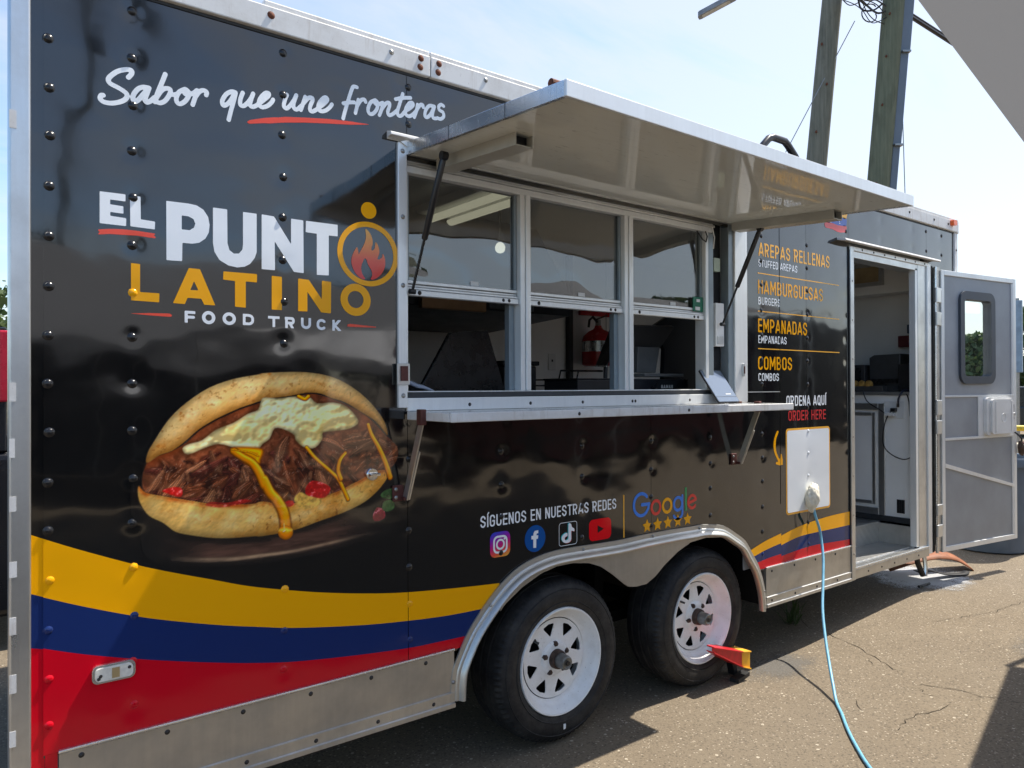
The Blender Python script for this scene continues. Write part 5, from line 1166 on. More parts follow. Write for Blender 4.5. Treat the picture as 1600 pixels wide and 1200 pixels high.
# rust-ended pivot pipe on the leaf, grab handle
MB().tube([(2.80, -.80, 2.462), (2.84, -.80, 2.462)], .013, 10).build('pivot_pipe', M['rust'], ha)
MB().tube([(2.84, -.80, 2.4621), (3.0, -.80, 2.4621)], .011, 10).build('pivot_pipe', M['rail'], ha)
MB().tube([(3.755, -.86, 2.432), (3.765, -.86, 2.452), (3.80, -.862, 2.485), (3.825, -.864, 2.494), (3.90, -.864, 2.494), (3.925, -.862, 2.484), (3.975, -.86, 2.452), (3.995, -.86, 2.432)], .0135, 10).build('grab_handle', M['black_plastic'], ha, True)
for x in (3.755, 3.995): MB().box(x-.03, x+.03, -.878, -.842, 2.4335, 2.440).build('handle_foot', M['black_plastic'], ha, bevel=.002)
def strut(p, q):
    p = Vector(p); q = Vector(q); m_ = p+(q-p)*.60
    s = MB().tube([p+(q-p)*.03, p+(q-p)*.05, m_, m_+(q-p)*.012], [.011, .0125, .0125, .009], 12).build('gas_strut', M['black_plastic'], T, True)
    MB().tube([m_, q], .0055, 10).build('strut_rod', M['black_steel'], s, True); MB().tube([p+Vector((-.012, 0, 0)), p+Vector((.012, 0, 0))], .016, 12).build('strut_joint', M['black_plastic'], s); MB().tube([q+Vector((-.012, 0, 0)), q+Vector((.012, 0, 0))], .010, 10).build('strut_joint', M['black_plastic'], s)
strut((2.835, -.165, 2.415), (2.790, -.012, 1.935)); strut((4.755, -.185, 2.395), (4.668, -.012, 1.905))
# ---------------------------------------------------------------- interior
iw = empty('interior', (4.6, 1.2, .55), T)
def inn(x0, x1, y0, y1, z0, z1, name, m='white_panel', b=0): return MB().box(x0, x1, y0, y1, z0, z1).build(name, M[m], iw, bevel=b)
inn(1.78, 7.56, 2.30, 2.36, .50, 2.76, 'back_wall'); inn(7.50, 7.555, .03, 2.2995, .50, 2.755, 'end_wall'); inn(1.75, 1.80, .03, 2.2995, .50, 2.755, 'end_wall', 'grey_panel')
inn(1.78, 7.56, .03, 2.36, 2.765, 2.80, 'roof', 'rail'); inn(1.80, 7.4995, .032, 2.2995, 2.715, 2.7645, 'ceiling')
inn(1.80, 2.9395, .032, 2.2995, .502, .56, 'floor', 'checker'); inn(5.0805, 6.04, .032, 2.2995, .502, .56, 'floor', 'checker'); inn(2.94, 5.08, .9705, 2.2995, .502, .56, 'floor', 'checker'); inn(6.0402, 7.4995, .34, 2.2995, .502, .56, 'floor', 'checker')
inn(1.80, 2.77, .0285, .034, .56, 2.71, 'inner_lining', 'grey_panel'); inn(4.9, 5.985, .0285, .034, .56, 2.71, 'inner_lining', 'grey_panel'); inn(2.7705, 4.8995, .0285, .034, .9, 1.48, 'inner_lining', 'grey_panel'); inn(2.7705, 4.8995, .0285, .034, 2.45, 2.71, 'inner_lining', 'grey_panel')
inn(2.0, 5.6, .075, .62, 1.455, 1.49, 'worktop', 'gasket', .004); inn(2.0, 5.6, .09, .60, .90, 1.4545, 'base_cabinet', 'grey_panel')
inn(2.6, 5.3, 1.62, 2.28, .57, 1.47, 'base_cabinet', 'black_steel')
for x in (3.9, 5.0, 6.1): inn(x, x+.004, 2.2945, 2.2995, .57, 2.7, 'panel_joint', 'grey_panel')
inn(5.42, 5.50, 2.292, 2.2995, 1.72, 1.86, 'wall_outlet', 'white_plastic', .003); inn(5.452, 5.468, 2.2895, 2.2915, 1.79, 1.81, 'outlet_slot', 'gasket')
inn(5.62, 5.66, 2.25, 2.2995, .57, 2.7, 'wall_conduit', 'gasket')
tube_m = emit('lit_tube', (1.0, .93, .66), .34)
cl = inn(3.74, 4.05, .62, 1.80, 2.66, 2.7145, 'ceiling_light', 'white_plastic', .01)
lb_ = MB().lathe([(2.495, .001), (2.50, .018), (2.513, .029), (2.533, .031), (2.55, .024), (2.56, .012)], 16, (4.03, 1.10, -.12), 'z').build('ceiling_bulb', emit('lit_bulb', (1.0, .97, .80), .75), cl, True); MB().tube([(4.03, 1.10, 2.44), (4.03, 1.10, 2.714)], .006, 8).build('bulb_cord', M['gasket'], cl)
for x in (3.815, 3.965): MB().tube([(x, .68, 2.63), (x, 1.74, 2.63)], .022, 10).build('light_tube', tube_m, cl)
# ---------------------------------------------------------------- doorway
dw = empty('doorway', (6.5, .1, .34), T)
def dr(x0, x1, y0, y1, z0, z1, name='door_frame', m='frame_white', b=.002): return MB().box(x0, x1, y0, y1, z0, z1).build(name, M[m], dw, bevel=b)
dr(5.991, 6.035, -.014, .07, .333, 2.470, 'door_jamb', 'alu'); dr(5.985, 5.9908, -.006, .02, .36, 2.47, 'jamb_seal', 'rubber')
dr(6.92, 6.955, .0, .045, .42, 2.42, 'door_jamb', 'frame_white'); dr(6.9552, 7.085, -.002, .02, .36, 2.47, 'door_jamb', 'alu')
dr(6.036, 6.955, .0, .10, 2.405, 2.448, 'door_head', 'alu'); dr(5.99, 7.12, -.010, .03, 2.4485, 2.475, 'door_head', 'frame_white')
MB().prism([[(-.001, 2.512), (-.055, 2.500), (-.062, 2.488), (-.056, 2.484), (-.001, 2.496)]], 5.85, 7.20, lambda a, y, b: (y, a, b)).build('drip_rail', M['rail'], dw, bevel=.001)
for x in (6.15, 6.3, 6.45, 6.6, 6.75, 6.9, 7.05): rivet(x, 2.462, 'dark_screw', -.0102, .006, .003, 'screw', dw)
for z in (.5, .75, 1.0, 1.25, 1.5, 1.75, 2.0, 2.25): rivet(6.013, z, 'screw', -.0142, .0055, .003, 'screw', dw)
dr(6.036, 7.09, -.012, .05, .336, .398, 'door_sill', 'alu_skirt', .003); dr(6.036, 7.09, -.014, .045, .3985, .412, 'door_sill', 'alu_bright', .003)
for x in (6.2, 6.38, 6.56, 6.74, 6.92): rivet(x, .365, 'dark_screw', -.0122, .006, .003, 'screw', dw)
dr(6.036, 6.92, .045, .27, .405, .418, 'step_tread', 'checker'); dr(6.036, 6.92, .27, .285, .405, .56, 'step_riser', 'checker'); dr(6.9202, 6.93, .02, .285, .405, .56, 'step_riser', 'alu_skirt'); dr(6.036, 6.93, .262, .30, .5602, .572, 'step_nosing', 'alu')
# white cabinet facing the door opening
cb = empty('base_cabinet', (7.0, .5, .57), iw)
def cbx(x0, x1, y0, y1, z0, z1, name, m, b=0): return MB().box(x0, x1, y0, y1, z0, z1).build(name, M[m], cb, bevel=b)
cbx(7.0, 7.49, .045, 2.0, .5605, 1.50, 'cabinet_body', 'white_panel', .002) if False else None
cbx(7.004, 7.49, .04, 2.0, .60, 1.505, 'cabinet_body', 'white_panel'); cbx(6.985, 7.0038, .04, 2.0, .5625, .605, 'cabinet_kick', 'gasket', .003); cbx(6.985, 7.0038, .04, 2.0, 1.508, 1.532, 'cabinet_edge', 'alu', .003); cbx(7.004, 7.49, .04, 2.0, 1.506, 1.53, 'cabinet_top', 'alu')
for y0, y1, z0, z1 in ((.258, .305, .60, 1.445), (.3052, .95, 1.395, 1.445), (.3052, .95, .60, .655)): cbx(6.990, 7.0038, y0, y1, z0, z1, 'cabinet_door_frame', 'alu', .003)
for y0, y1, z0, z1 in ((.33, .355, .68, 1.375), (.3552, .93, 1.350, 1.375), (.3552, .93, .68, .705)): cbx(6.995, 7.0038, y0, y1, z0, z1, 'cabinet_door_frame', 'alu', .003)
cbx(6.996, 7.0036, .12, .262, 1.335, 1.462, 'outlet_plate', 'white_plastic', .003)
vt = cbx(6.998, 7.0036, .120, .175, .635, .735, 'vent_hole', 'rubber')
for k in range(4): cbx(6.996, 6.9978, .126+.013*k, .131+.013*k, .638, .732, 'vent_slat', 'black_plastic')
# sloped ceiling piece and framed roof vent seen through the door
cbx(7.2, 7.49, .04, 2.2, 2.34, 2.36, 'soffit', 'white_panel') if False else None
rv = empty('roof_vent', (7.0, .6, 2.55), iw)
inn(7.30, 7.4995, .04, 2.29, 2.31, 2.712, 'soffit', 'white_panel')
for y0, y1, z0, z1 in ((.40, .43, 2.375, 2.56), (.70, .73, 2.375, 2.56), (.4302, .6998, 2.375, 2.405), (.4302, .6998, 2.53, 2.56)): MB().box(7.262, 7.2998, y0, y1, z0, z1).build('vent_frame', M['alu'], rv, bevel=.004)
MB().box(7.285, 7.2998, .4302, .6998, 2.4052, 2.5298).build('vent_panel', simple('warm_vent_panel', (.45, .34, .18), .5), rv)
# ---------------------------------------------------------------- open door
def door():
    h = Vector((7.285, -.022, 0)); t = Vector((.9896, -.144, 0)).normalized(); n = Vector((-t.y, t.x, 0))      # n points towards the trailer side
    do = empty('door', h, T)
    mp = lambda a, y, b: tuple(h+t*a+n*y+Vector((0, 0, b)))
    def pb(a0, a1, y0, y1, z0, z1, name, m, bev=.002, parent=do):
        mb = MB(); mb.add([mp(a, y, z) for z in (z0, z1) for (a, y) in ((a0, y0), (a1, y0), (a1, y1), (a0, y1))], [(3,2,1,0),(4,5,6,7),(0,1,5,4),(1,2,6,5),(2,3,7,6),(3,0,4,7)])
        return mb.build(name, m, parent, bevel=bev)
    G = simple('grey_door_lining', (.285, .30, .315), .42, 0, .4, .12, 4, .06, 60)
    hole = rrect(.262, .672, 1.625, 2.258, .05)
    MB().prism([[(.0, .342), (1.025, .342), (1.025, 2.435), (.0, 2.435)], hole], .004, .036, mp).build('door_panel', G, do)
    pb(.0, .036, -.006, .042, .338, 2.44, 'door_edge', M['frame_white'], .003); pb(.986, 1.026, -.006, .042, .338, 2.44, 'door_edge', M['frame_white'], .003)
    pb(.0362, .9858, -.006, .042, 2.402, 2.44, 'door_edge', M['frame_white'], .003); pb(.0362, .9858, -.006, .042, .338, .376, 'door_edge', M['frame_white'], .003)
    pb(1.0262, 1.040, .01, .06, .345, 2.43, 'door_seal', M['alu_bright'], .002); pb(.964, .9858, -.0035, .004, .38, 2.40, 'door_edge', M['white_plastic'], .001)
    wf = MB(); outer = rrect(.230, .706, 1.590, 2.300, .075, 8); inner = rrect(.285, .648, 1.648, 2.236, .03, 8); wf.prism([outer, inner], -.016, .0035, mp); wf.prism([rrect(.270, .664, 1.633, 2.25, .04, 8), rrect(.2855, .6475, 1.6485, 2.2355, .03, 8)], .0037, .05, mp)
    f_ = wf.build('window_frame', simple('dark_window_gasket', (.045, .055, .07), .45), do, bevel=.004)
    MB().prism([rrect(.284, .649, 1.647, 2.237, .03, 6)], .026, .030, mp).build('window_pane', M['door_glass'], f_)
    pb(.0365, .985, -.0065, .004, 1.489, 1.503, 'door_rail', M['frame_white'], .001); pb(.0365, .985, -.0065, .004, 1.166, 1.184, 'door_rail', M['frame_white'], .001)
    mb = MB(); mb.add([mp(a, y, z) for (a, z0, z1) in ((.0365, .965, .995), (.985, .757, .781)) for y in (-.007, .004) for z in (z0, z1)], [(0,1,3,2),(4,6,7,5),(0,4,5,1),(2,3,7,6),(1,5,7,3),(0,2,6,4)]); mb.build('door_brace', M['frame_white'], do)
    pb(.478, .963, -.005, .0038, 1.1845, 1.4885, 'vent_plate', M['white_plastic'], .002)
    vc = MB().prism([rrect(.545, .912, 1.186, 1.484, .035, 6)], -.032, -.0052, mp).build('vent_cover', M['white_plastic'], do, bevel=.012, seg=3)
    MB().prism([rrect(.585, .892, 1.197, 1.470, .03, 6)], -.052, -.0325, mp).build('cover_cap', M['white_plastic'], vc, bevel=.010, seg=3)
    for a in (.635, .862): pb(a-.007, a+.007, -.056, -.0525, 1.21, 1.455, 'cover_rib', M['white_plastic'], .003, vc)
    cc = Vector(mp(.745, -.0525, 1.322)); mb = MB(); ring = [(cc+t*(.030*math.cos(k/16*2*math.pi))+Vector((0, 0, .036*math.sin(k/16*2*math.pi))))for k in range(17)]; mb.tube(ring, .0025, 6, False); mb.build('cover_ring', M['white_plastic'], vc)
    pb(.918, .968, -.018, -.0055, 1.305, 1.425, 'door_latch', M['black_plastic'], .003); pb(.93, .955, -.035, -.0185, 1.335, 1.360, 'latch_lever', M['alu'], .004)
    st = [mp(.985, -.012, 1.20), mp(1.005, -.03, 1.175), mp(1.03, -.04, 1.15), mp(1.035, -.035, 1.10)]
    MB().tube(st, .007, 8).build('door_strap', M['black_plastic'], do); MB().tube([mp(1.02, -.035, 1.13), mp(1.03, -.035, 1.08), mp(1.05, -.03, 1.03), mp(1.06, -.03, 1.01)], [.012, .026, .024, .008], 8).build('door_padlock', M['hub_rust'], do); MB().tube([mp(1.04, -.03, 1.085), mp(1.075, -.03, 1.115)], .012, 8).build('padlock_shackle', M['brown_bracket'], do)
    # hinge side: wide leaf, pin and knuckles
    hg = MB().tube([(7.20, -.020, .345), (7.20, -.020, 2.455)], .011, 10).build('hinge_pin', M['alu_bright'], T, True)
    MB().box(7.145, 7.188, -.006, .012, .35, 2.46).build('hinge_leaf', M['rubber'], T); MB().box(7.086, 7.144, -.012, .014, .35, 2.47).build('hinge_post', M['frame_white'], T, bevel=.003); MB().box(7.214, 7.28, -.016, .010, .35, 2.455).build('hinge_leaf', M['alu_skirt'], T, bevel=.002)
    for z0, z1 in ((2.19, 2.30), (2.02, 2.12), (1.36, 1.47), (1.22, 1.32), (.62, .70), (.46, .55)): MB().box(7.186, 7.262, -.036, -.0165, z0, z1).build('hinge_knuckle', M['alu'], T, bevel=.004)
door()
# stabiliser jack under the hinge corner
jk = MB(); jk.tube([(7.16, .06, .36), (7.17, .05, .24), (7.15, .045, .17)], .016, 8); jk.build('stabiliser_leg', M['alu_bright'], T, True)
jk = MB(); jk.tube([(7.08, .08, .37), (7.09, .07, .27), (7.13, .05, .175)], .020, 8); jk.tube([(7.06, .05, .105), (7.21, .04, .105)], .01, 8); jk.build('stabiliser_leg', M['black_steel'], T, True)
MB().box(6.95, 7.08, .12, .22, .30, .40).build('stabiliser_bracket', M['rust'], T, bevel=.005)
# ---------------------------------------------------------------- things inside and on the trailer
def thing(name, label, cat, loc, group=None): return tag(empty(name, loc), label, cat, group)
# fire extinguisher on the back wall
fe = thing('fire_extinguisher', 'red fire extinguisher with silver band hanging on the inside back wall', 'fire extinguisher', (5.83, 2.12, 1.75))
redp = simple('extinguisher_red', (.42, .010, .014), .25, 0, .5, .1, 6)
prof = [(1.755, .001), (1.755, .125), (1.77, .140), (1.955, .142), (1.99, .138)]
MB().lathe([(1.755, .001), (1.755, .12), (1.768, .138), (1.875, .14)], 28, (5.83, 2.12, 0), 'z').build('tank', redp, fe, True)
MB().lathe([(1.8752, .1385), (1.965, .1385)], 28, (5.83, 2.12, 0), 'z').build('label_band', M['alu_bright'], fe, True)
MB().lathe([(1.9652, .14), (2.01, .128), (2.05, .085), (2.068, .045), (2.085, .03), (2.10, .028)], 28, (5.83, 2.12, 0), 'z').build('tank_shoulder', redp, fe, True)
MB().tube([(5.83, 2.12, 2.09), (5.83, 2.12, 2.15)], .024, 10).build('valve', M['screw'], fe); MB().bar((5.80, 2.12, 2.15), (5.90, 2.08, 2.19), .02, .012).build('lever', M['dark_screw'], fe); MB().tube([(5.81, 2.11, 2.13), (5.75, 2.10, 2.17), (5.71, 2.10, 2.14), (5.70, 2.10, 2.08)], .011, 8).build('hose', M['rubber'], fe)
MB().box(5.72, 6.10, 2.22, 2.25, 2.195, 2.30).build('mount_board', redp, fe, bevel=.005)
# range hood and cooking equipment along the back
rh = thing('range_hood', 'dark steel range hood with a control plate hanging over the cooking line', 'range hood', (3.9, 1.9, 2.0))
ss = simple('dim_stainless', (.16, .17, .19), .3, .8, .5, .15, 20)
mb = MB(); mb.prism([[(1.25, 2.05), (2.28, 1.99), (2.28, 2.70), (1.60, 2.70), (1.25, 2.20)]], 2.9, 4.72, lambda a, y, b: (y, a, b)); mb.build('hood_canopy', simple('dark_hood', (.028, .030, .036), .4, .6), rh)
MB().box(4.05, 4.40, 1.235, 1.248, 2.06, 2.13).build('control_plate', ss, rh, bevel=.003)
for x in (4.20, 4.235): MB().tube([(x, 1.234, 2.095), (x, 1.215, 2.095)], .014, 12).build('control_knob', M['black_plastic'], rh)
MB().box(3.55, 4.0, 1.20, 1.24, 2.03, 2.10).build('grease_tray', simple('copper_tray', (.30, .17, .09), .4, .5), rh, bevel=.005)
gr = thing('griddle', 'black griddle with its tall dark lid standing open behind the left pane', 'griddle', (3.5, .9, 1.49))
mb = MB(); mb.prism([[(3.24, 1.55), (3.78, 1.55), (3.665, 1.875), (3.43, 1.855)]], .72, .745); mb.build('griddle_lid', M['black_steel'], gr, bevel=.004); MB().box(3.05, 3.85, .745, 1.1, 1.30, 1.56).build('griddle_body', M['black_steel'], gr, bevel=.006)
MB().box(3.1, 3.8, .66, .70, .90, 1.30).build('griddle_stand', M['black_steel'], gr)
bx = thing('black_oven', 'black counter oven with a flat lid behind the first window post', 'oven', (3.95, .95, 1.49)); MB().box(3.83, 4.06, .80, 1.15, 1.47, 1.695).build('oven_body', M['black_plastic'], bx, bevel=.008); MB().box(3.82, 4.075, .79, 1.16, 1.697, 1.722).build('oven_lid', M['black_steel'], bx, bevel=.005)
MB().box(3.83, 4.06, .815, 1.14, 1.0, 1.47).build('oven_stand', M['black_steel'], bx)
# wire basket
wb = thing('wire_basket', 'black wire basket with a high handle behind the middle pane', 'basket', (4.36, .9, 1.50)); mb = MB()
for z in (1.585, 1.62): mb.tube([(4.24, .80, z), (4.52, .80, z), (4.52, 1.05, z), (4.24, 1.05, z), (4.24, .80, z)], .004, 6)
for k in range(8): mb.tube([(4.24+.04*k, .80, 1.50), (4.24+.04*k, .80, 1.62)], .0025, 5)
mb.build('basket_wires', M['black_steel'], wb); MB().tube([(4.24, .82, 1.60), (4.26, .82, 1.672), (4.62, .84, 1.674)], .006, 6).build('basket_handle', M['black_steel'], wb); MB().tube([(4.40, .82, 1.672), (4.37, .82, 1.56)], .006, 6).build('basket_brace', M['black_steel'], wb)
MB().box(4.20, 4.56, .78, 1.07, 1.20, 1.50).build('basket_stand', M['black_steel'], wb)
# point of sale screen, cash drawer, black box, dark display
ps = thing('till_screen', 'grey tilted till screen on a stand seen from behind the right pane', 'till screen', (4.55, .42, 1.62)); gm = simple('grey_plastic_case', (.085, .088, .095), .4, 0, .4, .1, 10)
mb = MB(); mb.add([(4.40, .44, 1.915), (4.775, .40, 1.925), (4.70, .50, 1.74), (4.33, .52, 1.72), (4.40, .465, 1.925), (4.775, .425, 1.935), (4.70, .525, 1.75), (4.33, .545, 1.73)], [(0,1,2,3),(7,6,5,4),(0,4,5,1),(1,5,6,2),(2,6,7,3),(3,7,4,0)]); mb.build('screen', gm, ps, bevel=.004)
mb = MB(); mb.add([(4.47, .405, 1.80), (4.64, .395, 1.80), (4.61, .40, 1.655), (4.46, .405, 1.655), (4.47, .43, 1.80), (4.64, .42, 1.80), (4.61, .45, 1.655), (4.46, .45, 1.655)], [(0,1,2,3),(7,6,5,4),(0,4,5,1),(1,5,6,2),(2,6,7,3),(3,7,4,0)]); mb.build('stand', simple('light_grey_case', (.16, .165, .17), .4), ps, bevel=.004)
MB().box(4.45, 4.78, .34, .50, 1.632, 1.650).build('base', simple('grey_base', (.22, .22, .22), .4), ps, bevel=.004)
p2 = thing('order_screen', 'thin silver edged order screen leaning beside the extinguisher', 'screen', (4.42, .6, 1.62)); mb = MB(); mb.add([(4.395, .45, 1.915), (4.47, .62, 1.925), (4.35, .62, 1.70), (4.265, .45, 1.69), (4.40, .45, 1.915), (4.478, .62, 1.925), (4.358, .62, 1.695), (4.272, .45, 1.685)], [(0,1,2,3),(7,6,5,4),(0,4,5,1),(1,5,6,2),(2,6,7,3),(3,7,4,0)]); mb.build('screen', M['black_plastic'], p2); MB().tube([(4.36, .55, 1.70), (4.36, .56, 1.49)], .012, 8).build('stand', M['gasket'], p2); MB().tube([(4.265, .448, 1.688), (4.35, .618, 1.695)], .004, 6).build('screen_edge', M['alu_bright'], p2)
cdw = thing('cash_drawer', 'black cash drawer with white lettering behind the right pane', 'cash drawer', (4.55, .35, 1.49)); MB().box(4.30, 4.76, .29, .60, 1.491, 1.618).build('drawer_case', simple('blue_black_case', (.016, .018, .024), .3), cdw, bevel=.005)
pr = Print(4.50, 4.65, 1.55, 1.60, .0014); words(pr, 'SAM4S', 4.525, 4.625, 1.566, 1.586, .2); pr.build('drawer_lettering', M['white_plastic'], .2885, cdw)
bb = thing('black_box', 'low black box between the wire basket and the cash drawer', 'box', (4.07, .35, 1.49)); MB().box(3.905, 4.235, .29, .55, 1.491, 1.612).build('box_body', M['black_plastic'], bb, bevel=.005); MB().box(3.9, 4.24, .285, .555, 1.6125, 1.62).build('box_lid', M['black_steel'], bb, bevel=.003)
dp = thing('dark_display', 'tall dark blue display board behind the till at the right pane', 'display', (5.0, .5, 1.49)); mb = MB(); mb.prism([[(4.78, 1.49), (5.23, 1.49), (5.23, 2.02), (4.84, 2.0), (4.70, 1.93), (4.80, 1.80)]], .50, .53); mb.build('display_board', simple('ink_blue_board', (.008, .011, .02), .35), dp, bevel=.004); MB().box(4.85, 5.2, .531, .60, 1.49, 1.52).build('display_foot', M['black_steel'], dp)
# folded towel, tablet
tw = MB(); pts = []
for j in range(7):
    for i in range(9):
        a = i/8; b = j/6; pts.append((2.80+.155*a, .10+.12*b, 1.563+.05*(1-a**1.6)*(1-(b-.45)**2)*(1+.18*math.sin(9*a+4*b))+.006*math.sin(17*b)))
tw.add(pts, [(j*9+i, j*9+i+1, (j+1)*9+i+1, (j+1)*9+i) for j in range(6) for i in range(8)]); t_ = tw.build('folded_towel', simple('pale_blue_towel', (.34, .37, .44), .9, 0, .1, .15, 60, .5, 300), None, True)
sm = t_.modifiers.new('t', 'SOLIDIFY'); sm.thickness = .012; tag(t_, 'pale blue folded towel lying on the sill at the left end of the window', 'towel')
tb = thing('tablet', 'dark tablet leaning on its stand at the right end of the serving shelf', 'tablet', (4.64, -.06, 1.4872))
def tablet():
    o = Vector((4.555, -.068, 1.492)); ux = Vector((.999, .02, .0)).normalized(); uz = Vector((-.03, .10, .165)).normalized(); n = ux.cross(uz)
    mp = lambda a, y, b: tuple(o+ux*a+uz*b-n*y)
    mp2 = lambda a, y, b: tuple(o+ux*a+uz*b+n*y)
    MB().prism([rrect(0, .185, 0, .200, .010)], -.004, .004, mp2).build('tablet_body', M['black_plastic'], tb, bevel=.001)
    sc = simple('tablet_glass', (.26, .31, .38), .06, .55, .6, .05, 3)  # pale blue base stands in for the sky mirrored by the screen
    MB().prism([rrect(.004, .181, .004, .196, .008)], .0042, .0052, mp2).build('tablet_screen', sc, tb)
    for z in (.032,): MB().prism([[(.004, z), (.181, z), (.181, z+.0016), (.004, z+.0016)]], .0054, .0058, mp2).build('screen_line', M['gasket'], tb)
    MB().prism([[(.10, .046), (.145, .046), (.145, .052), (.10, .052)]], .0054, .0058, mp2).build('screen_button', M['white_plastic'], tb)
    MB().tube([mp2(.08, -.004, .12), tuple(Vector((4.64, .028, 1.50)))], .006, 6).build('tablet_stand', M['black_plastic'], tb)
tablet()
# things behind the doorway
ov = thing('warming_oven', 'dark steel counter oven on the white cabinet inside the doorway', 'oven', (7.25, .56, 1.533)); MB().box(7.10, 7.44, .46, .74, 1.533, 1.742).build('oven_body', simple('dark_oven', (.045, .045, .048), .4, .3), ov, bevel=.006); MB().box(7.085, 7.0995, .49, .71, 1.575, 1.72).build('oven_window', M['black_steel'], ov)
o2 = thing('grey_fryer', 'grey steel fryer box beside the dark oven inside the doorway', 'fryer', (7.3, .32, 1.533)); MB().prism([[(.20, 1.533), (.435, 1.533), (.435, 1.795), (.40, 1.815), (.20, 1.82)]], 7.12, 7.46, lambda a, y, b: (y, a, b)).build('fryer_body', simple('mid_steel', (.07, .072, .075), .4, .4), o2, bevel=.005); MB().box(7.09, 7.119, .215, .42, 1.60, 1.63).build('fryer_rail', M['black_steel'], o2)
o3 = thing('black_speaker', 'small black upright box by the right door post', 'box', (7.15, .17, 1.533)); MB().box(7.06, 7.2, .10, .19, 1.533, 1.74).build('case', M['black_plastic'], o3, bevel=.006); MB().box(7.056, 7.0598, .11, .18, 1.545, 1.73).build('grille', M['rubber'], o3)
fd = thing('bread_tray', 'yellow bread rolls on a low tray inside the doorway', 'tray', (7.08, .46, 1.533)); MB().box(7.01, 7.08, .28, .62, 1.533, 1.575).build('tray', simple('tray_steel', (.09, .085, .08), .4, .4), fd, bevel=.003)
bm_ = simple('bread_yellow', (.40, .22, .05), .6, 0, .3, .3, 30)
for y in (.40, .455, .51): MB().lathe([(7.02, .001), (7.022, .018), (7.04, .030), (7.06, .026), (7.07, .001)], 14, (0, y, 1.59), 'x').build('bread_roll', bm_, fd, True)
for nm, lab, col, y0, y1, z0, z1 in (('blue_wall_box', 'small blue box on the end wall above the red one', (.03, .06, .12), .235, .295, 1.99, 2.06), ('red_wall_box', 'dark red box fixed to the end wall below the blue one', (.13, .02, .025), .27, .365, 1.885, 1.975)):
    q = MB().box(7.44, 7.498, y0, y1, z0, z1).build(nm, simple(nm+'_paint', col, .5), None, bevel=.004); tag(q, lab, 'wall box')
# cords at the outlet
cdm = M['black_plastic']
c1 = thing('charger_cord', 'black charger cord looping down from the outlet plate inside the doorway', 'cord', (6.98, .2, 1.38))
P = [(6.985, .20, 1.395), (6.96, .215, 1.36), (6.95, .235, 1.30), (6.95, .25, 1.22), (6.95, .245, 1.13), (6.95, .19, 1.07), (6.95, .11, 1.04), (6.95, .05, 1.06), (6.93, .015, 1.12), (6.93, .03, 1.25), (6.95, .055, 1.36), (6.98, .075, 1.46), (6.99, .10, 1.525), (7.0, .13, 1.545), (7.03, .16, 1.54)]
MB().tube([tuple(q) for q in spline(P, 6)], .0042, 7).build('cord', cdm, c1, True); MB().box(6.965, 6.9955, .165, .205, 1.385, 1.412).build('plug', cdm, c1, bevel=.004)
c2 = thing('white_adapter', 'white power adapter with a short black lead plugged into the outlet plate', 'adapter', (6.98, .2, 1.36)); MB().box(6.955, 6.9955, .175, .245, 1.352, 1.378).build('adapter_body', M['white_plastic'], c2, bevel=.004)
P = [(6.97, .245, 1.37), (6.96, .28, 1.40), (6.955, .33, 1.43), (6.96, .38, 1.47), (6.985, .42, 1.545)]; MB().tube([tuple(q) for q in spline(P, 5)], .0042, 7).build('lead', cdm, c2, True)
c3 = thing('blue_lead', 'dark blue lead hanging over the cabinet edge onto the outlet plate', 'cord', (6.98, .14, 1.45)); P = [(6.985, .155, 1.435), (6.97, .145, 1.48), (6.975, .13, 1.52), (7.0, .115, 1.545), (7.03, .09, 1.54)]; MB().tube([tuple(q) for q in spline(P, 5)], .007, 8).build('lead', simple('blue_black_cable', (.012, .016, .035), .4), c3, True); MB().tube([(6.988, .158, 1.42), (6.985, .155, 1.445)], .010, 8).build('plug', cdm, c3)
# ---------------------------------------------------------------- extension cord
ec = thing('extension_cord', 'light blue extension cord hanging from the trailer side down to the asphalt', 'cord', (4.9, -.5, 0))
def cordline():
    P = [(5.482, -.045, .865), (5.50, -.050, .80), (5.545, -.045, .735), (5.575, -.040, .67), (5.52, -.085, .56), (5.42, -.14, .44), (5.30, -.205, .325), (5.185, -.285, .215), (5.08, -.365, .125), (4.975, -.445, .055), (4.90, -.503, .0125), (4.80, -.585, .008), (4.68, -.675, .008), (4.56, -.775, .008), (4.42, -.905, .008), (4.30, -1.05, .008), (4.05, -1.35, .008), (3.7, -1.7, .008)]
    return P
blue_c = simple('sky_blue_cord', (.16, .42, .60), .42, 0, .5, .1, 40)
ec_pts = [tuple(q) for q in spline(cordline(), 7)]
MB().tube(ec_pts, .0078, 10).build('cord', blue_c, ec, True)
tw_ = MB(); tw_.lathe([(0, .0005), (.0, .02), (.03, .028), (.055, .026), (.06, .0005)], 14, (5.487, -.01, .885), 'y') if False else None
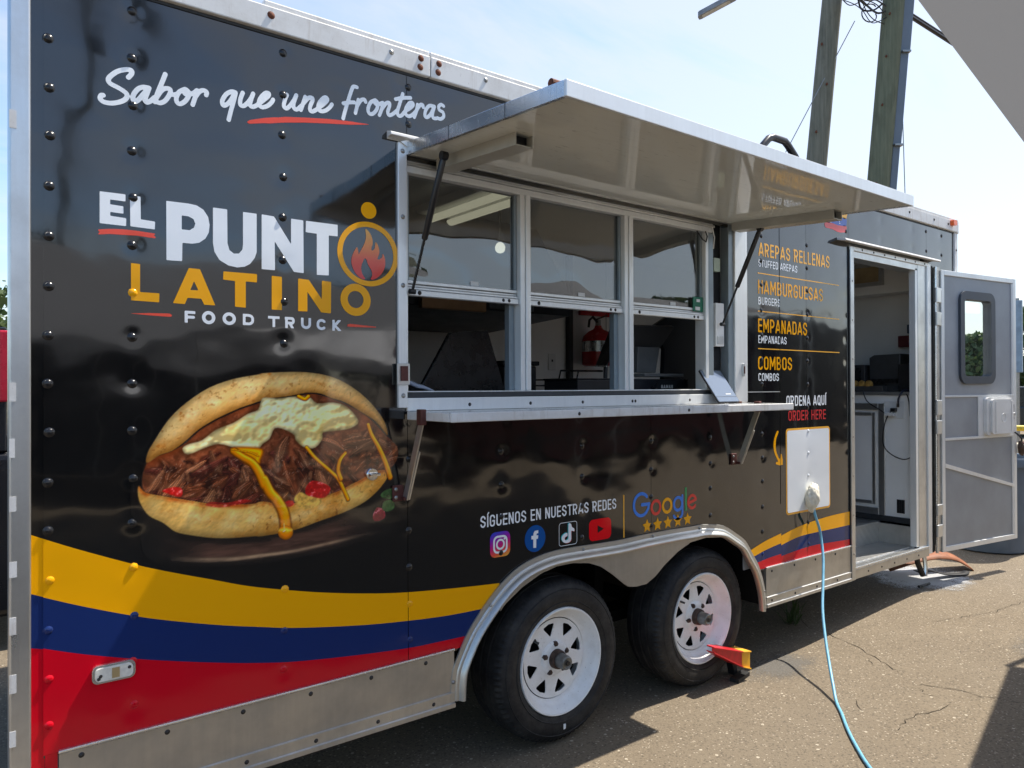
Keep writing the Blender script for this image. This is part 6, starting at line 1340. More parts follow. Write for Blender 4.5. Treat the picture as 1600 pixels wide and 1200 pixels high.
def wrapping():
    """crumpled white tape round the plug"""
    bm = bmesh.new(); bmesh.ops.create_icosphere(bm, subdivisions=4, radius=1)
    rs = np.random.RandomState(3); ph = rs.rand(24, 4)
    for v in bm.verts:
        c = v.co.copy(); d = 0
        for k in range(24):
            dr = Vector((ph[k, 0]-.5, ph[k, 1]-.5, ph[k, 2]-.5)).normalized(); d += .11*abs(math.sin(3.4*c.dot(dr)*(1+k % 5)+ph[k, 3]*6))*(.5 if k % 3 else 1.3)
        k = .30+.52*d
        v.co = Vector((c.x*.052*k*(1+.45*max(c.z, 0)*max(c.x, 0)), c.y*.034*k, c.z*.080*k+.016*c.x))
    me = bpy.data.meshes.new('plug_wrapping'); bm.to_mesh(me); bm.free(); me.materials.append(simple('cream_tape', (.70, .66, .54), .5, 0, .4, .12, 40)); o = bpy.data.objects.new('plug_wrapping', me); COL.objects.link(o); o.location = (5.495, -.034, .912); set_parent(o, ec)
    me.polygons.foreach_set('use_smooth', [True]*len(me.polygons))
wrapping()
# ---------------------------------------------------------------- wheel chock
ck = thing('wheel_chock', 'red and yellow wheel clamp pushed against the rear tyre', 'wheel clamp', (4.8, .0, .0))
redk = simple('chock_red', (.55, .012, .018), .35, 0, .5, .15, 25); yelk = simple('chock_yellow', (.78, .40, .02), .4, 0, .5, .12, 25)
def chock():
    a = Vector((4.530, -.045, .222)); b = Vector((4.770, -.050, .122)); c = Vector((4.840, -.051, .103))
    def sect(p, w_, hgt, t=.006):
        u = Vector((.0, 0, 1)); s = Vector((.12, .99, 0)).normalized(); return p, w_, hgt, u, s
    def loft(p, q, h0, h1, d0, d1, m, nm):
        mb = MB(); t = .007
        # C-shaped channel: web facing the viewer, two flanges running back
        for (za, zb, ya, yb) in ((-1, 1, 0, t), ):
            mb.add([(e.x, e.y+y, e.z+h*z) for e, h in ((p, h0), (q, h1)) for z in (-1, 1) for y in (0, t)], [(0,1,3,2),(4,6,7,5),(0,4,5,1),(2,3,7,6),(1,5,7,3),(0,2,6,4)])
        for s in (-1, 1):
            mb.add([(e.x, e.y+y, e.z+h*s+dz) for e, h, d in ((p, h0, d0), (q, h1, d1)) for y in (-.010, d) for dz in (-t/2, t/2)], [(0,1,3,2),(4,6,7,5),(0,4,5,1),(2,3,7,6),(1,5,7,3),(0,2,6,4)])
        mb.build(nm, m, ck, bevel=.0015)
    loft(a, b, .013, .040, .04, .13, redk, 'clamp_arm'); loft(b+Vector((.0015, 0, 0)), c, .040, .046, .13, .17, yelk, 'clamp_end')
    MB().tube([tuple(b+Vector((-.02, .10, .052))), tuple(b+Vector((.03, .12, .050)))], .014, 10).build('clamp_bolt', yelk, ck)
    MB().box(4.70, 4.80, -.032, .04, .105, .150).build('clamp_jaw', M['white_plastic'], ck, bevel=.004) if False else None
    MB().bar((4.83, .05, .005), (4.80, .05, .11), .04, .03).build('clamp_leg', M['rubber'], ck); MB().bar((4.73, -.03, .012), (4.87, .0, .012), .05, .02).build('clamp_leg', M['rubber'], ck)
chock()
# ---------------------------------------------------------------- strap, puddle stain, weed, cracks
st = MB(); pts = [(7.35, .42, .14), (7.55, .30, .20), (7.75, .22, .215), (7.90, .16, .19), (8.00, .10, .13), (8.04, .08, .10)]; w2 = Vector((.12, .10, .02))
sp = [Vector(q) for q in spline(pts, 6)]; st.add([tuple(q+w2*s) for q in sp for s in (-.6, .6)], [(2*i, 2*i+1, 2*i+3, 2*i+2) for i in range(len(sp)-1)])
so_ = st.build('ratchet_strap', simple('orange_brown_strap', (.23, .085, .038), .6, 0, .3, .3, 20), None, True); so_.modifiers.new('t', 'SOLIDIFY').thickness = .008; tag(so_, 'orange brown strap curling on the ground under the door hinge', 'strap')
st = MB(); pts = [(7.25, .15, .17), (7.4, .12, .16), (7.55, .08, .12), (7.75, .02, .10), (7.9, .05, .094)]; sp = [Vector(q) for q in spline(pts, 6)]; st.add([tuple(q+Vector((.02, .03, 0))*s) for q in sp for s in (-1, 1)], [(2*i, 2*i+1, 2*i+3, 2*i+2) for i in range(len(sp)-1)])
so_ = st.build('black_strap', M['rubber'], None, True); so_.modifiers.new('t', 'SOLIDIFY').thickness = .006; tag(so_, 'black strap trailing over the pale stain by the stabiliser leg', 'strap')
def stain():
    t = NT('chalky_stain'); p = t.pos(); m = t.n('ShaderNodeMapping'); m.inputs['Location'].default_value = (-7.42, -.20, 0); t.l(p, m.inputs[0]); m2 = t.n('ShaderNodeMapping'); m2.inputs['Scale'].default_value = (1.75, 2.1, 0); m2.inputs['Rotation'].default_value = (0, 0, .2); t.l(m.outputs[0], m2.inputs[0])
    ln = t.n('ShaderNodeVectorMath', operation='LENGTH'); t.l(m2.outputs[0], ln.inputs[0]); nz = t.noise(p, 7, 5, .65); fn = t.noise(p, 120, 3, .6)
    f = t.math('ADD', t.math('SUBTRACT', 1.0, ln.outputs['Value']), t.math('ADD', t.math('MULTIPLY', t.math('SUBTRACT', nz, .5), .7), t.math('MULTIPLY', t.math('SUBTRACT', fn, .5), .9)))
    f = t.ramp(f, [(.25, 0.0), (.55, .95)])
    b = t.n('ShaderNodeBsdfPrincipled'); t.val(b.inputs['Base Color'], t.mix(nz, (.30, .31, .32), (.52, .53, .54))); b.inputs['Roughness'].default_value = .5
    tr = t.n('ShaderNodeBsdfTransparent'); mx = t.n('ShaderNodeMixShader'); t.l(f, mx.inputs[0]); t.l(tr.outputs[0], mx.inputs[1]); t.l(b.outputs[0], mx.inputs[2]); t.l(mx.outputs[0], t.out.inputs[0])
    mb = MB(); n = 28; mb.v = [(6.75+1.5*i/n, -.35+1.2*j/n, gz(6.75+1.5*i/n)+.004) for i in range(n+1) for j in range(n+1)]; mb.f = [(i*(n+1)+j, (i+1)*(n+1)+j, (i+1)*(n+1)+j+1, i*(n+1)+j+1) for i in range(n) for j in range(n)]
    o = mb.build('ground_stain', t.m); tag(o, kind='structure')
stain()
def damp(cx, cy, sx, sy, name):
    t = NT(name); p = t.pos(); m = t.n('ShaderNodeMapping'); m.inputs['Location'].default_value = (-cx, -cy, 0); t.l(p, m.inputs[0]); m2 = t.n('ShaderNodeMapping'); m2.inputs['Scale'].default_value = (1/sx, 1/sy, 0); t.l(m.outputs[0], m2.inputs[0])
    ln = t.n('ShaderNodeVectorMath', operation='LENGTH'); t.l(m2.outputs[0], ln.inputs[0]); nz = t.noise(p, 9, 5, .65); fn = t.noise(p, 150, 3, .6)
    f = t.math('ADD', t.math('SUBTRACT', 1.0, ln.outputs['Value']), t.math('ADD', t.math('MULTIPLY', t.math('SUBTRACT', nz, .5), .9), t.math('MULTIPLY', t.math('SUBTRACT', fn, .5), 1.4)))
    b = t.n('ShaderNodeBsdfPrincipled'); t.val(b.inputs['Base Color'], t.mix(fn, (.07, .068, .062), (.20, .19, .175))); b.inputs['Roughness'].default_value = .6
    tr = t.n('ShaderNodeBsdfTransparent'); mx = t.n('ShaderNodeMixShader'); t.l(t.ramp(f, [(.2, 0.0), (.6, .6)]), mx.inputs[0]); t.l(tr.outputs[0], mx.inputs[1]); t.l(b.outputs[0], mx.inputs[2]); t.l(mx.outputs[0], t.out.inputs[0])
    mb = MB(); n = 12; mb.v = [(cx+(2*i/n-1)*sx*1.3, cy+(2*j/n-1)*sy*1.3, gz(cx+(2*i/n-1)*sx*1.3)+.0035) for i in range(n+1) for j in range(n+1)]; mb.f = [(i*(n+1)+j, (i+1)*(n+1)+j, (i+1)*(n+1)+j+1, i*(n+1)+j+1) for i in range(n) for j in range(n)]
    tag(mb.build('ground_stain', t.m), kind='structure')
damp(5.12, -.05, .34, .20, 'damp_patch'); damp(6.6, -1.0, .5, .3, 'oil_patch')
ws = thing('weed', 'small green weed growing from a crack under the trailer behind the rear wheel', 'weed', (5.80, .28, gz(5.8)))
mb = MB(); rs = random.Random(4)
for k in range(46):
    a = rs.uniform(0, 6.28); r = rs.uniform(.02, .13); h = rs.uniform(.05, .17); b = Vector((5.80+rs.uniform(-.05, .05), .28+rs.uniform(-.04, .04), gz(5.8))); q = b+Vector((r*math.cos(a), r*math.sin(a), h)); s = Vector((-math.sin(a), math.cos(a), 0))*rs.uniform(.003, .007); m_ = (b+q)/2+Vector((0, 0, .02))
    mb.add([b-s*.5, b+s*.5, m_+s, m_-s, q], [(0, 1, 2, 3), (3, 2, 4)])
mb.build('blades', M['leaf'], ws)
def crack(pts, w0, seed):
    rs = random.Random(seed); P = []
    for a, b in zip(pts[:-1], pts[1:]):
        n = max(3, int(math.dist(a, b)/.03))
        for k in range(n): P.append((a[0]+(b[0]-a[0])*k/n+rs.uniform(-.012, .012), a[1]+(b[1]-a[1])*k/n+rs.uniform(-.012, .012)))
    P.append(pts[-1]); mb = MB(); vs = []
    for i, q in enumerate(P):
        w_ = w0*.45*(.3+rs.random()*1.0)*(1 if 1 < i < len(P)-2 else .2); d = Vector((P[min(i+1, len(P)-1)][0]-P[max(i-1, 0)][0], P[min(i+1, len(P)-1)][1]-P[max(i-1, 0)][1])).normalized(); z = gz(q[0])+.003
        vs += [(q[0]-d.y*w_, q[1]+d.x*w_, z), (q[0]+d.y*w_, q[1]-d.x*w_, z)]
    mb.add(vs, [(2*i, 2*i+1, 2*i+3, 2*i+2) for i in range(len(P)-1)]); tag(mb.build('ground_crack', M['crack']), kind='structure')
CW = .62
crack([(5.95, .33), (5.80, .20), (5.77, .0), (5.72, -.16), (5.64, -.30), (5.58, -.42), (5.50, -.55)], .0045, 1)
crack([(5.42, -.62), (5.46, -.70), (5.50, -.77), (5.53, -.91), (5.59, -1.08), (5.7, -1.35), (5.9, -1.7)], .005, 2)
crack([(5.42, -.64), (5.36, -.72), (5.35, -.80)], .004, 3); crack([(5.36, -.84), (5.25, -.86), (5.14, -.82), (5.04, -.80), (4.95, -.80), (4.80, -.82)], .004, 4)
crack([(5.60, -.30), (5.55, -.36), (5.51, -.40)], .004, 6); crack([(5.05, -.50), (4.95, -.60), (4.90, -.64)], .003, 7); crack([(6.4, -.3), (6.9, -.5), (7.4, -.55), (8.2, -.8)], .004, 8)
# ---------------------------------------------------------------- trash bin behind the door
bn = thing('trash_bin', 'large round blue grey trash bin standing behind the open door', 'trash bin', (9.03, .30, .085)); bmx = simple('bin_plastic', (.095, .125, .165), .5, 0, .4, .12, 6)
def bmod(i, k, r): return r*(1.0+(.025 if (k % 8) in (0, 1) and 1 < i < 6 else 0))
MB().lathe([(.088, .001), (.088, .30), (.10, .318), (.20, .324), (.6, .345), (.80, .355), (.86, .36)], 64, (9.03, .30, 0), 'z', mod=bmod).build('body', bmx, bn, True, angle=30)
MB().lathe([(.86, .36), (.86, .392), (.925, .395), (.94, .385), (.935, .36), (.80, .345), (.12, .29), (.12, .001)], 48, (9.03, .30, 0), 'z').build('rim', bmx, bn, True, angle=40)
for s in (-1, 1): MB().tube([(9.03+.36*s, .22, .76), (9.03+.43*s, .24, .75), (9.03+.43*s, .36, .75), (9.03+.36*s, .38, .76)], .016, 8).build('handle', bmx, bn, True)
# ---------------------------------------------------------------- canopy above the camera
cn = thing('canopy_tent', 'plain grey fabric canopy edge crossing the top right corner', 'canopy', (7.3, -1.1, 0))
mb = MB(); A = [Vector((7.32, -1.105, 2.235)), Vector((1.15, -2.385, 1.735)), Vector((1.0, -7.2, 2.95)), Vector((10.5, -6.6, 3.3))]  # back edge and far corner stretched to shade the ground the wall mirrors
N = 12; vs = []
for i in range(N+1):
    for j in range(N+1):
        u, v = i/N, j/N; q = (A[0]*(1-u)+A[1]*u)*(1-v)+(A[3]*(1-u)+A[2]*u)*v; sag = .10*math.sin(math.pi*v)*(.4+math.sin(math.pi*u)*.6); vs.append((q.x, q.y, q.z-sag*.6))
mb.add(vs, [(i*(N+1)+j, (i+1)*(N+1)+j, (i+1)*(N+1)+j+1, i*(N+1)+j+1) for i in range(N) for j in range(N)])
c_ = mb.build('fabric', M['canopy'], cn, True)
for q, zz in ((A[0], .085), (A[2], 0), (A[3], .085)): MB().tube([(q.x, q.y, zz), tuple(q)], .02, 8).build('leg', M['alu'], cn)
# ---------------------------------------------------------------- poles, cables, lamp
def pole(name, base, lean, r0, r1, L, m):
    b = Vector(base); d = Vector((lean[0], lean[1], 1)); p = []
    for k in range(9): p.append(tuple(b+d*(L*k/8)+Vector((random.uniform(-.01, .01), random.uniform(-.01, .01), 0))))
    return MB().tube(p, [r0+(r1-r0)*k/8 for k in range(9)], 20).build(name, m, None, True)
P1 = Vector((13.29, 4.99, .085)); L1 = Vector((.044, -.081, 1)); P2 = Vector((13.82, 4.05, .085)); L2 = Vector((.033, -.072, 1))
up1 = thing('utility_pole', 'weathered grey wooden pole rising left of the conduit pole behind the hatch', 'utility pole', P1, 'wooden poles behind the trailer'); q = pole('pole_shaft', P1, L1, .19, .155, 11, M['pole_grey']); set_parent(q, up1)
up2 = thing('utility_pole', 'greenish wooden pole with a blue grey conduit along its right side', 'utility pole', P2, 'wooden poles behind the trailer'); q = pole('pole_shaft', P2, L2, .185, .165, 11, M['pole_green']); set_parent(q, up2)
sd = Vector((.78, -.62, 0)).normalized()
for z0, z1, w_, o in ((0, 5.55, .12, .225), (5.55, 7.1, .14, .225), (7.1, 10.6, .17, .225)):
    MB().bar(P2+L2*z0+sd*o, P2+L2*z1+sd*o, w_*1.05, w_, (.78, -.62, 0)).build('conduit', M['conduit'], up2, bevel=.01)
for z, a_ in ((4.6, .4), (5.9, -.3), (6.7, .2), (7.4, -.5)):
    e_ = P1+L1*z; v_ = Vector((-.84, -.54, 0)); s_ = Vector((.54, -.84, 0)); MB().tube([tuple(e_+v_*.16+s_*a_*.2), tuple(e_+v_*.205+s_*a_*.2)], .018, 8).build('pole_bolt', M['rust'], up1); e_ = P2+L2*(z+.3); MB().tube([tuple(e_+v_*.16-s_*.06), tuple(e_+v_*.205-s_*.06)], .016, 8).build('pole_bolt', M['rust'], up2)
MB().bar(P1+L1*5.2+Vector((-.155, -.10, 0)), P1+L1*5.32+Vector((-.155, -.10, 0)), .11, .008, (.84, .54, 0)).build('pole_tag', M['alu'], up1)
for z in (5.55, 7.1): MB().bar(P2+L2*z+sd*.16+Vector((-.03, -.045, 0)), P2+L2*(z)+sd*.30+Vector((-.03, -.045, 0)), .15, .03).build('conduit_band', M['screw'], up2)
def cable(name, pts, r, label, cat='cable', m=None, sag=0, group=None):
    pts = [Vector(p_) for p_ in pts]
    if len(pts) == 2:
        a, b = pts; pts = [a.lerp(b, k/16)-Vector((0, 0, sag*4*(k/16)*(1-k/16))) for k in range(17)]
    o = MB().tube([tuple(p_) for p_ in pts], r, 7).build(name, m or M['black_plastic'], None, True); return tag(o, label, cat, group)
h1 = P1+L1*8.25; h2 = P2+L2*7.85
cable('overhead_cable', [Vector((14.30, 3.42, 7.93)), Vector((15.91, 3.0, 7.49)), Vector((17.6, 2.71, 7.06)), Vector((20.5, 2.1, 6.5))], .034, 'thick black overhead cable running from the conduit pole to the canopy edge', sag=.25)
cable('overhead_cable', [Vector((14.30, 3.42, 7.99)), Vector((15.91, 3.0, 7.55)), Vector((17.6, 2.71, 7.12)), Vector((20.5, 2.1, 6.58))], .018, 'thinner black wire lying along the top of the thick overhead cable', sag=.2)
def tangle():
    rs = random.Random(8); mb = MB(); a0 = Vector((13.40, 4.02, 8.10)); b0 = Vector((13.93, 3.50, 7.78))
    for k in range(7):
        a = a0+Vector((rs.uniform(-.05, .15), rs.uniform(-.1, .05), rs.uniform(.0, .30))); b = b0+Vector((rs.uniform(-.08, .0), rs.uniform(0, .08), rs.uniform(-.15, .35)))
        P = [a]+[a.lerp(b, t)+Vector((rs.uniform(-.04, .04), rs.uniform(-.04, .04), rs.uniform(-.20, .10))) for t in (.25, .5, .75)]+[b]
        mb.tube([tuple(q) for q in spline(P, 6)], rs.choice([.008, .012, .016]), 6)
    c = a0.lerp(b0, .6); mb.tube([tuple(c+Vector((.09*math.cos(t), -.08*math.cos(t), .12*math.sin(t)-.02*t))) for t in np.linspace(.4, 6.8, 16)], .010, 6)
    mb.bar(a0+Vector((.02, -.02, .12)), a0+Vector((.24, -.22, .05)), .09, .08)
    tag(mb.build('cable_bundle', M['black_plastic'], None, True), 'tangle of black cables strung between the two wooden poles', 'cables')
tangle()
cable('guy_wire', [Vector((13.9, 4.05, 7.9)), Vector((12.55, 4.95, 4.9)), Vector((11.9, 5.4, 3.3))], .008, 'thin pale guy wire slanting down across the grey pole', 'wire', M['screw'])
cable('guy_wire', [P2+L2*6.6+sd*.25, Vector((14.25, 3.35, 3.4)), Vector((14.3, 3.32, 2.0))], .008, 'thin pale wire dropping straight down right of the conduit pole', 'wire', M['screw'])
sl_ = thing('street_lamp', 'grey flat street lamp head high up left of the poles', 'street lamp', (12.7, 5.9, 8.5))
MB().prism([rrect(-.38, .38, -.12, .12, .06)], -.045, .045, lambda a, y, b: (12.62+a*.42-b*.6, 5.95-a*.80-b*.3+.0*y, 8.55+y+a*.30)).build('lamp_head', simple('lamp_grey', (.20, .22, .25), .5), sl_, bevel=.012); MB().prism([rrect(-.30, .25, -.08, .08, .03)], -.052, -.047, lambda a, y, b: (12.62+a*.42-b*.6, 5.95-a*.80-b*.3, 8.55+y+a*.30)).build('lamp_lens', simple('lamp_lens_grey', (.42, .43, .42), .4), sl_)
MB().tube([(12.76, 5.70, 8.66), (13.1, 5.1, 9.2), tuple(P1+L1*9.6)], .035, 8).build('lamp_arm', M['conduit'], sl_)
# ---------------------------------------------------------------- surroundings
def tree(name, loc, H, R_, trunk, n, seed, m, label, cat='tree', group=None, squash=1.0, leaf_s=.16, kind='round'):
    rs = np.random.RandomState(seed); o = thing(name, label, cat, loc, group); b = Vector(loc); mb = MB()
    if trunk > 0:
        mb.tube([tuple(b), tuple(b+Vector((.03*H*.1, 0, trunk*.5))), tuple(b+Vector((.0, .05, trunk))), tuple(b+Vector((.0, .1, H*.85)))], [.035*H*.6, .03*H*.55, .022*H*.5, .004*H], 9)
        for k in range(7):
            a = rs.rand()*6.28; z = trunk+rs.rand()*(H*.4); r = R_*(.5+.4*rs.rand()); mb.tube([tuple(b+Vector((0, .05, z))), tuple(b+Vector((math.cos(a)*r*.5, math.sin(a)*r*.5, z+.3*r))), tuple(b+Vector((math.cos(a)*r, math.sin(a)*r, z+.55*r)))], [.012*H, .008*H, .002*H], 6)
        mb.build('trunk', M['bark'], o, True)
    # leaf clumps
    K = max(14, int(n/55)); cl = []
    for k in range(K):
        u = rs.rand(); a = rs.rand()*6.28; t = rs.rand()
        z = trunk*.8+(H-trunk*.8)*t
        if kind == 'cone': rr = R_*(1.05-t)*(.45+.55*rs.rand()**.5)
        else: rr = R_*math.sqrt(max(.02, 1-(2*t-1)**2*squash))*(.35+.65*rs.rand()**.5)
        cl.append((math.cos(a)*rr, math.sin(a)*rr, z, R_*(.16+.22*rs.rand())))
    per = n//K; cs = np.array(cl); C_ = np.repeat(cs, per, 0); N_ = len(C_)
    d = rs.normal(size=(N_, 3)); d /= np.linalg.norm(d, axis=1)[:, None]; rad = (rs.rand(N_)**.45)[:, None]*C_[:, 3:4]
    ctr = C_[:, :3]+d*rad*np.array([1, 1, .7]); ax1 = rs.normal(size=(N_, 3)); ax1 /= np.linalg.norm(ax1, axis=1)[:, None]; ax2 = np.cross(ax1, d+.3*rs.normal(size=(N_, 3))); ax2 /= np.linalg.norm(ax2, axis=1)[:, None]+1e-9
    s = leaf_s*(.5+rs.rand(N_))[:, None]
    V = np.stack([ctr-ax1*s*.6, ctr+ax2*s*.35, ctr+ax1*s*.6, ctr-ax2*s*.35], 1).reshape(-1, 3)+np.array(b)
    me = bpy.data.meshes.new('crown'); me.from_pydata(V.tolist(), [], [(4*i, 4*i+1, 4*i+2, 4*i+3) for i in range(N_)]); me.materials.append(m)
    c = bpy.data.objects.new('crown', me); COL.objects.link(c); set_parent(c, o)
    return o
Gz = .085
# right-hand background, seen past and through the door
tree('young_tree', (38.5, 11.3, Gz), 3.7, 1.5, .9, 5200, 3, M['leaf'], 'layered green tree seen through the window of the open door', squash=.8, leaf_s=.22, kind='cone')
tree('leafy_tree', (41.5, 8.9, Gz), 5.2, 2.2, 1.2, 5200, 5, M['leaf'], 'bright green tree at the right edge beyond the parked cars', leaf_s=.26)
def hedge(name, loc, L, dr, H, W_, n, seed, label):
    rs = np.random.RandomState(seed); o = thing(name, label, 'bush', loc); d = Vector(dr).normalized(); s = Vector((-d.y, d.x, 0)); P = np.array(loc)
    t = rs.rand(n)*L; top = H*(.75+.3*np.array([math.sin(k*.9+seed)+.6*math.sin(k*2.3) for k in t])/1.6); z = top*rs.rand(n)**.6; w_ = (rs.rand(n)-.5)*W_
    ctr = P+np.outer(t, d)+np.outer(w_, s)+np.outer(z, [0, 0, 1]); a1 = rs.normal(size=(n, 3)); a1 /= np.linalg.norm(a1, axis=1)[:, None]; a2 = np.cross(a1, rs.normal(size=(n, 3))); a2 /= np.linalg.norm(a2, axis=1)[:, None]; q = .26*(.5+rs.rand(n))[:, None]
    V = np.stack([ctr-a1*q*.6, ctr+a2*q*.4, ctr+a1*q*.6, ctr-a2*q*.4], 1).reshape(-1, 3)
    me = bpy.data.meshes.new('foliage'); me.from_pydata(V.tolist(), [], [(4*i, 4*i+1, 4*i+2, 4*i+3) for i in range(n)]); me.materials.append(M['leaf_dark']); c = bpy.data.objects.new('foliage', me); COL.objects.link(c); set_parent(c, o)
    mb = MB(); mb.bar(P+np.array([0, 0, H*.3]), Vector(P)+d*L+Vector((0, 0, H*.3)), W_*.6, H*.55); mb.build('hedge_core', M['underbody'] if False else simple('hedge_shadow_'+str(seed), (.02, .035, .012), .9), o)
    return o
hedge('hedge', (44, 18, Gz), 30, (.15, -1, 0), 2.6, 2.2, 16000, 2, 'long dark green hedge line across the far side of the car park')
def car(name, loc, rz, col, label, L=4.4, W_=1.8, H=1.45, van=False):
    o = thing(name, label, 'car', loc, None); Mx = Matrix.Translation(loc) @ Matrix.Rotation(rz, 4, 'Z'); mp = lambda a, y, b: tuple(Mx @ Vector((a, y, b)))
    paint = simple(name+'_paint_'+str(round(loc[1])), col, .2, .2, .6, .05, 2); h = L/2
    body = [(-h, .35), (-h, .62), (-h+.12, .80), (-h*.55, .86), (h*.42, .90), (h*.8, .80), (h-.05, .66), (h, .45), (h-.05, .30), (-h+.05, .28)] if not van else [(-h, .3), (-h, 1.0), (h-.5, 1.02), (h, .8), (h, .3)]
    MB().prism([body], -W_/2, W_/2, mp).build('body', paint, o, bevel=.05, seg=3)
    cab = [(-h*.82, .84), (-h*.55, H-.06), (-h*.3, H), (h*.12, H), (h*.28, H-.06), (h*.52, .88)] if not van else [(-h+.02, 1.0), (-h+.08, H), (h*.2, H), (h*.5, 1.01)]
    MB().prism([cab], -W_/2*.84, W_/2*.84, mp).build('cabin', M['black_steel'], o, bevel=.05, seg=3)
    MB().prism([[(-h*.52, H-.055), (-h*.3, H+.012), (h*.12, H+.012), (h*.26, H-.05)]], -W_/2*.80, W_/2*.80, mp).build('roof', paint, o, bevel=.02)
    for a in (-h*.62, h*.62):
        for s in (-1, 1):
            c = Mx @ Vector((a, s*W_/2*.92, .33)); u = (Mx.to_3x3() @ Vector((0, 1, 0))); MB().tube([c-u*.11, c+u*.11], .33, 20).build('wheel', M['tyre'], o); MB().tube([c+u*s*.112, c+u*s*.118], .20, 16).build('hubcap', M['screw'], o)
    for s in (-1, 1): MB().prism([[(h-.06, .60), (h-.005, .58), (h-.01, .70), (h-.12, .73)]], s*W_/2*.7-.18, s*W_/2*.7+.18, mp).build('headlight', M['white_plastic'], o); MB().prism([[(-h-.006, .62), (-h+.04, .62), (-h+.06, .80), (-h-.002, .76)]], s*W_/2*.78-.14, s*W_/2*.78+.14, mp).build('tail_lamp', M['yt_red'], o)
    return o
car('parked_car', (31.0, 6.9, Gz), 1.7, (.60, .62, .64), 'silver car parked beyond the trash bin at the right edge')
car('parked_car', (27.0, 5.35, Gz), 1.55, (.02, .022, .026), 'black car parked in front of the silver one at the right edge')
car('parked_car', (36.0, 10.3, Gz), 1.5, (.72, .73, .74), 'white car seen low through the door window')
# yellow pipe rail and sign post at the far right
yr = thing('yellow_rail', 'yellow pipe barrier at the right edge behind the trash bin', 'barrier', (11.6, 1.35, Gz)); ym = simple('yellow_pipe', (.72, .52, .04), .4)
for z in (.55, .98): MB().tube([(11.2, 1.9, Gz+z), (11.95, .2, Gz+z)], .035, 10).build('pipe', ym, yr, True)
MB().tube([(11.7, .9, Gz), (11.55, 1.05, Gz+1.0)], .035, 10).build('pipe', ym, yr, True); MB().tube([(11.95, .2, Gz), (11.95, .2, Gz+1.0)], .04, 10).build('post', ym, yr, True)
lw = thing('low_wall', 'pale concrete block wall low behind the yellow barrier', 'wall', (14, 1.2, Gz)); MB().box(13.9, 14.2, -2.0, 2.6, Gz, .72).build('wall_block', simple('pale_concrete', (.50, .43, .33), .85, 0, .2, .1, 6), lw, bevel=.02)
sg = thing('sign_post', 'narrow blue grey sign board on a post right of the door edge', 'sign', (18.0, 2.95, Gz)); MB().bar((17.97, 2.98, Gz+1.75), (17.97, 2.98, Gz+3.15), .05, .20, (0, 1, 0)).build('board', simple('sign_blue_grey', (.22, .30, .38), .5), sg, bevel=.005); MB().tube([(18.03, 2.98, Gz), (18.03, 2.98, Gz+3.2)], .03, 8).build('post', M['screw'], sg)
# left edge: tow truck behind the front of the trailer, tree behind it
pk = thing('pickup_truck', 'black pickup truck with a tall red tail lamp at the left edge', 'pickup truck', (.6, 3.9, 0))
pm = simple('truck_black', (.010, .010, .012), .25, .1, .6, .1, 3)
MB().box(-3.6, 2.05, 2.95, 4.85, .20, 1.20).build('body', pm, pk, bevel=.05, seg=3); MB().box(-1.0, 2.05, 2.98, 3.06, 1.202, 1.30).build('bed_rail', M['gasket'], pk, bevel=.01); MB().box(-1.0, 2.05, 4.74, 4.82, 1.202, 1.30).build('bed_rail', M['gasket'], pk, bevel=.01); MB().box(2.06, 2.10, 3.06, 4.74, .75, 1.28).build('tailgate', pm, pk, bevel=.02)
MB().prism([[(-2.9, 1.2), (-2.4, 1.92), (-1.15, 1.92), (-1.02, 1.2)]], 3.0, 4.8).build('cab', pm, pk, bevel=.04); MB().prism([[(-2.7, 1.26), (-2.32, 1.85), (-1.22, 1.85), (-1.12, 1.26)]], 2.992, 2.999).build('cab_window', M['black_steel'], pk)
MB().box(1.655, 1.715, 2.93, 3.02, 1.50, 1.93).build('tail_lamp', simple('tail_lamp_red', (.42, .012, .03), .25), pk, bevel=.012); MB().box(1.60, 1.70, 2.96, 3.05, 1.20, 1.95).build('lamp_post', pm, pk, bevel=.01)
for x in (-2.6, .7):
    for y in (3.02, 4.78): MB().tube([(x, y-.12, .40), (x, y+.12, .40)], .40, 24).build('wheel', M['tyre'], pk, bevel=.03)
tree('bushy_tree', (2.05, 13.2, 0), 3.35, 1.5, .5, 3600, 9, M['leaf'], 'yellow green bush behind the pickup at the left edge', cat='bush', leaf_s=.14)
# what stands behind the camera and shows in the glossy side: trees across the lot and a low building
k = 0
for x, y, H, R_ in ((-14, -36, 7.5, 3.6), (-5, -40, 6.2, 3.2), (4, -38, 8.2, 4.0), (13, -42, 6.8, 3.4), (22, -38, 8.8, 4.2), (32, -36, 7.0, 3.6), (42, -32, 8.0, 4.0)):
    tree('lot_tree', (x, y, 0), H, R_, 1.6, 1600, 30+k, M['leaf_dark'], 'broad green tree across the lot behind the viewer, number %s along the row' % ('first second third fourth fifth sixth seventh'.split()[k]) if False else ('broad green tree on the far side of the lot, %s from the left' % 'first second third fourth fifth sixth seventh'.split()[k]), group='trees across the lot', leaf_s=.55); k += 1

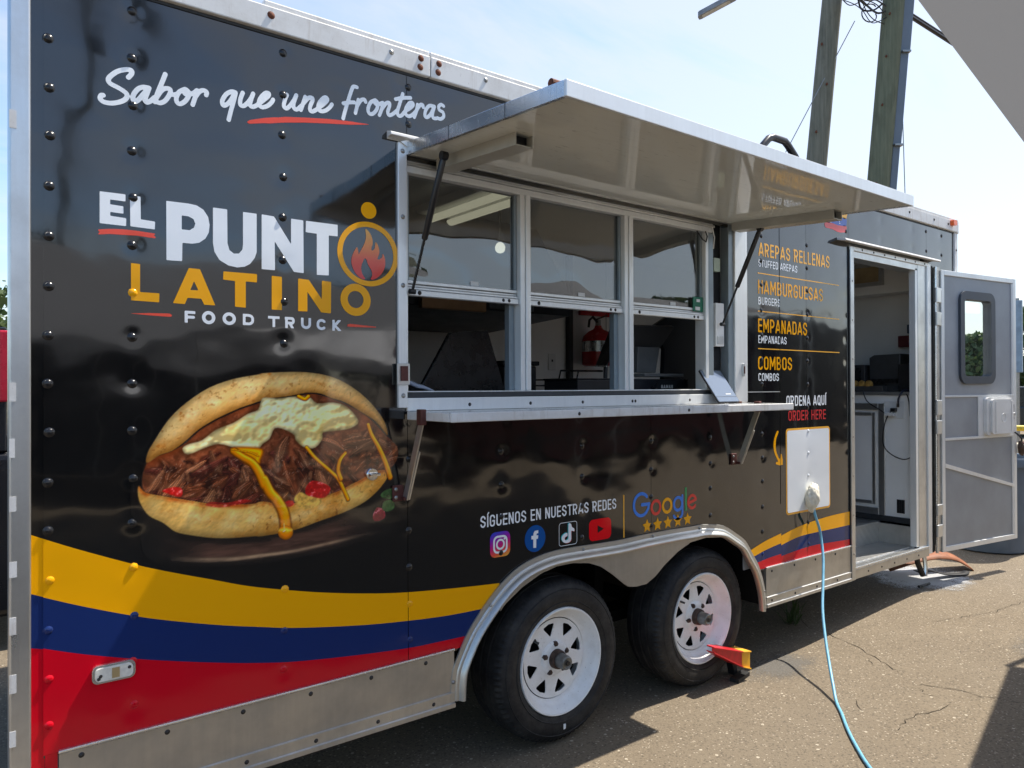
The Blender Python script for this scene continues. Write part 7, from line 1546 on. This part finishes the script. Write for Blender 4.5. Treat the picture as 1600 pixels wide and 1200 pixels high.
# white tent added behind the viewer to shade ground and show in the panes
mt = thing('shade_tent', 'white peaked tent added behind the viewer for its shade and white reflection', 'tent', (1.8, -10.5, 0)); wf_ = simple('white_tent_fabric', (.72, .72, .72), .8, 0, .2, .06, 2)
x0, x1, y0, y1 = -4.5, 8.0, -13.5, -7.6; zc = 2.15; zp = 3.5
mb = MB(); mb.add([(x0, y0, zc), (x1, y0, zc), (x1, y1, zc), (x0, y1, zc), (x0+3, (y0+y1)/2, zp), (x1-3, (y0+y1)/2, zp)], [(0, 1, 5, 4), (1, 2, 5), (2, 3, 4, 5), (3, 0, 4)]); mb.build('tent_roof', wf_, mt)
mb = MB(); mb.box(x0, x1, y1-.01, y1, zc-.28, zc-.002); mb.build('tent_valance', wf_, mt)
mb = MB(); mb.box(x0, x1, y0, y0+.01, .02, zc-.002); mb.build('tent_wall', simple('dark_tent_wall', (.05, .055, .06), .8), mt)
for x in (x0, x0+4.2, x0+8.4, x1):
    for y in (y0+.05, y1+.03): MB().tube([(x, y, 0), (x, y, zc)], .025, 8).build('tent_leg', M['alu'], mt)
# unseen box vans added as dark blockers for reflections in the glossy side
def blocker_van(x0, L, y0, col, label):
    bv = thing('blocker_van', label, 'van', (x0+L/2, y0-1.1, 0)); vp = simple('van_paint_%d' % x0, col, .3, 0, .5, .1, 2); xe = x0+L
    MB().box(x0, xe, y0-2.3, y0, .28, 3.25).build('cargo_body', vp, bv, bevel=.05)
    MB().prism([[(xe+.02, .35), (xe+2, .35), (xe+2, 1.25), (xe+1.6, 1.4), (xe+1, 2.25), (xe+.02, 2.3)]], y0-2.2, y0-.1).build('cab', vp, bv, bevel=.06)
    MB().prism([[(xe+.4, 1.45), (xe+1.35, 1.45), (xe+.95, 2.1), (xe+.4, 2.1)]], y0-.098, y0-.085).build('cab_window', M['black_steel'], bv)
    for x in (x0+1.2, xe+1):
        for y in (y0-.15, y0-2.15): MB().tube([(x, y-.12, .42), (x, y+.12+(.06 if y > y0-1 else 0), .42)], .42, 24).build('wheel', M['tyre'], bv)
    MB().box(x0+.1, xe-.1, y0+.001, y0+.02, .60, .72).build('bumper_rail', M['gasket'], bv)
blocker_van(8.6, 5.6, -8.0, (.085, .010, .015), 'dark red box van added across the aisle behind the viewer to darken reflections')
blocker_van(16.8, 5.6, -7.8, (.014, .015, .018), 'black box van added beyond the dark red one across the aisle to darken reflections')
# pole with a transformer across the aisle (shows as a dark wavering line in the glossy side)
tp = thing('utility_pole', 'tall wooden pole with a transformer across the aisle behind the viewer', 'utility pole', (4.5, -20, 0))
MB().tube([(4.5, -20, 0), (4.55, -20, 6), (4.6, -20, 13.5)], [.2, .18, .15], 16).build('pole_shaft', M['pole_grey'], tp, True); MB().tube([(5.05, -20.1, 10.4), (5.05, -20.1, 11.6)], .32, 18).build('transformer', M['conduit'], tp, bevel=.04); MB().bar((3.2, -20.2, 12.6), (6.0, -20.2, 12.6), .12, .12).build('crossarm', M['pole_grey'], tp)
for x in (3.4, 4.2, 5.0, 5.8): MB().tube([(x, -20.2, 12.66), (x, -20.2, 12.9)], .06, 10).build('insulator', M['white_plastic'], tp)
